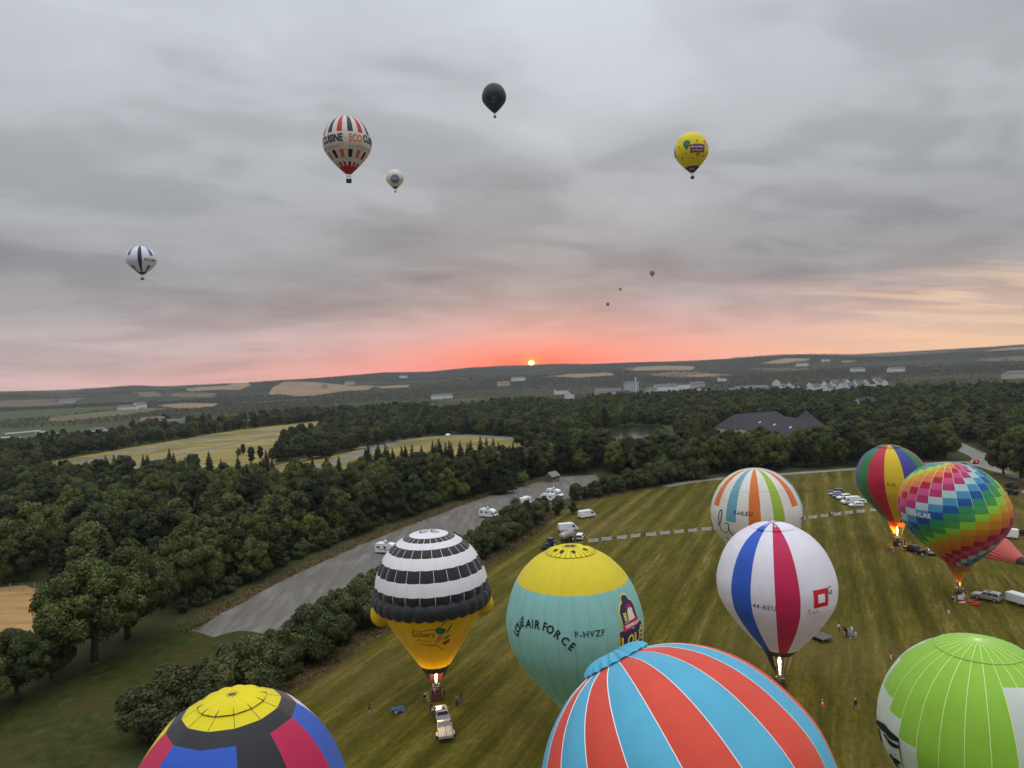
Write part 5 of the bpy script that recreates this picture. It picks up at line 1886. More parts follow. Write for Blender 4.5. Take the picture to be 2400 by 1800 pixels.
# ---- the envelope still lying on the grass
m0, m1 = gp(2412, 1326), gp(2262, 1276)
ax = (m1 - m0)
Lx = ax.length
ax.normalize()
sd = Vector((-ax.y, ax.x, 0))
root = thing('lying_balloon', 'half inflated red and white balloon envelope lying on the grass', 'hot-air balloon', m0)
NG = 14
def lie(u, v):
    """u along the axis 0..1, v across 0..1 over the top"""
    r = float(np.interp(u, [0, .06, .14, .45, .8, .95, 1], [1.1, 1.0, 1.5, 3.9, 5.4, 5.2, 4.3]))
    a = math.pi * (1.12 * v - .06)
    seam = abs(math.sin(math.pi * v * NG))
    rr_ = r * (1 + .05 * seam)
    return ax * (u * Lx) + sd * (-math.cos(a) * rr_ * 1.05) + Vector((0, 0, max(.02, math.sin(a) * rr_ * .95 + r * .12)))
for gI in range(NG):
    for (u0, u1, m_) in [(0, .11, F_BLACK), (.11, .50, F_PINK), (.50, 1.0, F_CREAM)]:
        mb = MB().mat(m_)
        mb.smooth = True
        nr, ku = 8, 5
        vs = [lie(u0 + (u1 - u0) * i / nr, (gI + k / ku) / NG) for i in range(nr + 1) for k in range(ku + 1)]
        mb.add(vs, [(i * 6 + k, i * 6 + k + 1, i * 6 + k + 7, i * 6 + k + 6) for i in range(nr) for k in range(ku)])
        mb.build('panel', root)
mb = MB().mat(F_CREAM)
vs = [lie(1.0, k / 40) for k in range(41)] + [ax * (Lx * 1.08) + Vector((0, 0, 1.2))]
mb.add(vs, [(k, k + 1, 41) for k in range(40)])
mb.build('crown_cloth', root)
# ================================================================== buildings
M_SLATE = pmat('slate', (0.055, 0.052, 0.057), 0.8, spec=0.1, var=0.25, vscale=0.8)
M_TILE = pmat('roof_tile', (0.20, 0.115, 0.085), 0.85, var=0.25, vscale=0.9)
M_GREYROOF = pmat('grey_roof', (0.13, 0.13, 0.14), 0.85, spec=.1, var=0.12, vscale=0.5)
M_WHITEW = pmat('white_render', (0.74, 0.72, 0.69), 0.85, var=0.05, vscale=0.4)
M_CREAMW = pmat('cream_wall', (0.50, 0.45, 0.37), 0.85, var=0.1, vscale=0.5)
M_GREYW = pmat('grey_cladding', (0.42, 0.43, 0.44), 0.6, var=0.06, vscale=0.3)
M_DARKWIN = pmat('window_glass', (0.03, 0.035, 0.04), 0.15, spec=0.6)
M_WOOD = pmat('weathered_wood', (0.16, 0.12, 0.085), 0.9, var=0.25, vscale=3)


def heading(a, b):
    d = Vector((b[0] - a[0], b[1] - a[1]))
    return math.atan2(d.y, d.x)


def house(label, loc, L, W, H, RH, rz, wall, roof, hip=0.0, over=0.35, wins=3, cat='house', name='house', group=None, chimney=True, skylights=0, rows=1):
    o = thing(name, label, cat, loc, rz, group)
    mb = MB().mat(wall)
    if hip > 0:
        mb.box((0, 0, H / 2 - .5), (L, W, H + 1))
    else:
        mb.add([(-L / 2, -W / 2, -1), (L / 2, -W / 2, -1), (L / 2, W / 2, -1), (-L / 2, W / 2, -1), (-L / 2, -W / 2, H), (L / 2, -W / 2, H), (L / 2, W / 2, H), (-L / 2, W / 2, H), (-L / 2, 0, H + RH), (L / 2, 0, H + RH)],
               [(0, 1, 5, 4), (2, 3, 7, 6), (1, 2, 6, 9, 5), (3, 0, 4, 8, 7), (4, 5, 9, 8), (6, 7, 8, 9)])
    mb.build('wall', o)
    x, y, hz = L / 2 + over, W / 2 + over, H - over * RH / (W / 2) + .06
    hp = hip
    th = .18
    mb = MB().mat(roof)
    ev = [(-x, -y, hz), (x, -y, hz), (x, y, hz), (-x, y, hz)]
    rd_ = [(-x + hp, 0, H + RH + .06), (x - hp, 0, H + RH + .06)]
    up = [(a, b, c + th) for a, b, c in ev + rd_]
    mb.add(up + ev, [(0, 1, 5, 4), (2, 3, 4, 5), (1, 2, 5), (3, 0, 4), (6, 7, 1, 0), (7, 8, 2, 1), (8, 9, 3, 2), (9, 6, 0, 3), (9, 8, 7, 6)] if hp > 0 else
           [(0, 1, 5, 4), (2, 3, 4, 5), (6, 7, 1, 0), (8, 9, 3, 2), (7, 6, 9, 8)])
    rf = mb.build('roof', o)
    if chimney:
        c = MB().mat(M_CREAMW)
        c.box((L * .28, W * .12, H + RH * .85 + .5), (.8, .6, 1.6))
        c.build('chimney', rf)
    for s in range(skylights):
        k = MB().mat(pmat('skylight', (0.62, 0.66, 0.72), .12, spec=.8))
        px_ = -L / 2 + L * (s + 1) / (skylights + 1)
        yy = -y * .5
        zz = hz + (H + RH - hz) * .5 + th + .12
        sl = math.atan2(H + RH - hz, y)
        k.box((0, 0, 0), (1.7, 1.5, .12), M=Matrix.Translation((px_, yy, zz)) @ Matrix.Rotation(sl, 4, 'X'))
        k.build('skylight', rf)
    for sgn in (-1, 1):
        for i in range(wins):
            for r_ in range(rows):
                wx_ = -L / 2 + L * (i + .5) / wins
                k = MB().mat(M_DARKWIN)
                k.box((wx_, sgn * (W / 2 + .03), 1.5 + 2.7 * r_), (min(1.3, L / wins * .5), .1, 1.3))
                wn = k.build('window', o)
                k = MB().mat(M_WHITEW)
                k.box((wx_, sgn * (W / 2 + .06), .8 + 2.7 * r_), (min(1.6, L / wins * .6), .16, .1))
                k.build('sill', wn)
    k = MB().mat(M_WOOD)
    k.box((L / 2 + .03, 0, 1.05), (.1, 1.0, 2.1))
    k.build('door', o)
    return o


# the slate-roofed halls behind the trees
a, b = gp(1690, 1020), gp(1850, 1006)
house('long slate roofed hall behind the trees with pale awning side', (a + b) / 2, (a - b).length * .92, 19, 4.5, 8.5, heading(a, b), M_CREAMW, M_SLATE, hip=9, wins=8, cat='building', name='hall', chimney=False)
a, b = gp(1768, 1018), gp(1925, 1052)
house('large slate roofed hall with three skylights and timber front', (a + b) / 2, (a - b).length * .95, 22, 5.0, 9.5, heading(a, b), M_CREAMW, M_SLATE, hip=10, wins=9, cat='building', name='hall', chimney=False, skylights=3)
a, b = gp(1800, 1012), gp(1940, 1010)
house('low slate roofed wing joining the halls, with small roof lights', (a + b) / 2, (a - b).length * .9, 14, 3.2, 5.0, heading(a, b), M_CREAMW, M_SLATE, hip=6, wins=6, cat='building', name='hall', chimney=False, skylights=3)
p = gp(1890, 1004); house('small pavilion with steep slate pyramid roof', p, 13, 13, 4, 8, .3, M_CREAMW, M_SLATE, hip=6.2, wins=2, cat='building', name='pavilion', chimney=False)
p = gp(1655, 1000); house('grey stone house with slate roof left of the halls', p, 14, 9, 5, 4.5, .4, M_CREAMW, M_SLATE, wins=3, rows=1)
for k, (px, py) in enumerate([(1690, 1004), (1707, 1002)]):
    o = thing('awning', ['red terrace awning beside the slate hall', 'red and white terrace awning beside the slate hall'][k], 'awning', gp(px, py), .1)
    mb = MB().mat(pmat('awning_red', (0.60, 0.09, 0.07), .8))
    mb.prism([(-2.6, 2.3), (0, 3.0), (2.6, 2.3), (2.6, 2.2), (0, 2.88), (-2.6, 2.2)], -2, 2)
    mb.build('canopy', o)
    for sx in (-2.4, 2.4):
        for sy in (-1.8, 1.8):
            MB().mat(M_WHITEW).tube((sx, sy, 0), (sx, sy, 2.3), .06, n=6).build('post', o)
    if k:
        MB().mat(M_WHITEW).box((2.0, 0, 2.52), (1.0, 4.06, .06), M=Matrix.Rotation(0, 4, 'Y')).build('white_stripe', o)
# estate of white gabled houses beyond the wood
rd = random.Random(31)
for i, (px, py, s, rz) in enumerate([(1880, 918, 1.0, .3), (1897, 912, 1.1, 1.2), (1912, 914, 1.0, .2), (1928, 909, 1.2, 1.5), (1941, 916, .95, .5), (1957, 906, 1.1, .1), (1968, 912, 1.0, 1.3), (1982, 905, 1.2, 1.6), (1992, 913, 1.05, .3),
                                     (2002, 902, 1.0, 1.4), (2014, 908, 1.1, .2), (2028, 904, 1.1, 1.2), (2040, 907, 1.0, .4), (2056, 901, 1.2, .3), (2070, 903, 1.0, 1.5), (1866, 914, .9, .4), (1850, 909, 1.0, 1.2), (1836, 912, .9, .3)]):
    q = gt(px, py)
    house('white gabled house in the small estate beyond the wood', q, 12 * s, 9.5 * s, 4.6 * s, 5.4 * s, rz, M_WHITEW, [M_GREYROOF, M_SLATE][i % 3 == 0], wins=3, group='white houses of the estate', chimney=i % 2 == 0)
BLD = [  # px, py, L, W, H, roof, rz, wall, roof mat, wins, label, category
    (205, 1026, 42, 14, 5, 2.0, .25, M_WHITEW, M_GREYROOF, 8, 'long low white clubhouse beside the kart track', 'building'),
    (232, 1026, 12, 10, 9, 1.2, .25, M_WHITEW, M_GREYROOF, 3, 'two storey white control block at the end of the clubhouse', 'building'),
    (360, 1000, 26, 14, 8, 4.0, .15, M_GREYW, M_TILE, 4, 'grey house with red tiled roof above the circuit trees', 'house'),
    (400, 1000, 34, 14, 7, 2.0, .15, M_GREYW, M_GREYROOF, 6, 'pale flat building beside the red roofed house', 'building'),
    (158, 945, 40, 20, 8, 5, .3, M_GREYW, M_GREYROOF, 6, 'large pale barn on the far wooded slope', 'barn'),
    (300, 960, 36, 14, 6, 4, .2, M_WHITEW, M_GREYROOF, 6, 'long white farm shed beside the crop field', 'barn'),
    (328, 957, 24, 14, 9, 5, 1.2, M_WHITEW, M_GREYROOF, 3, 'white farmhouse at the end of the long shed', 'house'),
    (820, 902, 40, 20, 9, 5, .3, M_CREAMW, M_GREYROOF, 4, 'pale farm building on the ridge slope', 'barn'),
    (945, 886, 36, 18, 9, 5, .2, M_WHITEW, M_GREYROOF, 5, 'white farm sheds high on the far slope', 'barn'),
    (1036, 935, 40, 16, 7, 3, .4, M_WHITEW, M_GREYROOF, 5, 'white flat building among the trees beyond the meadow', 'building'),
    (1130, 957, 40, 14, 6, 2, .1, M_CREAMW, M_GREYROOF, 6, 'low cream building behind the circuit wood', 'building'),
    (1180, 905, 34, 16, 8, 5, .1, M_CREAMW, M_TILE, 5, 'pale farmstead on the plain below the sun', 'barn'),
    (1215, 893, 40, 20, 9, 4, .5, M_WHITEW, M_TILE, 4, 'white house on the plain below the sun', 'house'),
    (1316, 924, 26, 14, 8, 5, .3, M_WHITEW, M_SLATE, 3, 'white house with dark roof among village trees', 'house'),
    (1335, 935, 22, 12, 8, 5, 1.3, M_WHITEW, M_SLATE, 3, 'white gable house low among village trees', 'house'),
    (1425, 928, 44, 18, 8, 5, .1, M_CREAMW, M_GREYROOF, 6, 'long pale village hall with grey roof', 'building'),
    (1462, 934, 20, 14, 8, 4, .2, M_WHITEW, M_SLATE, 3, 'small white house beside the grey silo block', 'house'),
    (1480, 919, 24, 20, 19, 1.5, .1, M_GREYW, M_GREYROOF, 3, 'tall grey silo block above the village', 'building'),
    (1526, 924, 18, 12, 10, 1.5, .2, M_GREYW, M_GREYROOF, 2, 'small grey concrete block right of the silo', 'building'),
    (1560, 918, 40, 18, 10, 4, .1, M_WHITEW, M_GREYROOF, 5, 'white workshop with grey roof in the village', 'building'),
    (1590, 913, 40, 18, 10, 4, .2, M_WHITEW, M_SLATE, 5, 'white workshop with dark roof in the village', 'building'),
    (1633, 910, 28, 16, 9, 4, .3, M_CREAMW, M_GREYROOF, 4, 'cream block of flats at the village edge', 'building'),
    (1655, 924, 24, 14, 8, 4, .3, M_WHITEW, M_SLATE, 4, 'white house above the slate halls', 'house'),
    (1692, 894, 18, 12, 8, 5, .3, M_WHITEW, M_SLATE, 3, 'lone white house between hedges on the plain', 'house'),
    (1760, 919, 52, 18, 7, 3, .15, M_CREAMW, M_GREYROOF, 7, 'long pale warehouse left of the white estate', 'building'),
    (1722, 926, 22, 14, 7, 4, .6, M_WHITEW, M_GREYROOF, 3, 'white house near the long pale warehouse', 'house'),
    (1820, 905, 22, 14, 8, 5, 1.2, M_WHITEW, M_SLATE, 3, 'white house at the left end of the estate', 'house'),
    (2028, 968, 22, 12, 7, 6, .5, M_WHITEW, M_SLATE, 3, 'white house half hidden in the big wood', 'house'),
    (2100, 872, 40, 16, 8, 4, .3, M_WHITEW, M_GREYROOF, 5, 'white farm far beyond the big wood', 'barn'),
    (2380, 887, 40, 18, 9, 4, .3, M_CREAMW, M_GREYROOF, 5, 'pale barn among trees on the far plain', 'barn'),
    (2010, 872, 34, 14, 8, 4, .2, M_WHITEW, M_GREYROOF, 4, 'white houses far off behind the estate', 'house'),
    (1880, 858, 44, 18, 8, 4, .2, M_WHITEW, M_GREYROOF, 4, 'distant white farm under the far ridge', 'barn'),
    (1935, 848, 30, 16, 8, 4, .2, M_WHITEW, M_GREYROOF, 4, 'distant white house on the ridge slope', 'house'),
]
for px, py, L, W, H, RH, rz, wm, rm, wn, lab, cat in BLD:
    q = gt(px, py)
    house(lab, q, L, W, H, RH, rz, wm, rm, wins=wn, cat=cat, name={'house': 'house', 'barn': 'barn'}.get(cat, 'building'), chimney=cat == 'house', over=.6)
q = gt(1491, 921)
o = thing('telecom_mast', 'slim pale telecom mast beside the grey silo block', 'mast', q)
MB().mat(M_WHITEW).tube((0, 0, 0), (0, 0, 27), .8, .5, 8).build('pole', o)
MB().mat(M_WHITEW).lathe([(1.3, 24), (1.3, 27), (.4, 28.5)], 10).build('antenna_drum', o)
q = gp(1294, 1128)
o = house('small timber hut with pale sloping roof under the trees', q, 5.5, 4, 2.4, 1.6, .9, M_WOOD, pmat('pale_roof', (0.20, 0.185, 0.17), .9), wins=2, cat='hut', name='hut', chimney=False)

# ================================================================== vehicles
P_WHITE = pmat('paint_white', (0.78, 0.78, 0.77), 0.28, spec=.5)
P_SILVER = pmat('paint_silver', (0.46, 0.46, 0.47), 0.28, 0.5, spec=.5)
P_GREY = pmat('paint_grey', (0.16, 0.165, 0.175), 0.3, 0.4, spec=.5)
P_BLACK = pmat('paint_black', (0.018, 0.018, 0.02), 0.25, spec=.5)
P_RED = pmat('paint_red', (0.10, 0.008, 0.01), 0.3, spec=.5)
P_BLUE = pmat('paint_blue', (0.02, 0.05, 0.10), 0.35, spec=.5)
RUBBER = pmat('rubber', (0.02, 0.02, 0.02), 0.85)
RIM = pmat('rim', (0.55, 0.55, 0.56), 0.35, 0.6)
PLASTIC = pmat('trim_black', (0.025, 0.025, 0.027), 0.6)
LAMP = pmat('headlamp', (0.75, 0.75, 0.72), 0.1, spec=.8)
TAIL = pmat('tail_lamp', (0.45, 0.02, 0.02), 0.2)
TAIL_ON = pmat('tail_lamp_lit', (0.8, 0.1, 0.05), .3, emit=(1.0, .12, .04), estr=5)

SPEC = dict(
    hatch=dict(W=1.78, prof=[(-2.05, .32, .04), (-2.12, .62, 0), (-2.05, .95, .02), (-1.78, 1.40, .16), (-1.3, 1.50, .2), (-.1, 1.50, .2), (.45, 1.36, .17), (1.05, .98, .05), (1.85, .82, .06), (2.1, .62, .08), (2.1, .32, .1)],
               side=[[(-1.55, 1.02), (-1.35, 1.38), (-.5, 1.42), (-.5, 1.02)], [(-.4, 1.02), (-.4, 1.42), (.3, 1.32), (.8, 1.02)]], glass=[(2, 3), (6, 7)], wheels=(-1.28, 1.28), r=.31),
    suv=dict(W=1.92, prof=[(-2.3, .42, .05), (-2.42, .75, 0), (-2.42, 1.12, .02), (-2.2, 1.72, .18), (-1.9, 1.84, .22), (.15, 1.84, .22), (.45, 1.74, .2), (.98, 1.18, .06), (2.15, 1.05, .08), (2.42, .85, .1), (2.42, .42, .12)],
             side=[[(-2.1, 1.2), (-1.95, 1.66), (-1.15, 1.7), (-1.15, 1.2)], [(-1.05, 1.2), (-1.05, 1.7), (-.2, 1.7), (-.2, 1.2)], [(-.1, 1.2), (-.1, 1.7), (.35, 1.66), (.8, 1.2)]], glass=[(2, 3), (6, 7)], wheels=(-1.42, 1.45), r=.39),
    van=dict(W=2.02, prof=[(-2.95, .42, .03), (-2.98, 1.2, 0), (-2.9, 2.35, .1), (-2.6, 2.5, .14), (1.2, 2.5, .14), (1.6, 2.35, .12), (2.35, 1.35, .06), (2.85, 1.1, .1), (2.98, .8, .1), (2.98, .42, .12)],
             side=[[(1.0, 1.35), (1.05, 2.0), (1.55, 2.0), (2.05, 1.35)]], glass=[(5, 6)], wheels=(-1.75, 1.9), r=.35),
    smallvan=dict(W=1.8, prof=[(-2.15, .36, .03), (-2.2, .9, 0), (-2.1, 1.72, .1), (-1.8, 1.84, .14), (.2, 1.84, .14), (.55, 1.72, .12), (1.2, 1.1, .05), (1.95, .92, .08), (2.18, .68, .1), (2.18, .36, .12)],
                  side=[[(.0, 1.12), (.02, 1.62), (.5, 1.58), (.95, 1.12)], [(-1.0, 1.12), (-1.0, 1.62), (-.12, 1.62), (-.12, 1.12)]], glass=[(5, 6), (1, 2)], wheels=(-1.35, 1.4), r=.31),
    motorhome=dict(W=2.3, prof=[(-3.5, .5, .02), (-3.52, 1.2, 0), (-3.48, 2.75, .05), (-3.3, 2.88, .1), (.9, 2.9, .1), (1.75, 2.62, .12), (2.1, 2.2, .1), (2.0, 1.98, .1), (2.75, 1.3, .14), (3.3, 1.08, .16), (3.45, .8, .18), (3.45, .45, .2)],
                   side=[[(1.3, 1.35), (1.35, 1.9), (1.9, 1.85), (2.45, 1.35)], [(-3.0, 1.6), (-3.0, 2.15), (-2.1, 2.15), (-2.1, 1.6)], [(-.9, 1.6), (-.9, 2.15), (-.2, 2.15), (-.2, 1.6)]], glass=[(7, 8)], wheels=(-1.9, 2.4), r=.34),
    pickup=dict(W=1.9, prof=[(-2.65, .5, .03), (-2.7, .8, 0), (-2.68, 1.08, .02), (-1.1, 1.08, .04), (-.98, 1.68, .18), (-.7, 1.78, .2), (.4, 1.78, .2), (.7, 1.68, .18), (1.25, 1.12, .06), (2.3, 1.0, .08), (2.6, .8, .1), (2.6, .45, .12)],
                side=[[(-.85, 1.18), (-.78, 1.64), (-.1, 1.66), (-.1, 1.18)], [(0, 1.18), (0, 1.66), (.6, 1.6), (1.05, 1.18)]], glass=[(3, 4), (7, 8)], wheels=(-1.6, 1.6), r=.38),
)


def wheel(o, x, y, r, wd=.22, rim=RIM):
    T = Matrix.Translation((x, y, r)) @ Matrix.Rotation(R(90), 4, 'X')
    mb = MB().mat(RUBBER)
    mb.smooth = True
    mb.lathe([(r * .6, -wd / 2), (r * .92, -wd / 2), (r, -wd * .3), (r, wd * .3), (r * .92, wd / 2), (r * .6, wd / 2)], 18, T)
    w_ = mb.build('wheel', o)
    mb = MB().mat(rim)
    mb.lathe([(0, wd * .36), (r * .25, wd * .4), (r * .62, wd * .34), (r * .62, -wd * .34), (r * .25, -wd * .4), (0, -wd * .36)], 14, T)
    mb.build('rim', w_)


def vehicle(kind, label, paint, loc, rz, cat='car', name='parked_car', group=None, lit=False, extras=()):
    s = SPEC[kind]
    o = thing(name, label, cat, loc, rz, group)
    W = s['W']
    pr = s['prof']
    mb = MB().mat(paint)
    mb.prism([(p[0], p[1]) for p in pr], -W / 2, W / 2, inset=[p[2] for p in pr])
    body = mb.build('body', o)
    bv = body.modifiers.new('soft', 'BEVEL')
    bv.width, bv.segments, bv.limit_method, bv.angle_limit = .06, 2, 'ANGLE', R(25)
    zs = sorted((p[1], p[2]) for p in pr)
    def yy(x_, z_):
        # half width of the flank at a point: nearest profile points by height on that end
        c = [p for p in pr if (p[0] > 0) == (x_ > 0)] or pr
        c = sorted(c, key=lambda p: p[1])
        return W / 2 - float(np.interp(z_, [p[1] for p in c], [p[2] for p in c]))
    for sgn in (-1, 1):
        for poly in s['side']:
            mb = MB().mat(M_DARKWIN)
            n = len(poly)
            cx_, cz_ = sum(p[0] for p in poly) / n, sum(p[1] for p in poly) / n
            outv = [(p[0], sgn * (yy(cx_, p[1]) + .015), p[1]) for p in poly]
            inv = [(p[0], sgn * (yy(cx_, p[1]) - .05), p[1]) for p in poly]
            mb.add(outv + inv, [tuple(range(n)), tuple(range(2 * n - 1, n - 1, -1))] + [(i, (i + 1) % n, n + (i + 1) % n, n + i) for i in range(n)])
            mb.build('side_window', o)
    for i0, i1 in s['glass']:
        p, q = pr[i0], pr[i1]
        d = Vector((q[0] - p[0], 0, q[1] - p[1]))
        nrm_ = Vector((-d.z, 0, d.x)).normalized()
        a0, a1 = Vector((p[0], 0, p[1])) + d * .12, Vector((p[0], 0, p[1])) + d * .9
        y0, y1 = W / 2 - p[2] - .12, W / 2 - q[2] - .12
        if nrm_.dot(a0 - Vector((0, 0, .8))) < 0: nrm_ = -nrm_
        e, f = nrm_ * .02, nrm_ * -.05
        mb = MB().mat(M_DARKWIN)
        vs = [a0 + e + Vector((0, -y0, 0)), a0 + e + Vector((0, y0, 0)), a1 + e + Vector((0, y1, 0)), a1 + e + Vector((0, -y1, 0))]
        vs += [v - e + f for v in vs]
        mb.add(vs, [(0, 1, 2, 3), (7, 6, 5, 4), (0, 4, 5, 1), (1, 5, 6, 2), (2, 6, 7, 3), (3, 7, 4, 0)])
        mb.build('windscreen' if p[0] > 0 else 'rear_window', o)
    for x_ in s['wheels']:
        for sgn in (-1, 1):
            wheel(o, x_, sgn * (W / 2 - .14), s['r'])
    xf, xr = max(p[0] for p in pr), min(p[0] for p in pr)
    for sgn in (-1, 1):
        MB().mat(LAMP).box((xf - .08, sgn * (W / 2 - .32), .72 if kind != 'suv' else .9), (.2, .32, .16)).build('headlight', o)
        MB().mat(TAIL_ON if lit else TAIL).box((xr + .06, sgn * (W / 2 - .14), .95), (.14, .18, .34)).build('tail_light', o)
        MB().mat(paint).box((.95 if kind not in ('motorhome', 'van') else 1.95, sgn * (W / 2 + .08), 1.1 if kind not in ('motorhome', 'van') else 1.45), (.14, .2, .16)).build('mirror', o)
    MB().mat(PLASTIC).box((xf - .02, 0, .45), (.16, W - .3, .2)).build('front_bumper', o)
    MB().mat(PLASTIC).box((xr + .03, 0, .48), (.14, W - .2, .2)).build('rear_bumper', o)
    for ex in extras:
        ex(o)
    return o


def roof_bits(o):
    MB().mat(P_WHITE).box((-2.2, .2, 2.97), (1.4, .9, .14)).build('roof_hatch', o)
    MB().mat(PLASTIC).box((-.4, -.2, 2.95), (1.2, 1.2, .08)).build('solar_panel', o)
    mb = MB().mat(P_WHITE)
    mb.tube((-1.2, .6, 2.9), (-1.2, .6, 3.2), .05, n=6)
    mb.lathe([(0, 0), (.3, .05), (.38, .14)], 12, Matrix.Translation((-1.2, .6, 3.25)) @ Matrix.Rotation(.9, 4, 'Y'))
    mb.build('satellite_dish', o)
def swoosh(o):
    for sgn in (-1, 1):
        MB().mat(PLASTIC).add([(x_, sgn * 1.155, z_) for x_, z_ in [(-2.6, 1.35), (-.6, 1.4), (1.3, 1.05), (1.6, .8), (1.5, .8), (1.1, .95), (-.7, 1.28), (-2.6, 1.25)]], [tuple(range(8))]).build('side_stripe', o)
def sunroof(o):
    MB().mat(M_DARKWIN).box((-.3, 0, 1.835), (.8, .9, .05)).build('sunroof', o)


PX = lambda a, b: ((gp(*a) + gp(*b)) / 2, heading(gp(*a), gp(*b)))
def put(kind, label, paint, rear, front, **kw):
    loc, rz = PX(rear, front)
    return vehicle(kind, label, paint, loc, rz, **kw)


MH = dict(cat='motorhome', name='motorhome')
put('motorhome', 'white motorhome with dark side stripe at the foot of the wood', P_WHITE, (892, 1296), (930, 1298), extras=(roof_bits, swoosh), **MH)
put('motorhome', 'white motorhome parked alone on the gravel track', P_WHITE, (1128, 1211), (1168, 1215), extras=(roof_bits,), **MH)
put('motorhome', 'white motorhome with roof rails, farthest of the gravel clearing group', P_WHITE, (1285, 1162), (1318, 1166), extras=(roof_bits, swoosh), **MH)
put('motorhome', 'white motorhome half hidden by willow bushes', P_WHITE, (1300, 1176), (1262, 1172), extras=(roof_bits,), **MH)
put('motorhome', 'white caravan back showing at the edge of the wood', P_WHITE, (1225, 1186), (1246, 1178), extras=(), **MH)
put('suv', 'white car beside the printed box trailer', P_WHITE, (1352, 1156), (1368, 1155))
put('van', 'white panel van parked alone by the dry verge', P_WHITE, (1364, 1215), (1388, 1211), cat='van', name='panel_van')
put('van', 'long white panel van behind the slurry tanker', P_WHITE, (1312, 1247), (1352, 1243), cat='van', name='panel_van')
put('smallvan', 'small white delivery van seen from behind next to the banners', P_WHITE, (1357, 1269), (1364, 1259), cat='van', name='panel_van')
put('suv', 'silver off-road car with sunroof in front of a white trailer', P_SILVER, (2341, 1412), (2287, 1401), extras=(sunroof,))
pk = put('pickup', 'silver pickup with sunroof standing behind the golden balloon basket', P_SILVER, (1041, 1704), (1030, 1670), cat='pickup', name='pickup_truck', extras=(sunroof,))
put('pickup', 'black pickup next to the leaning striped balloon', P_BLACK, (2162, 1300), (2122, 1288), cat='pickup', name='pickup_truck')
put('hatch', 'small silver car behind the black pickup', P_SILVER, (2186, 1304), (2176, 1292))
row = 'cars parked in a row beyond the banners'
put('suv', 'dark grey car at the far end of the parked row', P_GREY, (1974, 1157), (1946, 1156), group=row)
put('hatch', 'silver hatchback second in the parked row', P_SILVER, (1972, 1161), (1943, 1162), group=row)
put('hatch', 'grey hatchback third in the parked row', P_GREY, (1980, 1165), (1953, 1167), group=row)
put('suv', 'white off-road car fourth in the parked row', P_WHITE, (1993, 1169), (1962, 1172), group=row)
put('van', 'large white van in the parked row', P_WHITE, (2012, 1180), (1976, 1182), cat='van', name='panel_van', group=row)
put('hatch', 'white car tucked behind the large white van', P_WHITE, (2026, 1180), (2002, 1181), group=row)
put('hatch', 'white hatchback at the near end of the parked row', P_WHITE, (2019, 1187), (1993, 1188), group=row)
put('hatch', 'dark red car with lit tail lamps on the lane', P_RED, (2278, 1090), (2296, 1082), lit=True)
put('hatch', 'white car under the trees by the lane', P_WHITE, (2338, 1092), (2352, 1098))
put('suv', 'black car on the dry ground behind the rainbow balloon', P_BLACK, (2378, 1146), (2362, 1142))
put('van', 'white crew van beyond the lying balloon', P_WHITE, (2372, 1262), (2336, 1258), cat='van', name='panel_van')
put('pickup', 'black pickup behind the white crew van', P_BLACK, (2420, 1258), (2384, 1254), cat='pickup', name='pickup_truck')
put('suv', 'black off-road car right of the rainbow balloon', P_BLACK, (2378, 1146 + 14), (2362, 1142 + 14))


def trailer_box(label, loc, rz, L, W, H, mat, nm='box_trailer'):
    o = thing(nm, label, 'trailer', loc, rz)
    mb = MB().mat(mat)
    mb.bevbox((0, 0, .55 + H / 2), (L, W, H), .14)
    mb.build('box_body', o)
    MB().mat(PLASTIC).box((0, 0, .5), (L * .96, W * .9, .12)).build('chassis', o)
    for sgn in (-1, 1):
        wheel(o, -.2, sgn * (W / 2 - .05), .31, .2)
    mb = MB().mat(STEEL)
    mb.tube((L / 2, -.4, .5), (L / 2 + 1.1, 0, .45), .04)
    mb.tube((L / 2, .4, .5), (L / 2 + 1.1, 0, .45), .04)
    mb.build('drawbar', o)
    return o


loc, rz = PX((2412, 1424), (2372, 1412))
trailer_box('white box trailer behind the silver off-road car', loc, rz, 4.4, 1.9, 1.55, P_WHITE)
loc, rz = PX((1390, 1156), (1374, 1157))
o = trailer_box('box trailer with pale printed side in the clearing', loc, rz, 4.2, 2.1, 2.3, P_SILVER)
for sgn in (-1, 1):
    for k in range(4):
        MB().mat(P_WHITE).box((-1.5 + k, sgn * 1.06, 1.7 + .25 * (k % 2)), (.6, .03, .9)).build('side_print', o)
loc, rz = PX((1866, 1474), (1890, 1484))
o = trailer_box('pale green trailer with fold-down dark platform', loc, rz, 3.4, 2.2, 2.2, pmat('pale_green', (0.50, 0.56, 0.52), .6), nm='stage_trailer')
mb = MB().mat(pmat('deck_grey', (0.10, 0.095, 0.10), .7))
mb.box((3.9, -.2, .72), (4.2, 2.3, .12))
dk = mb.build('platform', o)
for sgn in (-1, 1):
    MB().mat(STEEL).box((3.9, -.2 + sgn * 1.17, .72), (4.2, .06, .18)).build('edge_rail', dk)
    for x_ in (2.4, 5.6):
        MB().mat(STEEL).tube((x_, -.2 + sgn * .9, 0), (x_, -.2 + sgn * .9, .68), .05, n=6).build('leg', o)
loc, rz = PX((1046, 1742), (1042, 1712))
o = thing('open_trailer', 'galvanised open trailer hitched behind the silver pickup', 'trailer', loc, rz)
ALU = pmat('galvanised', (0.50, 0.50, 0.49), .45, .5)
for k in range(6):
    MB().mat(ALU).box((0, -.75 + .3 * k, .72), (3.4, .27, .06)).build('deck_board', o)
for sgn in (-1, 1):
    MB().mat(ALU).box((0, sgn * .97, .85), (3.5, .05, .34)).build('side_board', o)
    MB().mat(ALU).box((-.3, sgn * 1.12, .66), (1.0, .24, .06)).build('mudguard', o)
    wheel(o, -.3, sgn * 1.12, .31, .2)
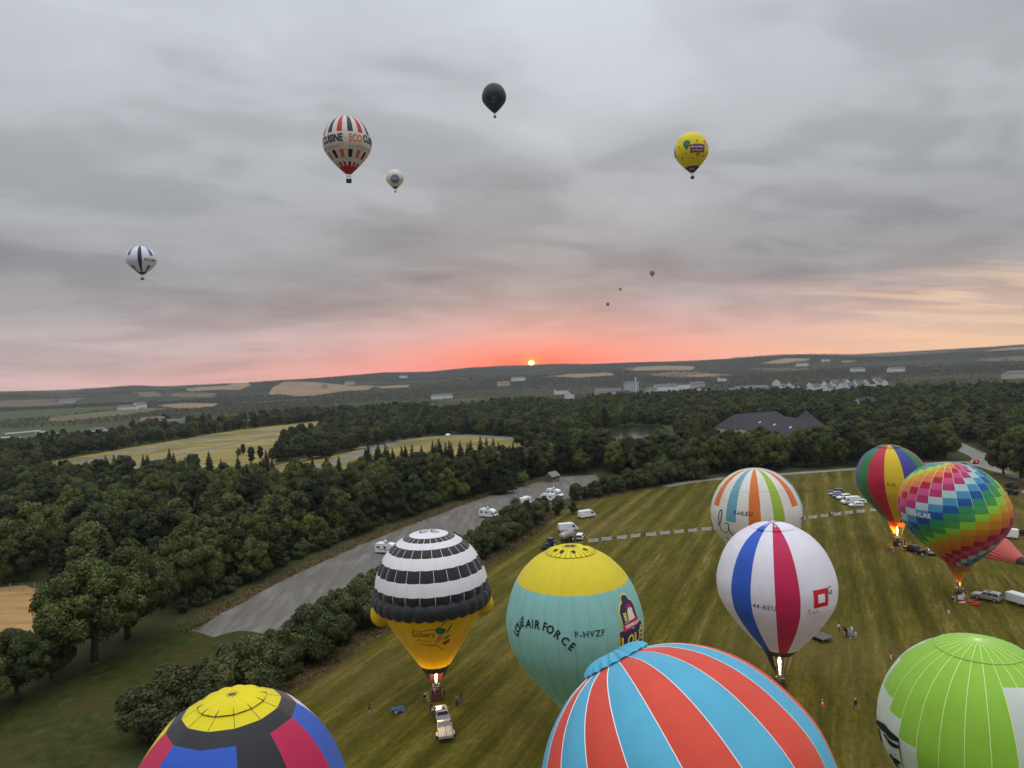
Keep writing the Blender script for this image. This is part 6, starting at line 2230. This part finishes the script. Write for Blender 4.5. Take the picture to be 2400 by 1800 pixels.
for x_ in (-1.74, 1.74):
    MB().mat(ALU).box((x_, 0, .85), (.05, 1.9, .34)).build('end_board', o)
mb = MB().mat(STEEL)
mb.tube((1.75, -.4, .6), (2.6, 0, .5), .04); mb.tube((1.75, .4, .6), (2.6, 0, .5), .04)
mb.build('drawbar', o)
MB().mat(PLASTIC).box((.2, -.1, .79), (2.9, .05, .06)).build('strap', o)
loc, rz = PX((2470, 1266), (2424, 1260))
o = thing('flat_trailer', 'low black flat trailer behind the black pickup', 'trailer', loc, rz)
for k in range(5):
    MB().mat(P_BLACK).box((0, -.8 + .4 * k, .62), (4.2, .38, .08)).build('deck_board', o)
MB().mat(STEEL).box((0, 0, .53), (4.3, 1.9, .08)).build('chassis', o)
for sgn in (-1, 1):
    wheel(o, 0, sgn * 1.05, .31, .2)

# blue tractor and slurry tanker
loc, rz = PX((1297, 1281), (1280, 1290))
o = thing('tractor', 'dark blue tractor with front ballast hitched to a slurry tanker', 'tractor', loc, rz)
MB().mat(P_BLUE).bevbox((1.15, 0, 1.35), (1.9, .8, .8), .1).build('bonnet', o)
MB().mat(PLASTIC).box((.3, 0, .85), (3.4, .6, .5)).build('chassis', o)
mb = MB().mat(P_BLUE)
mb.box((-.5, 0, 1.1), (1.6, 1.3, .5))
cb = mb.build('cab_base', o)
MB().mat(M_DARKWIN).box((-.5, 0, 1.95), (1.5, 1.4, 1.25), taper=(.88, .9)).build('cab_glass', o)
MB().mat(P_BLUE).bevbox((-.5, 0, 2.68), (1.65, 1.5, .22), .06).build('cab_roof', o)
WR = pmat('rim_white', (0.70, 0.70, 0.68), .5)
for sgn in (-1, 1):
    wheel(o, -.8, sgn * .95, .88, .5, WR)
    wheel(o, 1.6, sgn * .85, .62, .42, WR)
    MB().mat(P_BLUE).box((-.8, sgn * .95, 1.86), (1.3, .56, .08)).build('mudguard', o)
MB().mat(PLASTIC).bevbox((2.75, 0, .75), (.8, 2.0, .7), .08).build('front_ballast', o)
MB().mat(STEEL).tube((1.5, .3, 1.7), (1.5, .3, 2.5), .05, n=8).build('exhaust', o)
loc, rz = PX((1344, 1263), (1314, 1276))
o = thing('slurry_tanker', 'round grey slurry tanker on large wheels behind the tractor', 'trailer', loc, rz)
mb = MB().mat(pmat('tank_grey', (0.36, 0.33, 0.30), .45, .4, var=.2, vscale=1.2))
mb.smooth = True
mb.lathe([(0, -3.1), (.5, -3.05), (.95, -2.75), (1.1, -2.3), (1.1, 2.3), (.95, 2.75), (.5, 3.05), (0, 3.1)], 20, Matrix.Translation((0, 0, 2.0)) @ Matrix.Rotation(R(90), 4, 'Y'))
mb.build('tank', o)
for x_ in (-1.6, 0, 1.6):
    mb = MB().mat(STEEL)
    mb.lathe([(1.09, -.06), (1.15, -.06), (1.15, .06), (1.09, .06)], 20, Matrix.Translation((x_, 0, 2.0)) @ Matrix.Rotation(R(90), 4, 'Y'))
    mb.build('hoop', o)
MB().mat(PLASTIC).box((.3, 0, .85), (6.4, .7, .3)).build('chassis', o)
for sgn in (-1, 1):
    wheel(o, -.9, sgn * 1.2, .75, .5, WR)
    MB().mat(STEEL).box((-.9, sgn * 1.2, 1.62), (1.7, .55, .06)).build('mudguard', o)
MB().mat(STEEL).tube((3.3, 0, .8), (4.5, 0, .7), .08).build('drawbar', o)
MB().mat(STEEL).tube((0, 0, 3.05), (0, 0, 3.35), .3, n=12).build('hatch', o)

# ================================================================== banners along the field
BANNERS = [(1391, 1271), (1422, 1267), (1458, 1263.5), (1490, 1260), (1526, 1256.5), (1559, 1253), (1592, 1250), (1624, 1247), (1656, 1244), (1684, 1241), (1716, 1237), (1748, 1233.5), (1780, 1230), (1812, 1226.5), (1846, 1222.5), (1879, 1219), (1906, 1216), (1934, 1212.5), (1963, 1209), (1990, 1205), (2018, 1202), (2048, 1198.5), (2330, 1164), (2354, 1161), (2378, 1158.5), (2403, 1156)]
M_VINYL = pmat('banner_vinyl', (0.74, 0.73, 0.71), .6, objvar=.06)
proto = None
for i, (px, py) in enumerate(BANNERS):
    p = gp(px, py)
    q, r_ = gp(px + 6, py - .65), gp(px - 6, py + .65)
    rz = heading(r_, q) + rd.uniform(-.08, .08)
    if proto is None:
        o = thing('banner_barrier', 'white printed banner on a low barrier in the row across the grass', 'banner', p, rz, 'banners across the launch field')
        mb = MB().mat(M_VINYL)
        n = 10
        vs = []
        for k in range(n + 1):
            u = k / n
            vs += [(-1.45 + 2.9 * u, .06 * math.sin(u * 7), .12), (-1.45 + 2.9 * u, .06 * math.sin(u * 7 + .6), 1.05 - .09 * math.sin(math.pi * u))]
        vs += [(a_, b_ + .02, c_) for a_, b_, c_ in vs]
        m_ = 2 * (n + 1)
        mb.add(vs, [(2 * k, 2 * k + 2, 2 * k + 3, 2 * k + 1) for k in range(n)] + [(m_ + 2 * k, m_ + 2 * k + 1, m_ + 2 * k + 3, m_ + 2 * k + 2) for k in range(n)] + [(2 * k + 1, 2 * k + 3, m_ + 2 * k + 3, m_ + 2 * k + 1) for k in range(n)])
        sheet_o = mb.build('banner_sheet', o)
        PB = pmat('banner_print', (0.30, 0.30, 0.34), .7)
        mb = MB().mat(PB)
        for a_, b_, w_, h_ in [(-1.1, .6, .16, .6), (1.1, .6, .16, .6), (0, .78, 1.5, .09), (0, .5, 1.2, .06)]:
            mb.box((a_, -.055, b_), (w_, .02, h_))
        mb.build('print', sheet_o)
        for x_ in (-1.48, 1.48):
            MB().mat(STEEL).tube((x_, 0, 0), (x_, 0, 1.1), .03, n=6).build('post', o)
            MB().mat(STEEL).box((x_, 0, .03), (.08, .7, .05)).build('foot', o)
        proto = o
    else:
        copy_tree(proto, p, rz)

# ================================================================== people
SKIN = pmat('skin', (0.42, 0.25, 0.17), .6)
HAIRS = [pmat('hair_%d' % i, c, .7) for i, c in enumerate([(0.02, 0.014, 0.01), (0.09, 0.05, 0.025), (0.35, 0.24, 0.10)])]
CLOTH = {}
def cloth(c):
    key = 'clothes_%02d%02d%02d' % tuple(int(v * 99) for v in c)
    return pmat(key, c, .85)
POSES = {}


def pose_mesh(pose):
    """one continuous body grown over a posed skeleton; returns the mesh and a zone per face"""
    if pose in POSES: return POSES[pose]
    # x forward, y left
    fwd = {'stand': 0, 'raise': 0, 'lean': .32, 'fold': .02, 'walk': .03, 'crouch': .28}[pose]
    dz = -.38 if pose == 'crouch' else 0
    J = {'pelvis': (0, 0, .94 + dz), 'spine': (fwd * .35, 0, 1.12 + dz), 'chest': (fwd * .8, 0, 1.32 + dz), 'neck': (fwd, 0, 1.47 + dz), 'jaw': (fwd + .03, 0, 1.545 + dz), 'head': (fwd + .02, 0, 1.66 + dz)}
    for s, n in ((1, 'l'), (-1, 'r')):
        J['sh' + n] = (fwd * .9, s * .185, 1.405 + dz)
        if pose == 'raise': el_, wr_ = (.12, s * .33, 1.62), (.16, s * .30, 1.88)
        elif pose == 'fold': el_, wr_ = (.06, s * .26, 1.13), (.28, s * .10, 1.20)
        elif pose == 'lean': el_, wr_ = (fwd + .22, s * .24, 1.18), (fwd + .42, s * .16, 1.02)
        elif pose == 'crouch': el_, wr_ = (fwd + .2, s * .26, .85), (fwd + .38, s * .14, .68)
        elif pose == 'walk': el_, wr_ = (-.08 * s, s * .25, 1.14), (.10 * s, s * .25, .90)
        else: el_, wr_ = (-.02, s * .245, 1.13), (.08, s * .25, .88)
        J['el' + n], J['wr' + n] = el_, wr_
        w_, e_ = Vector(wr_), Vector(el_)
        d = (w_ - e_).normalized()
        J['pa' + n] = tuple(w_ + d * .075)
        side = d.cross(Vector((0, 0, 1)) if abs(d.z) < .8 else Vector((1, 0, 0))).normalized()
        inn = Vector((.35, -s * .5, 0))
        for k, ln in enumerate((.060, .075, .082, .076)):
            b_ = w_ + d * .085 + side * (.030 * (1.5 - k) * .66)
            J['f%d%s' % (k, n)] = tuple(b_ + d * ln * .5)
            J['g%d%s' % (k, n)] = tuple(b_ + d * ln + inn * .03)
        J['t0' + n] = tuple(w_ + d * .035 + side * .045)
        J['t1' + n] = tuple(w_ + d * .075 + side * .065 + inn * .02)
        st = {'walk': .24 * s}.get(pose, .02 * s)
        J['hp' + n] = (0, s * .095, .88 + dz)
        if pose == 'crouch':
            J['kn' + n], J['an' + n] = (.30, s * .14, .48), (.02, s * .13, .09)
        else:
            J['kn' + n], J['an' + n] = (st * .55 + .03, s * .105, .49), (st, s * .11, .085)
        a_ = J['an' + n]
        J['to' + n] = (a_[0] + .17, a_[1] + s * .02, .035)
    Rr = dict(pelvis=.135, spine=.125, chest=.145, neck=.058, jaw=.075, head=.098)
    E_ = [('pelvis', 'spine'), ('spine', 'chest'), ('chest', 'neck'), ('neck', 'jaw'), ('jaw', 'head')]
    Z_ = ['top', 'top', 'top', 'skin', 'skin']
    for n in 'lr':
        E_ += [('chest', 'sh' + n), ('sh' + n, 'el' + n), ('el' + n, 'wr' + n), ('wr' + n, 'pa' + n), ('pelvis', 'hp' + n), ('hp' + n, 'kn' + n), ('kn' + n, 'an' + n), ('an' + n, 'to' + n)]
        Z_ += ['top', 'top', 'top', 'skin', 'legs', 'legs', 'legs', 'shoe']
        for k in range(4):
            E_ += [('pa' + n, 'f%d' % k + n), ('f%d' % k + n, 'g%d' % k + n)]; Z_ += ['skin'] * 2
        E_ += [('wr' + n, 't0' + n), ('t0' + n, 't1' + n)]; Z_ += ['skin'] * 2
        Rr.update({'sh' + n: .075, 'el' + n: .048, 'wr' + n: .034, 'pa' + n: .034, 'hp' + n: .098, 'kn' + n: .066, 'an' + n: .045, 'to' + n: .036, 't0' + n: .012, 't1' + n: .009})
        for k in range(4): Rr['f%d' % k + n], Rr['g%d' % k + n] = .010, .008
    names = list(J)
    ix = {k: i for i, k in enumerate(names)}
    me = bpy.data.meshes.new('skeleton')
    me.from_pydata([J[k] for k in names], [(ix[a], ix[b]) for a, b in E_], [])
    ob = bpy.data.objects.new('skeleton', me)
    COL.objects.link(ob)
    md = ob.modifiers.new('skin', 'SKIN')
    md.use_smooth_shade = True
    sk = me.skin_vertices[0].data
    for k in names:
        sk[ix[k]].radius = (Rr[k], Rr[k] * (.8 if k in ('pelvis', 'spine', 'chest') else 1))
        sk[ix[k]].use_root = (k == 'pelvis')
    ss = ob.modifiers.new('sub', 'SUBSURF')
    ss.levels = ss.render_levels = 1
    bpy.context.view_layer.update()
    res = bpy.data.meshes.new_from_object(ob.evaluated_get(bpy.context.evaluated_depsgraph_get()))
    bpy.data.objects.remove(ob)
    segs = [(Vector(J[a]), Vector(J[b]), z, (Rr[a] + Rr[b]) / 2) for (a, b), z in zip(E_, Z_)]
    zi = {'skin': 0, 'top': 1, 'legs': 2, 'shoe': 3}
    idx = []
    for p_ in res.polygons:
        c = p_.center
        best = min(segs, key=lambda s_: (c - (s_[0] + (s_[1] - s_[0]) * max(0, min(1, (c - s_[0]).dot(s_[1] - s_[0]) / (s_[1] - s_[0]).length_squared)))).length - s_[3])
        idx.append(zi[best[2]])
    for m_ in (SKIN,) * 4:
        res.materials.append(m_)
    res.polygons.foreach_set('material_index', idx)
    res.polygons.foreach_set('use_smooth', [True] * len(idx))
    POSES[pose] = (res, Vector(J['head']))
    return POSES[pose]


def person(label, loc, rz, top, legs, pose='stand', shoe=(0.05, 0.05, 0.05), hair=0, h=1.0, hat=None):
    me0, hd = pose_mesh(pose)
    o = thing('person', label, 'person', loc, rz)
    o.scale = (h, h, h)
    me = me0.copy()
    zones = [0] * len(me0.polygons)
    me0.polygons.foreach_get('material_index', zones)
    me.materials.clear()
    for m_ in (SKIN, cloth(top), cloth(legs), cloth(shoe)):
        me.materials.append(m_)
    me.polygons.foreach_set('material_index', zones)
    link('body', me, o)
    mb = MB().mat(HAIRS[hair] if hat is None else cloth(hat))
    mb.smooth = True
    prof = [(math.sin(a) * .112, math.cos(a) * .118) for a in np.linspace(0.02, 1.75, 7)]
    mb.lathe(prof, 12, Matrix.Translation(hd + Vector((-.02, 0, .015))) @ Matrix.Rotation(-.25, 4, 'Y'))
    mb.build('hair' if hat is None else 'cap', o)
    mb = MB().mat(PLASTIC)
    for s in (-1, 1):
        mb.ball(hd + Vector((.088, s * .034, -.02)), .011, 6, 4)
    mb.mat(pmat('lips', (0.30, 0.12, 0.10), .6)).box(hd + Vector((.088, 0, -.085)), (.02, .045, .012))
    mb.mat(SKIN).box(hd + Vector((.103, 0, -.045)), (.03, .022, .04), taper=(.5, .6))
    mb.build('face', o)
    return o


def who(px, py, label, top, legs, pose='stand', face=None, **kw):
    p = gp(px, py)
    rz = heading(p, gp(*face)) if face else rd.uniform(0, 6.28)
    return person(label, p, rz, top, legs, pose, **kw)


K_, W_C, JEAN, LIL = (0.02, 0.02, 0.022), (0.72, 0.71, 0.70), (0.10, 0.13, 0.20), (0.38, 0.37, 0.46)
who(866, 1679, 'person in dark top and pale trousers raising both arms on the grass', K_, (0.42, 0.38, 0.30), 'raise', (1020, 1640))
who(1042, 1638, 'person all in black standing right of the golden balloon basket', K_, K_, 'fold', (1026, 1640))
who(1071, 1655, 'person in bright blue jacket watching near the pickup', (0.07, 0.30, 0.40), (0.05, 0.04, 0.04), 'stand', (1026, 1640))
who(1082, 1649, 'person in brown jacket walking past the blue jacketed one', (0.10, 0.075, 0.05), (0.14, 0.14, 0.13), 'walk', (1060, 1640))
who(1008, 1673, 'person in dark clothes leaning at the door of the silver pickup', K_, (0.10, 0.10, 0.09), 'lean', (1030, 1675))
for k, (dx, dy, tp) in enumerate([(-.3, .1, (0.55, 0.45, 0.46)), (.32, -.1, (0.26, 0.03, 0.04))]):
    person(['pilot in pale top standing in the golden balloon basket', 'passenger in red standing in the golden balloon basket'][k], BASKET_HAT + Vector((dx, dy, .16)), -1.5 + k, tp, K_, 'raise' if k == 0 else 'stand')
who(1967, 1482, 'person in white top and black trousers apart from the group', W_C, K_, 'fold', (1900, 1480))
who(1980, 1492, 'person in black at the left of the standing group', K_, LIL, 'raise', (1880, 1500))
who(1984.5, 1494, 'person in long black clothes in the standing group', K_, K_, 'stand', (1880, 1500), h=1.02)
who(1988.5, 1493, 'person in grey lilac in the standing group', LIL, LIL, 'fold', (1900, 1500), hair=1)
who(1994, 1497, 'person in lilac with white shoes in front of the group', LIL, (0.30, 0.30, 0.40), 'fold', (1900, 1520), shoe=(0.8, .8, .8))
who(1997.5, 1490, 'person in bright white top at the back of the group', W_C, LIL, 'fold', (1900, 1500), h=1.05)
who(2005.5, 1499, 'child in pale grey at the right of the standing group', (0.55, 0.56, 0.55), (0.35, 0.36, 0.36), 'stand', (1900, 1520), h=.88)
who(2006, 1667, 'person in black jacket with yellow cap walking by the lime balloon', K_, (0.10, 0.10, 0.10), 'walk', (1900, 1600), hat=(0.65, 0.55, 0.12))
who(2088.5, 1547, 'person in red top and white trousers beside the lime balloon', (0.45, 0.03, 0.04), W_C, 'fold', (2000, 1560))
who(2224, 1449, 'person in white shirt and blue jeans alone on the grass', W_C, (0.16, 0.20, 0.27), 'walk', (2100, 1450))
for k, (dx, dy, tp) in enumerate([(-.35, .1, (0.09, 0.04, 0.05)), (.3, .2, (0.07, 0.05, 0.07)), (0, -.3, (0.16, 0.08, 0.07))]):
    person(['passenger in maroon in the rainbow balloon basket', 'passenger in dark purple in the rainbow balloon basket', 'pilot in brown in the rainbow balloon basket'][k], BASKET_RAIN + Vector((dx, dy, .16)), k * 2.0, tp, K_, 'stand')
who(2262, 1409, 'helper in white holding the rainbow balloon basket', W_C, (0.45, 0.33, 0.28), 'lean', (2252, 1406))
who(2110, 1288, 'helper in pink white top at the leaning balloon basket', (0.6, 0.48, 0.46), K_, 'lean', (2104, 1280))
who(2098, 1283, 'helper in black at the leaning balloon basket', K_, K_, 'lean', (2104, 1280))
who(2120, 1278, 'person in black behind the leaning balloon basket', K_, K_, 'stand', (2104, 1280))
who(2141, 1278, 'person in black standing behind the black pickup', K_, K_, 'stand', (2104, 1280))
who(2162, 1312, 'person in grey lilac beside the small silver car', LIL, (0.12, 0.1, 0.1), 'stand', (2180, 1310))
person('pilot standing in the leaning striped balloon basket', BASKET_MULTI + Vector((0, 0, .16)), 0, K_, K_, 'raise')
who(1945, 1212, 'person in black leaning over a banner', K_, K_, 'lean', (1940, 1220))
who(1950, 1211, 'person in white and dark trousers at the banner row', W_C, (0.1, .06, .05), 'stand', (1940, 1220))
who(1687, 1239, 'person in black behind the banners near the striped cream balloon', K_, K_, 'stand', (1700, 1260))
who(1424, 1262, 'person in dark red behind the banners near the small van', (0.12, 0.04, 0.03), K_, 'crouch', (1430, 1300))

# ================================================================== bits on the grass
p = gp(1928, 1655)
o = thing('traffic_cone', 'red and white traffic cone near the large striped balloon', 'cone', p)
CR, CW = pmat('cone_red', (0.60, 0.06, 0.03), .6), pmat('cone_white', (0.75, 0.74, 0.72), .6)
MB().mat(CR).box((0, 0, .03), (.55, .55, .06)).build('foot', o)
for z0, z1, m_ in [(.06, .35, CR), (.35, .6, CW), (.6, .85, CR), (.85, 1.0, CW)]:
    mb = MB().mat(m_)
    f_ = lambda z: .22 - .17 * z
    mb.lathe([(f_(z0), z0), (f_(z1), z1)] + ([(0, z1)] if z1 == 1.0 else []), 14)
    mb.build('band', o)


def bag(label, loc, rz, L, W, H, col, strap=True, nm='envelope_bag'):
    o = thing(nm, label, 'bag', loc, rz)
    mb = MB().mat(pmat('bag_%02d%02d%02d' % tuple(int(v * 99) for v in col), col, .7, var=.15, vscale=3))
    mb.smooth = True
    n, m_ = 18, 10
    vs = []
    rr_ = random.Random(len(label))
    for i in range(m_ + 1):
        t = i / m_
        for k in range(n):
            a = 2 * math.pi * k / n
            s = math.sin(math.pi * min(max(t, .04), .96)) ** .45
            j = 1 + .14 * math.sin(3 * a + 5 * t) + rr_.uniform(-.05, .05)
            vs.append((-L / 2 + L * t, math.cos(a) * W / 2 * s * j, max(.01, H / 2 + math.sin(a) * H / 2 * s * j)))
    mb.add(vs, [(i * n + k, i * n + (k + 1) % n, (i + 1) * n + (k + 1) % n, (i + 1) * n + k) for i in range(m_) for k in range(n)] + [tuple(range(n - 1, -1, -1)), tuple(range(m_ * n, m_ * n + n))])
    b_ = mb.build('sack', o)
    mb = MB().mat(PLASTIC)
    for x_ in (-L * .2, L * .2):
        mb.path([(x_, math.cos(a) * W * .53, max(.01, H / 2 + math.sin(a) * H * .56)) for a in np.linspace(-.4, math.pi + .4, 12)], .03, 5)
    mb.build('strap', b_)
    return o


bag('blue envelope bag gaping open on the grass left of the pickup', gp(934, 1668), .2, 1.9, 1.2, .75, (0.05, 0.13, 0.28))
bag('small orange sack next to the blue bag', gp(946, 1668), .8, .8, .55, .45, (0.62, 0.22, 0.10))
bag('small pale pink sack in front of the blue bag', gp(929, 1673), .5, .5, .4, .4, (0.6, 0.42, 0.36))
bag('long bright red bag stretched on the grass by the rainbow balloon', gp(2274, 1412), -.5, 3.4, .9, .35, (0.52, 0.03, 0.03))
bag('crumpled red bag at the end of the long one', gp(2287, 1418), .4, 1.8, 1.2, .4, (0.50, 0.02, 0.03))
bag('pale folded ground sheet under the rainbow balloon basket', gp(2256, 1413), .3, 1.6, .8, .22, (0.62, 0.58, 0.50))
p = BASKET_RAIN
o = thing('basket_board', 'white board hanging on the side of the rainbow balloon basket', 'board', p + Vector((-.45, -.85, .2)), heading((0, 0), (-.3, -1)) + R(90))
MB().mat(P_WHITE).box((0, 0, .45), (1.0, .05, .9)).build('panel', o)
MB().mat(pmat('board_print', (0.35, 0.40, 0.55), .7)).box((0, .03, .45), (.6, .02, .45)).build('print', o)
# information board and lamp by the lane, fence by the wheat
p = gp(2319, 1092)
o = thing('sign_board', 'dark notice board on two posts beside the lane', 'sign', p, .5)
MB().mat(PLASTIC).box((0, 0, 3.0), (2.6, .12, 1.3)).build('board', o)
for x_ in (-.9, .9):
    MB().mat(STEEL).tube((x_, 0, 0), (x_, 0, 3.0), .06, n=6).build('post', o)
fa, fb = gp(-60, 1388), gp(110, 1384)
nf = 6
o = thing('wire_fence', 'wire fence with pale posts between the wheat and the wood', 'fence', fa, heading(fa, fb))
LF = (fb - fa).length
for k in range(nf + 1):
    MB().mat(pmat('pale_post', (0.34, 0.32, 0.28), .9)).box((LF * k / nf, 0, .95), (.12, .12, 2.1)).build('post', o)
for z_ in (.4, .9, 1.4, 1.8):
    MB().mat(WIRE).tube((0, 0, z_), (LF, 0, z_), .015, n=4).build('wire', o)
# tyre stacks of the kart track
mb = MB().mat(P_WHITE)
mb.lathe([(.35, 0), (.75, 0), (.8, .3), (.75, .6), (.8, .9), (.7, 1.15), (.35, 1.15)], 10)
tm = mb.mesh('tyre_stack')
for A_, B_, n_ in [((14, 1018), (92, 1011), 15), ((0, 1028), (24, 1026), 6), ((0, 1033), (46, 1028), 8), ((114, 1019), (176, 1015), 12), ((126, 1028), (226, 1021), 18), ((150, 1024), (180, 1017), 6), ((96, 1014), (106, 1013), 3)]:
    for k in range(n_):
        u = k / max(1, n_ - 1)
        p = gp(A_[0] + (B_[0] - A_[0]) * u, A_[1] + (B_[1] - A_[1]) * u)
        o = link('tyre_stack', tm, None, p)
        o.scale = (1.5, 1.5, 1.3)
        tag(o, 'white painted tyre stack edging the kart track', 'tyres', 'tyre stacks of the kart track')
p = gp(84, 1029)
o = thing('flag_pole', 'tall white flag pole on the kart infield', 'pole', p)
MB().mat(P_WHITE).tube((0, 0, 0), (0, 0, 10), .18, .12, 8).build('pole', o)
MB().mat(P_WHITE).box((0, 0, .15), (1, 1, .3)).build('footing', o)
p = gp(1050, 1026)
o = thing('marquee', 'small white gazebo on the grass by the circuit bend', 'gazebo', p)
mb = MB().mat(P_WHITE)
mb.add([(-2, -2, 2.2), (2, -2, 2.2), (2, 2, 2.2), (-2, 2, 2.2), (0, 0, 3.5)], [(0, 1, 4), (1, 2, 4), (2, 3, 4), (3, 0, 4), (3, 2, 1, 0)])
mb.build('canopy', o)
for sx in (-1.9, 1.9):
    for sy in (-1.9, 1.9):
        MB().mat(STEEL).tube((sx, sy, 0), (sx, sy, 2.25), .05, n=6).build('leg', o)


def fan(label, loc, rz):
    """inflation fan: caged propeller on a wheeled frame with its engine behind"""
    o = thing('inflation_fan', label, 'fan', loc, rz)
    FR = pmat('fan_frame', (0.50, 0.45, 0.28), .5)
    mb = MB().mat(FR)
    ringp = [(0, .55 * math.cos(a), .75 + .55 * math.sin(a)) for a in np.linspace(0, 2 * math.pi, 25)]
    for x_ in (-.12, .12):
        mb.path([(x_, p_[1], p_[2]) for p_ in ringp], .028, 6)
    for k in range(8):
        a = 2 * math.pi * k / 8
        mb.tube((.12, .1 * math.cos(a), .75 + .1 * math.sin(a)), (.12, .55 * math.cos(a), .75 + .55 * math.sin(a)), .012, n=4)
    cage = mb.build('cage', o)
    mb = MB().mat(PLASTIC)
    for k in range(3):
        a = 2 * math.pi * k / 3 + .3
        d, e = Vector((0, math.cos(a), math.sin(a))), Vector((.5, -math.sin(a), math.cos(a))) * .07
        c = Vector((0, 0, .75))
        mb.quad(c + d * .06 - e, c + d * .5 - e * .7, c + d * .5 + e * .7, c + d * .06 + e)
    mb.build('propeller', o)
    MB().mat(PLASTIC).bevbox((-.32, 0, .72), (.36, .36, .4), .05).build('engine', o)
    MB().mat(pmat('fan_tank', (0.7, 0.68, 0.64), .5)).bevbox((-.34, 0, .98), (.24, .3, .14), .04).build('fuel_tank', o)
    for sgn in (-1, 1):
        MB().mat(FR).tube((-.5, sgn * .42, .12), (.3, sgn * .42, .12), .025, n=6).build('skid_tube', o)
        MB().mat(FR).tube((0, sgn * .42, .12), (0, sgn * .42, .42), .025, n=6).build('strut', o)
        wheel(o, -.42, sgn * .48, .16, .09)
    return o


fan('inflation fan with pale round cage left of the golden balloon basket', gp(1001, 1641), .3)
fan('inflation fan standing at the foot of the rainbow balloon basket', gp(2238, 1412), -.4)
fan('inflation fan left of the leaning striped balloon basket', gp(2093, 1294), -.2)
# crown lines pegged out on the grass
for lab, a, b in [('thin rope running from the rainbow balloon basket to the silver car', gp(2262, 1408), gp(2288, 1404))]:
    o = MB().mat(pmat('rope', (0.42, 0.36, 0.25), .9))
    pts = [a + (b - a) * (i / 10) + Vector((.25 * math.sin(i * 1.7), .2 * math.cos(i * 1.3), .03)) for i in range(11)]
    o.path([p_ - a for p_ in pts], .025, 5)
    tag(o.build('ground_rope', loc=a), lab, 'rope')
# ================================================================== haze
mb = MB()
hm = bpy.data.materials.new('haze')
hm.use_nodes = True
t = NT(hm.node_tree)
pv = t.n('ShaderNodeVolumePrincipled')
pv.inputs['Color'].default_value = (0.78, 0.88, 1.0, 1)
pv.inputs['Density'].default_value = 0.00005
pv.inputs['Anisotropy'].default_value = 0.0
t.n('ShaderNodeOutputMaterial', Volume=pv.outputs[0])
mb.mat(hm).box((0, 0, 223), (15000, 15000, 456))
tag(mb.build('haze'), kind='stuff')
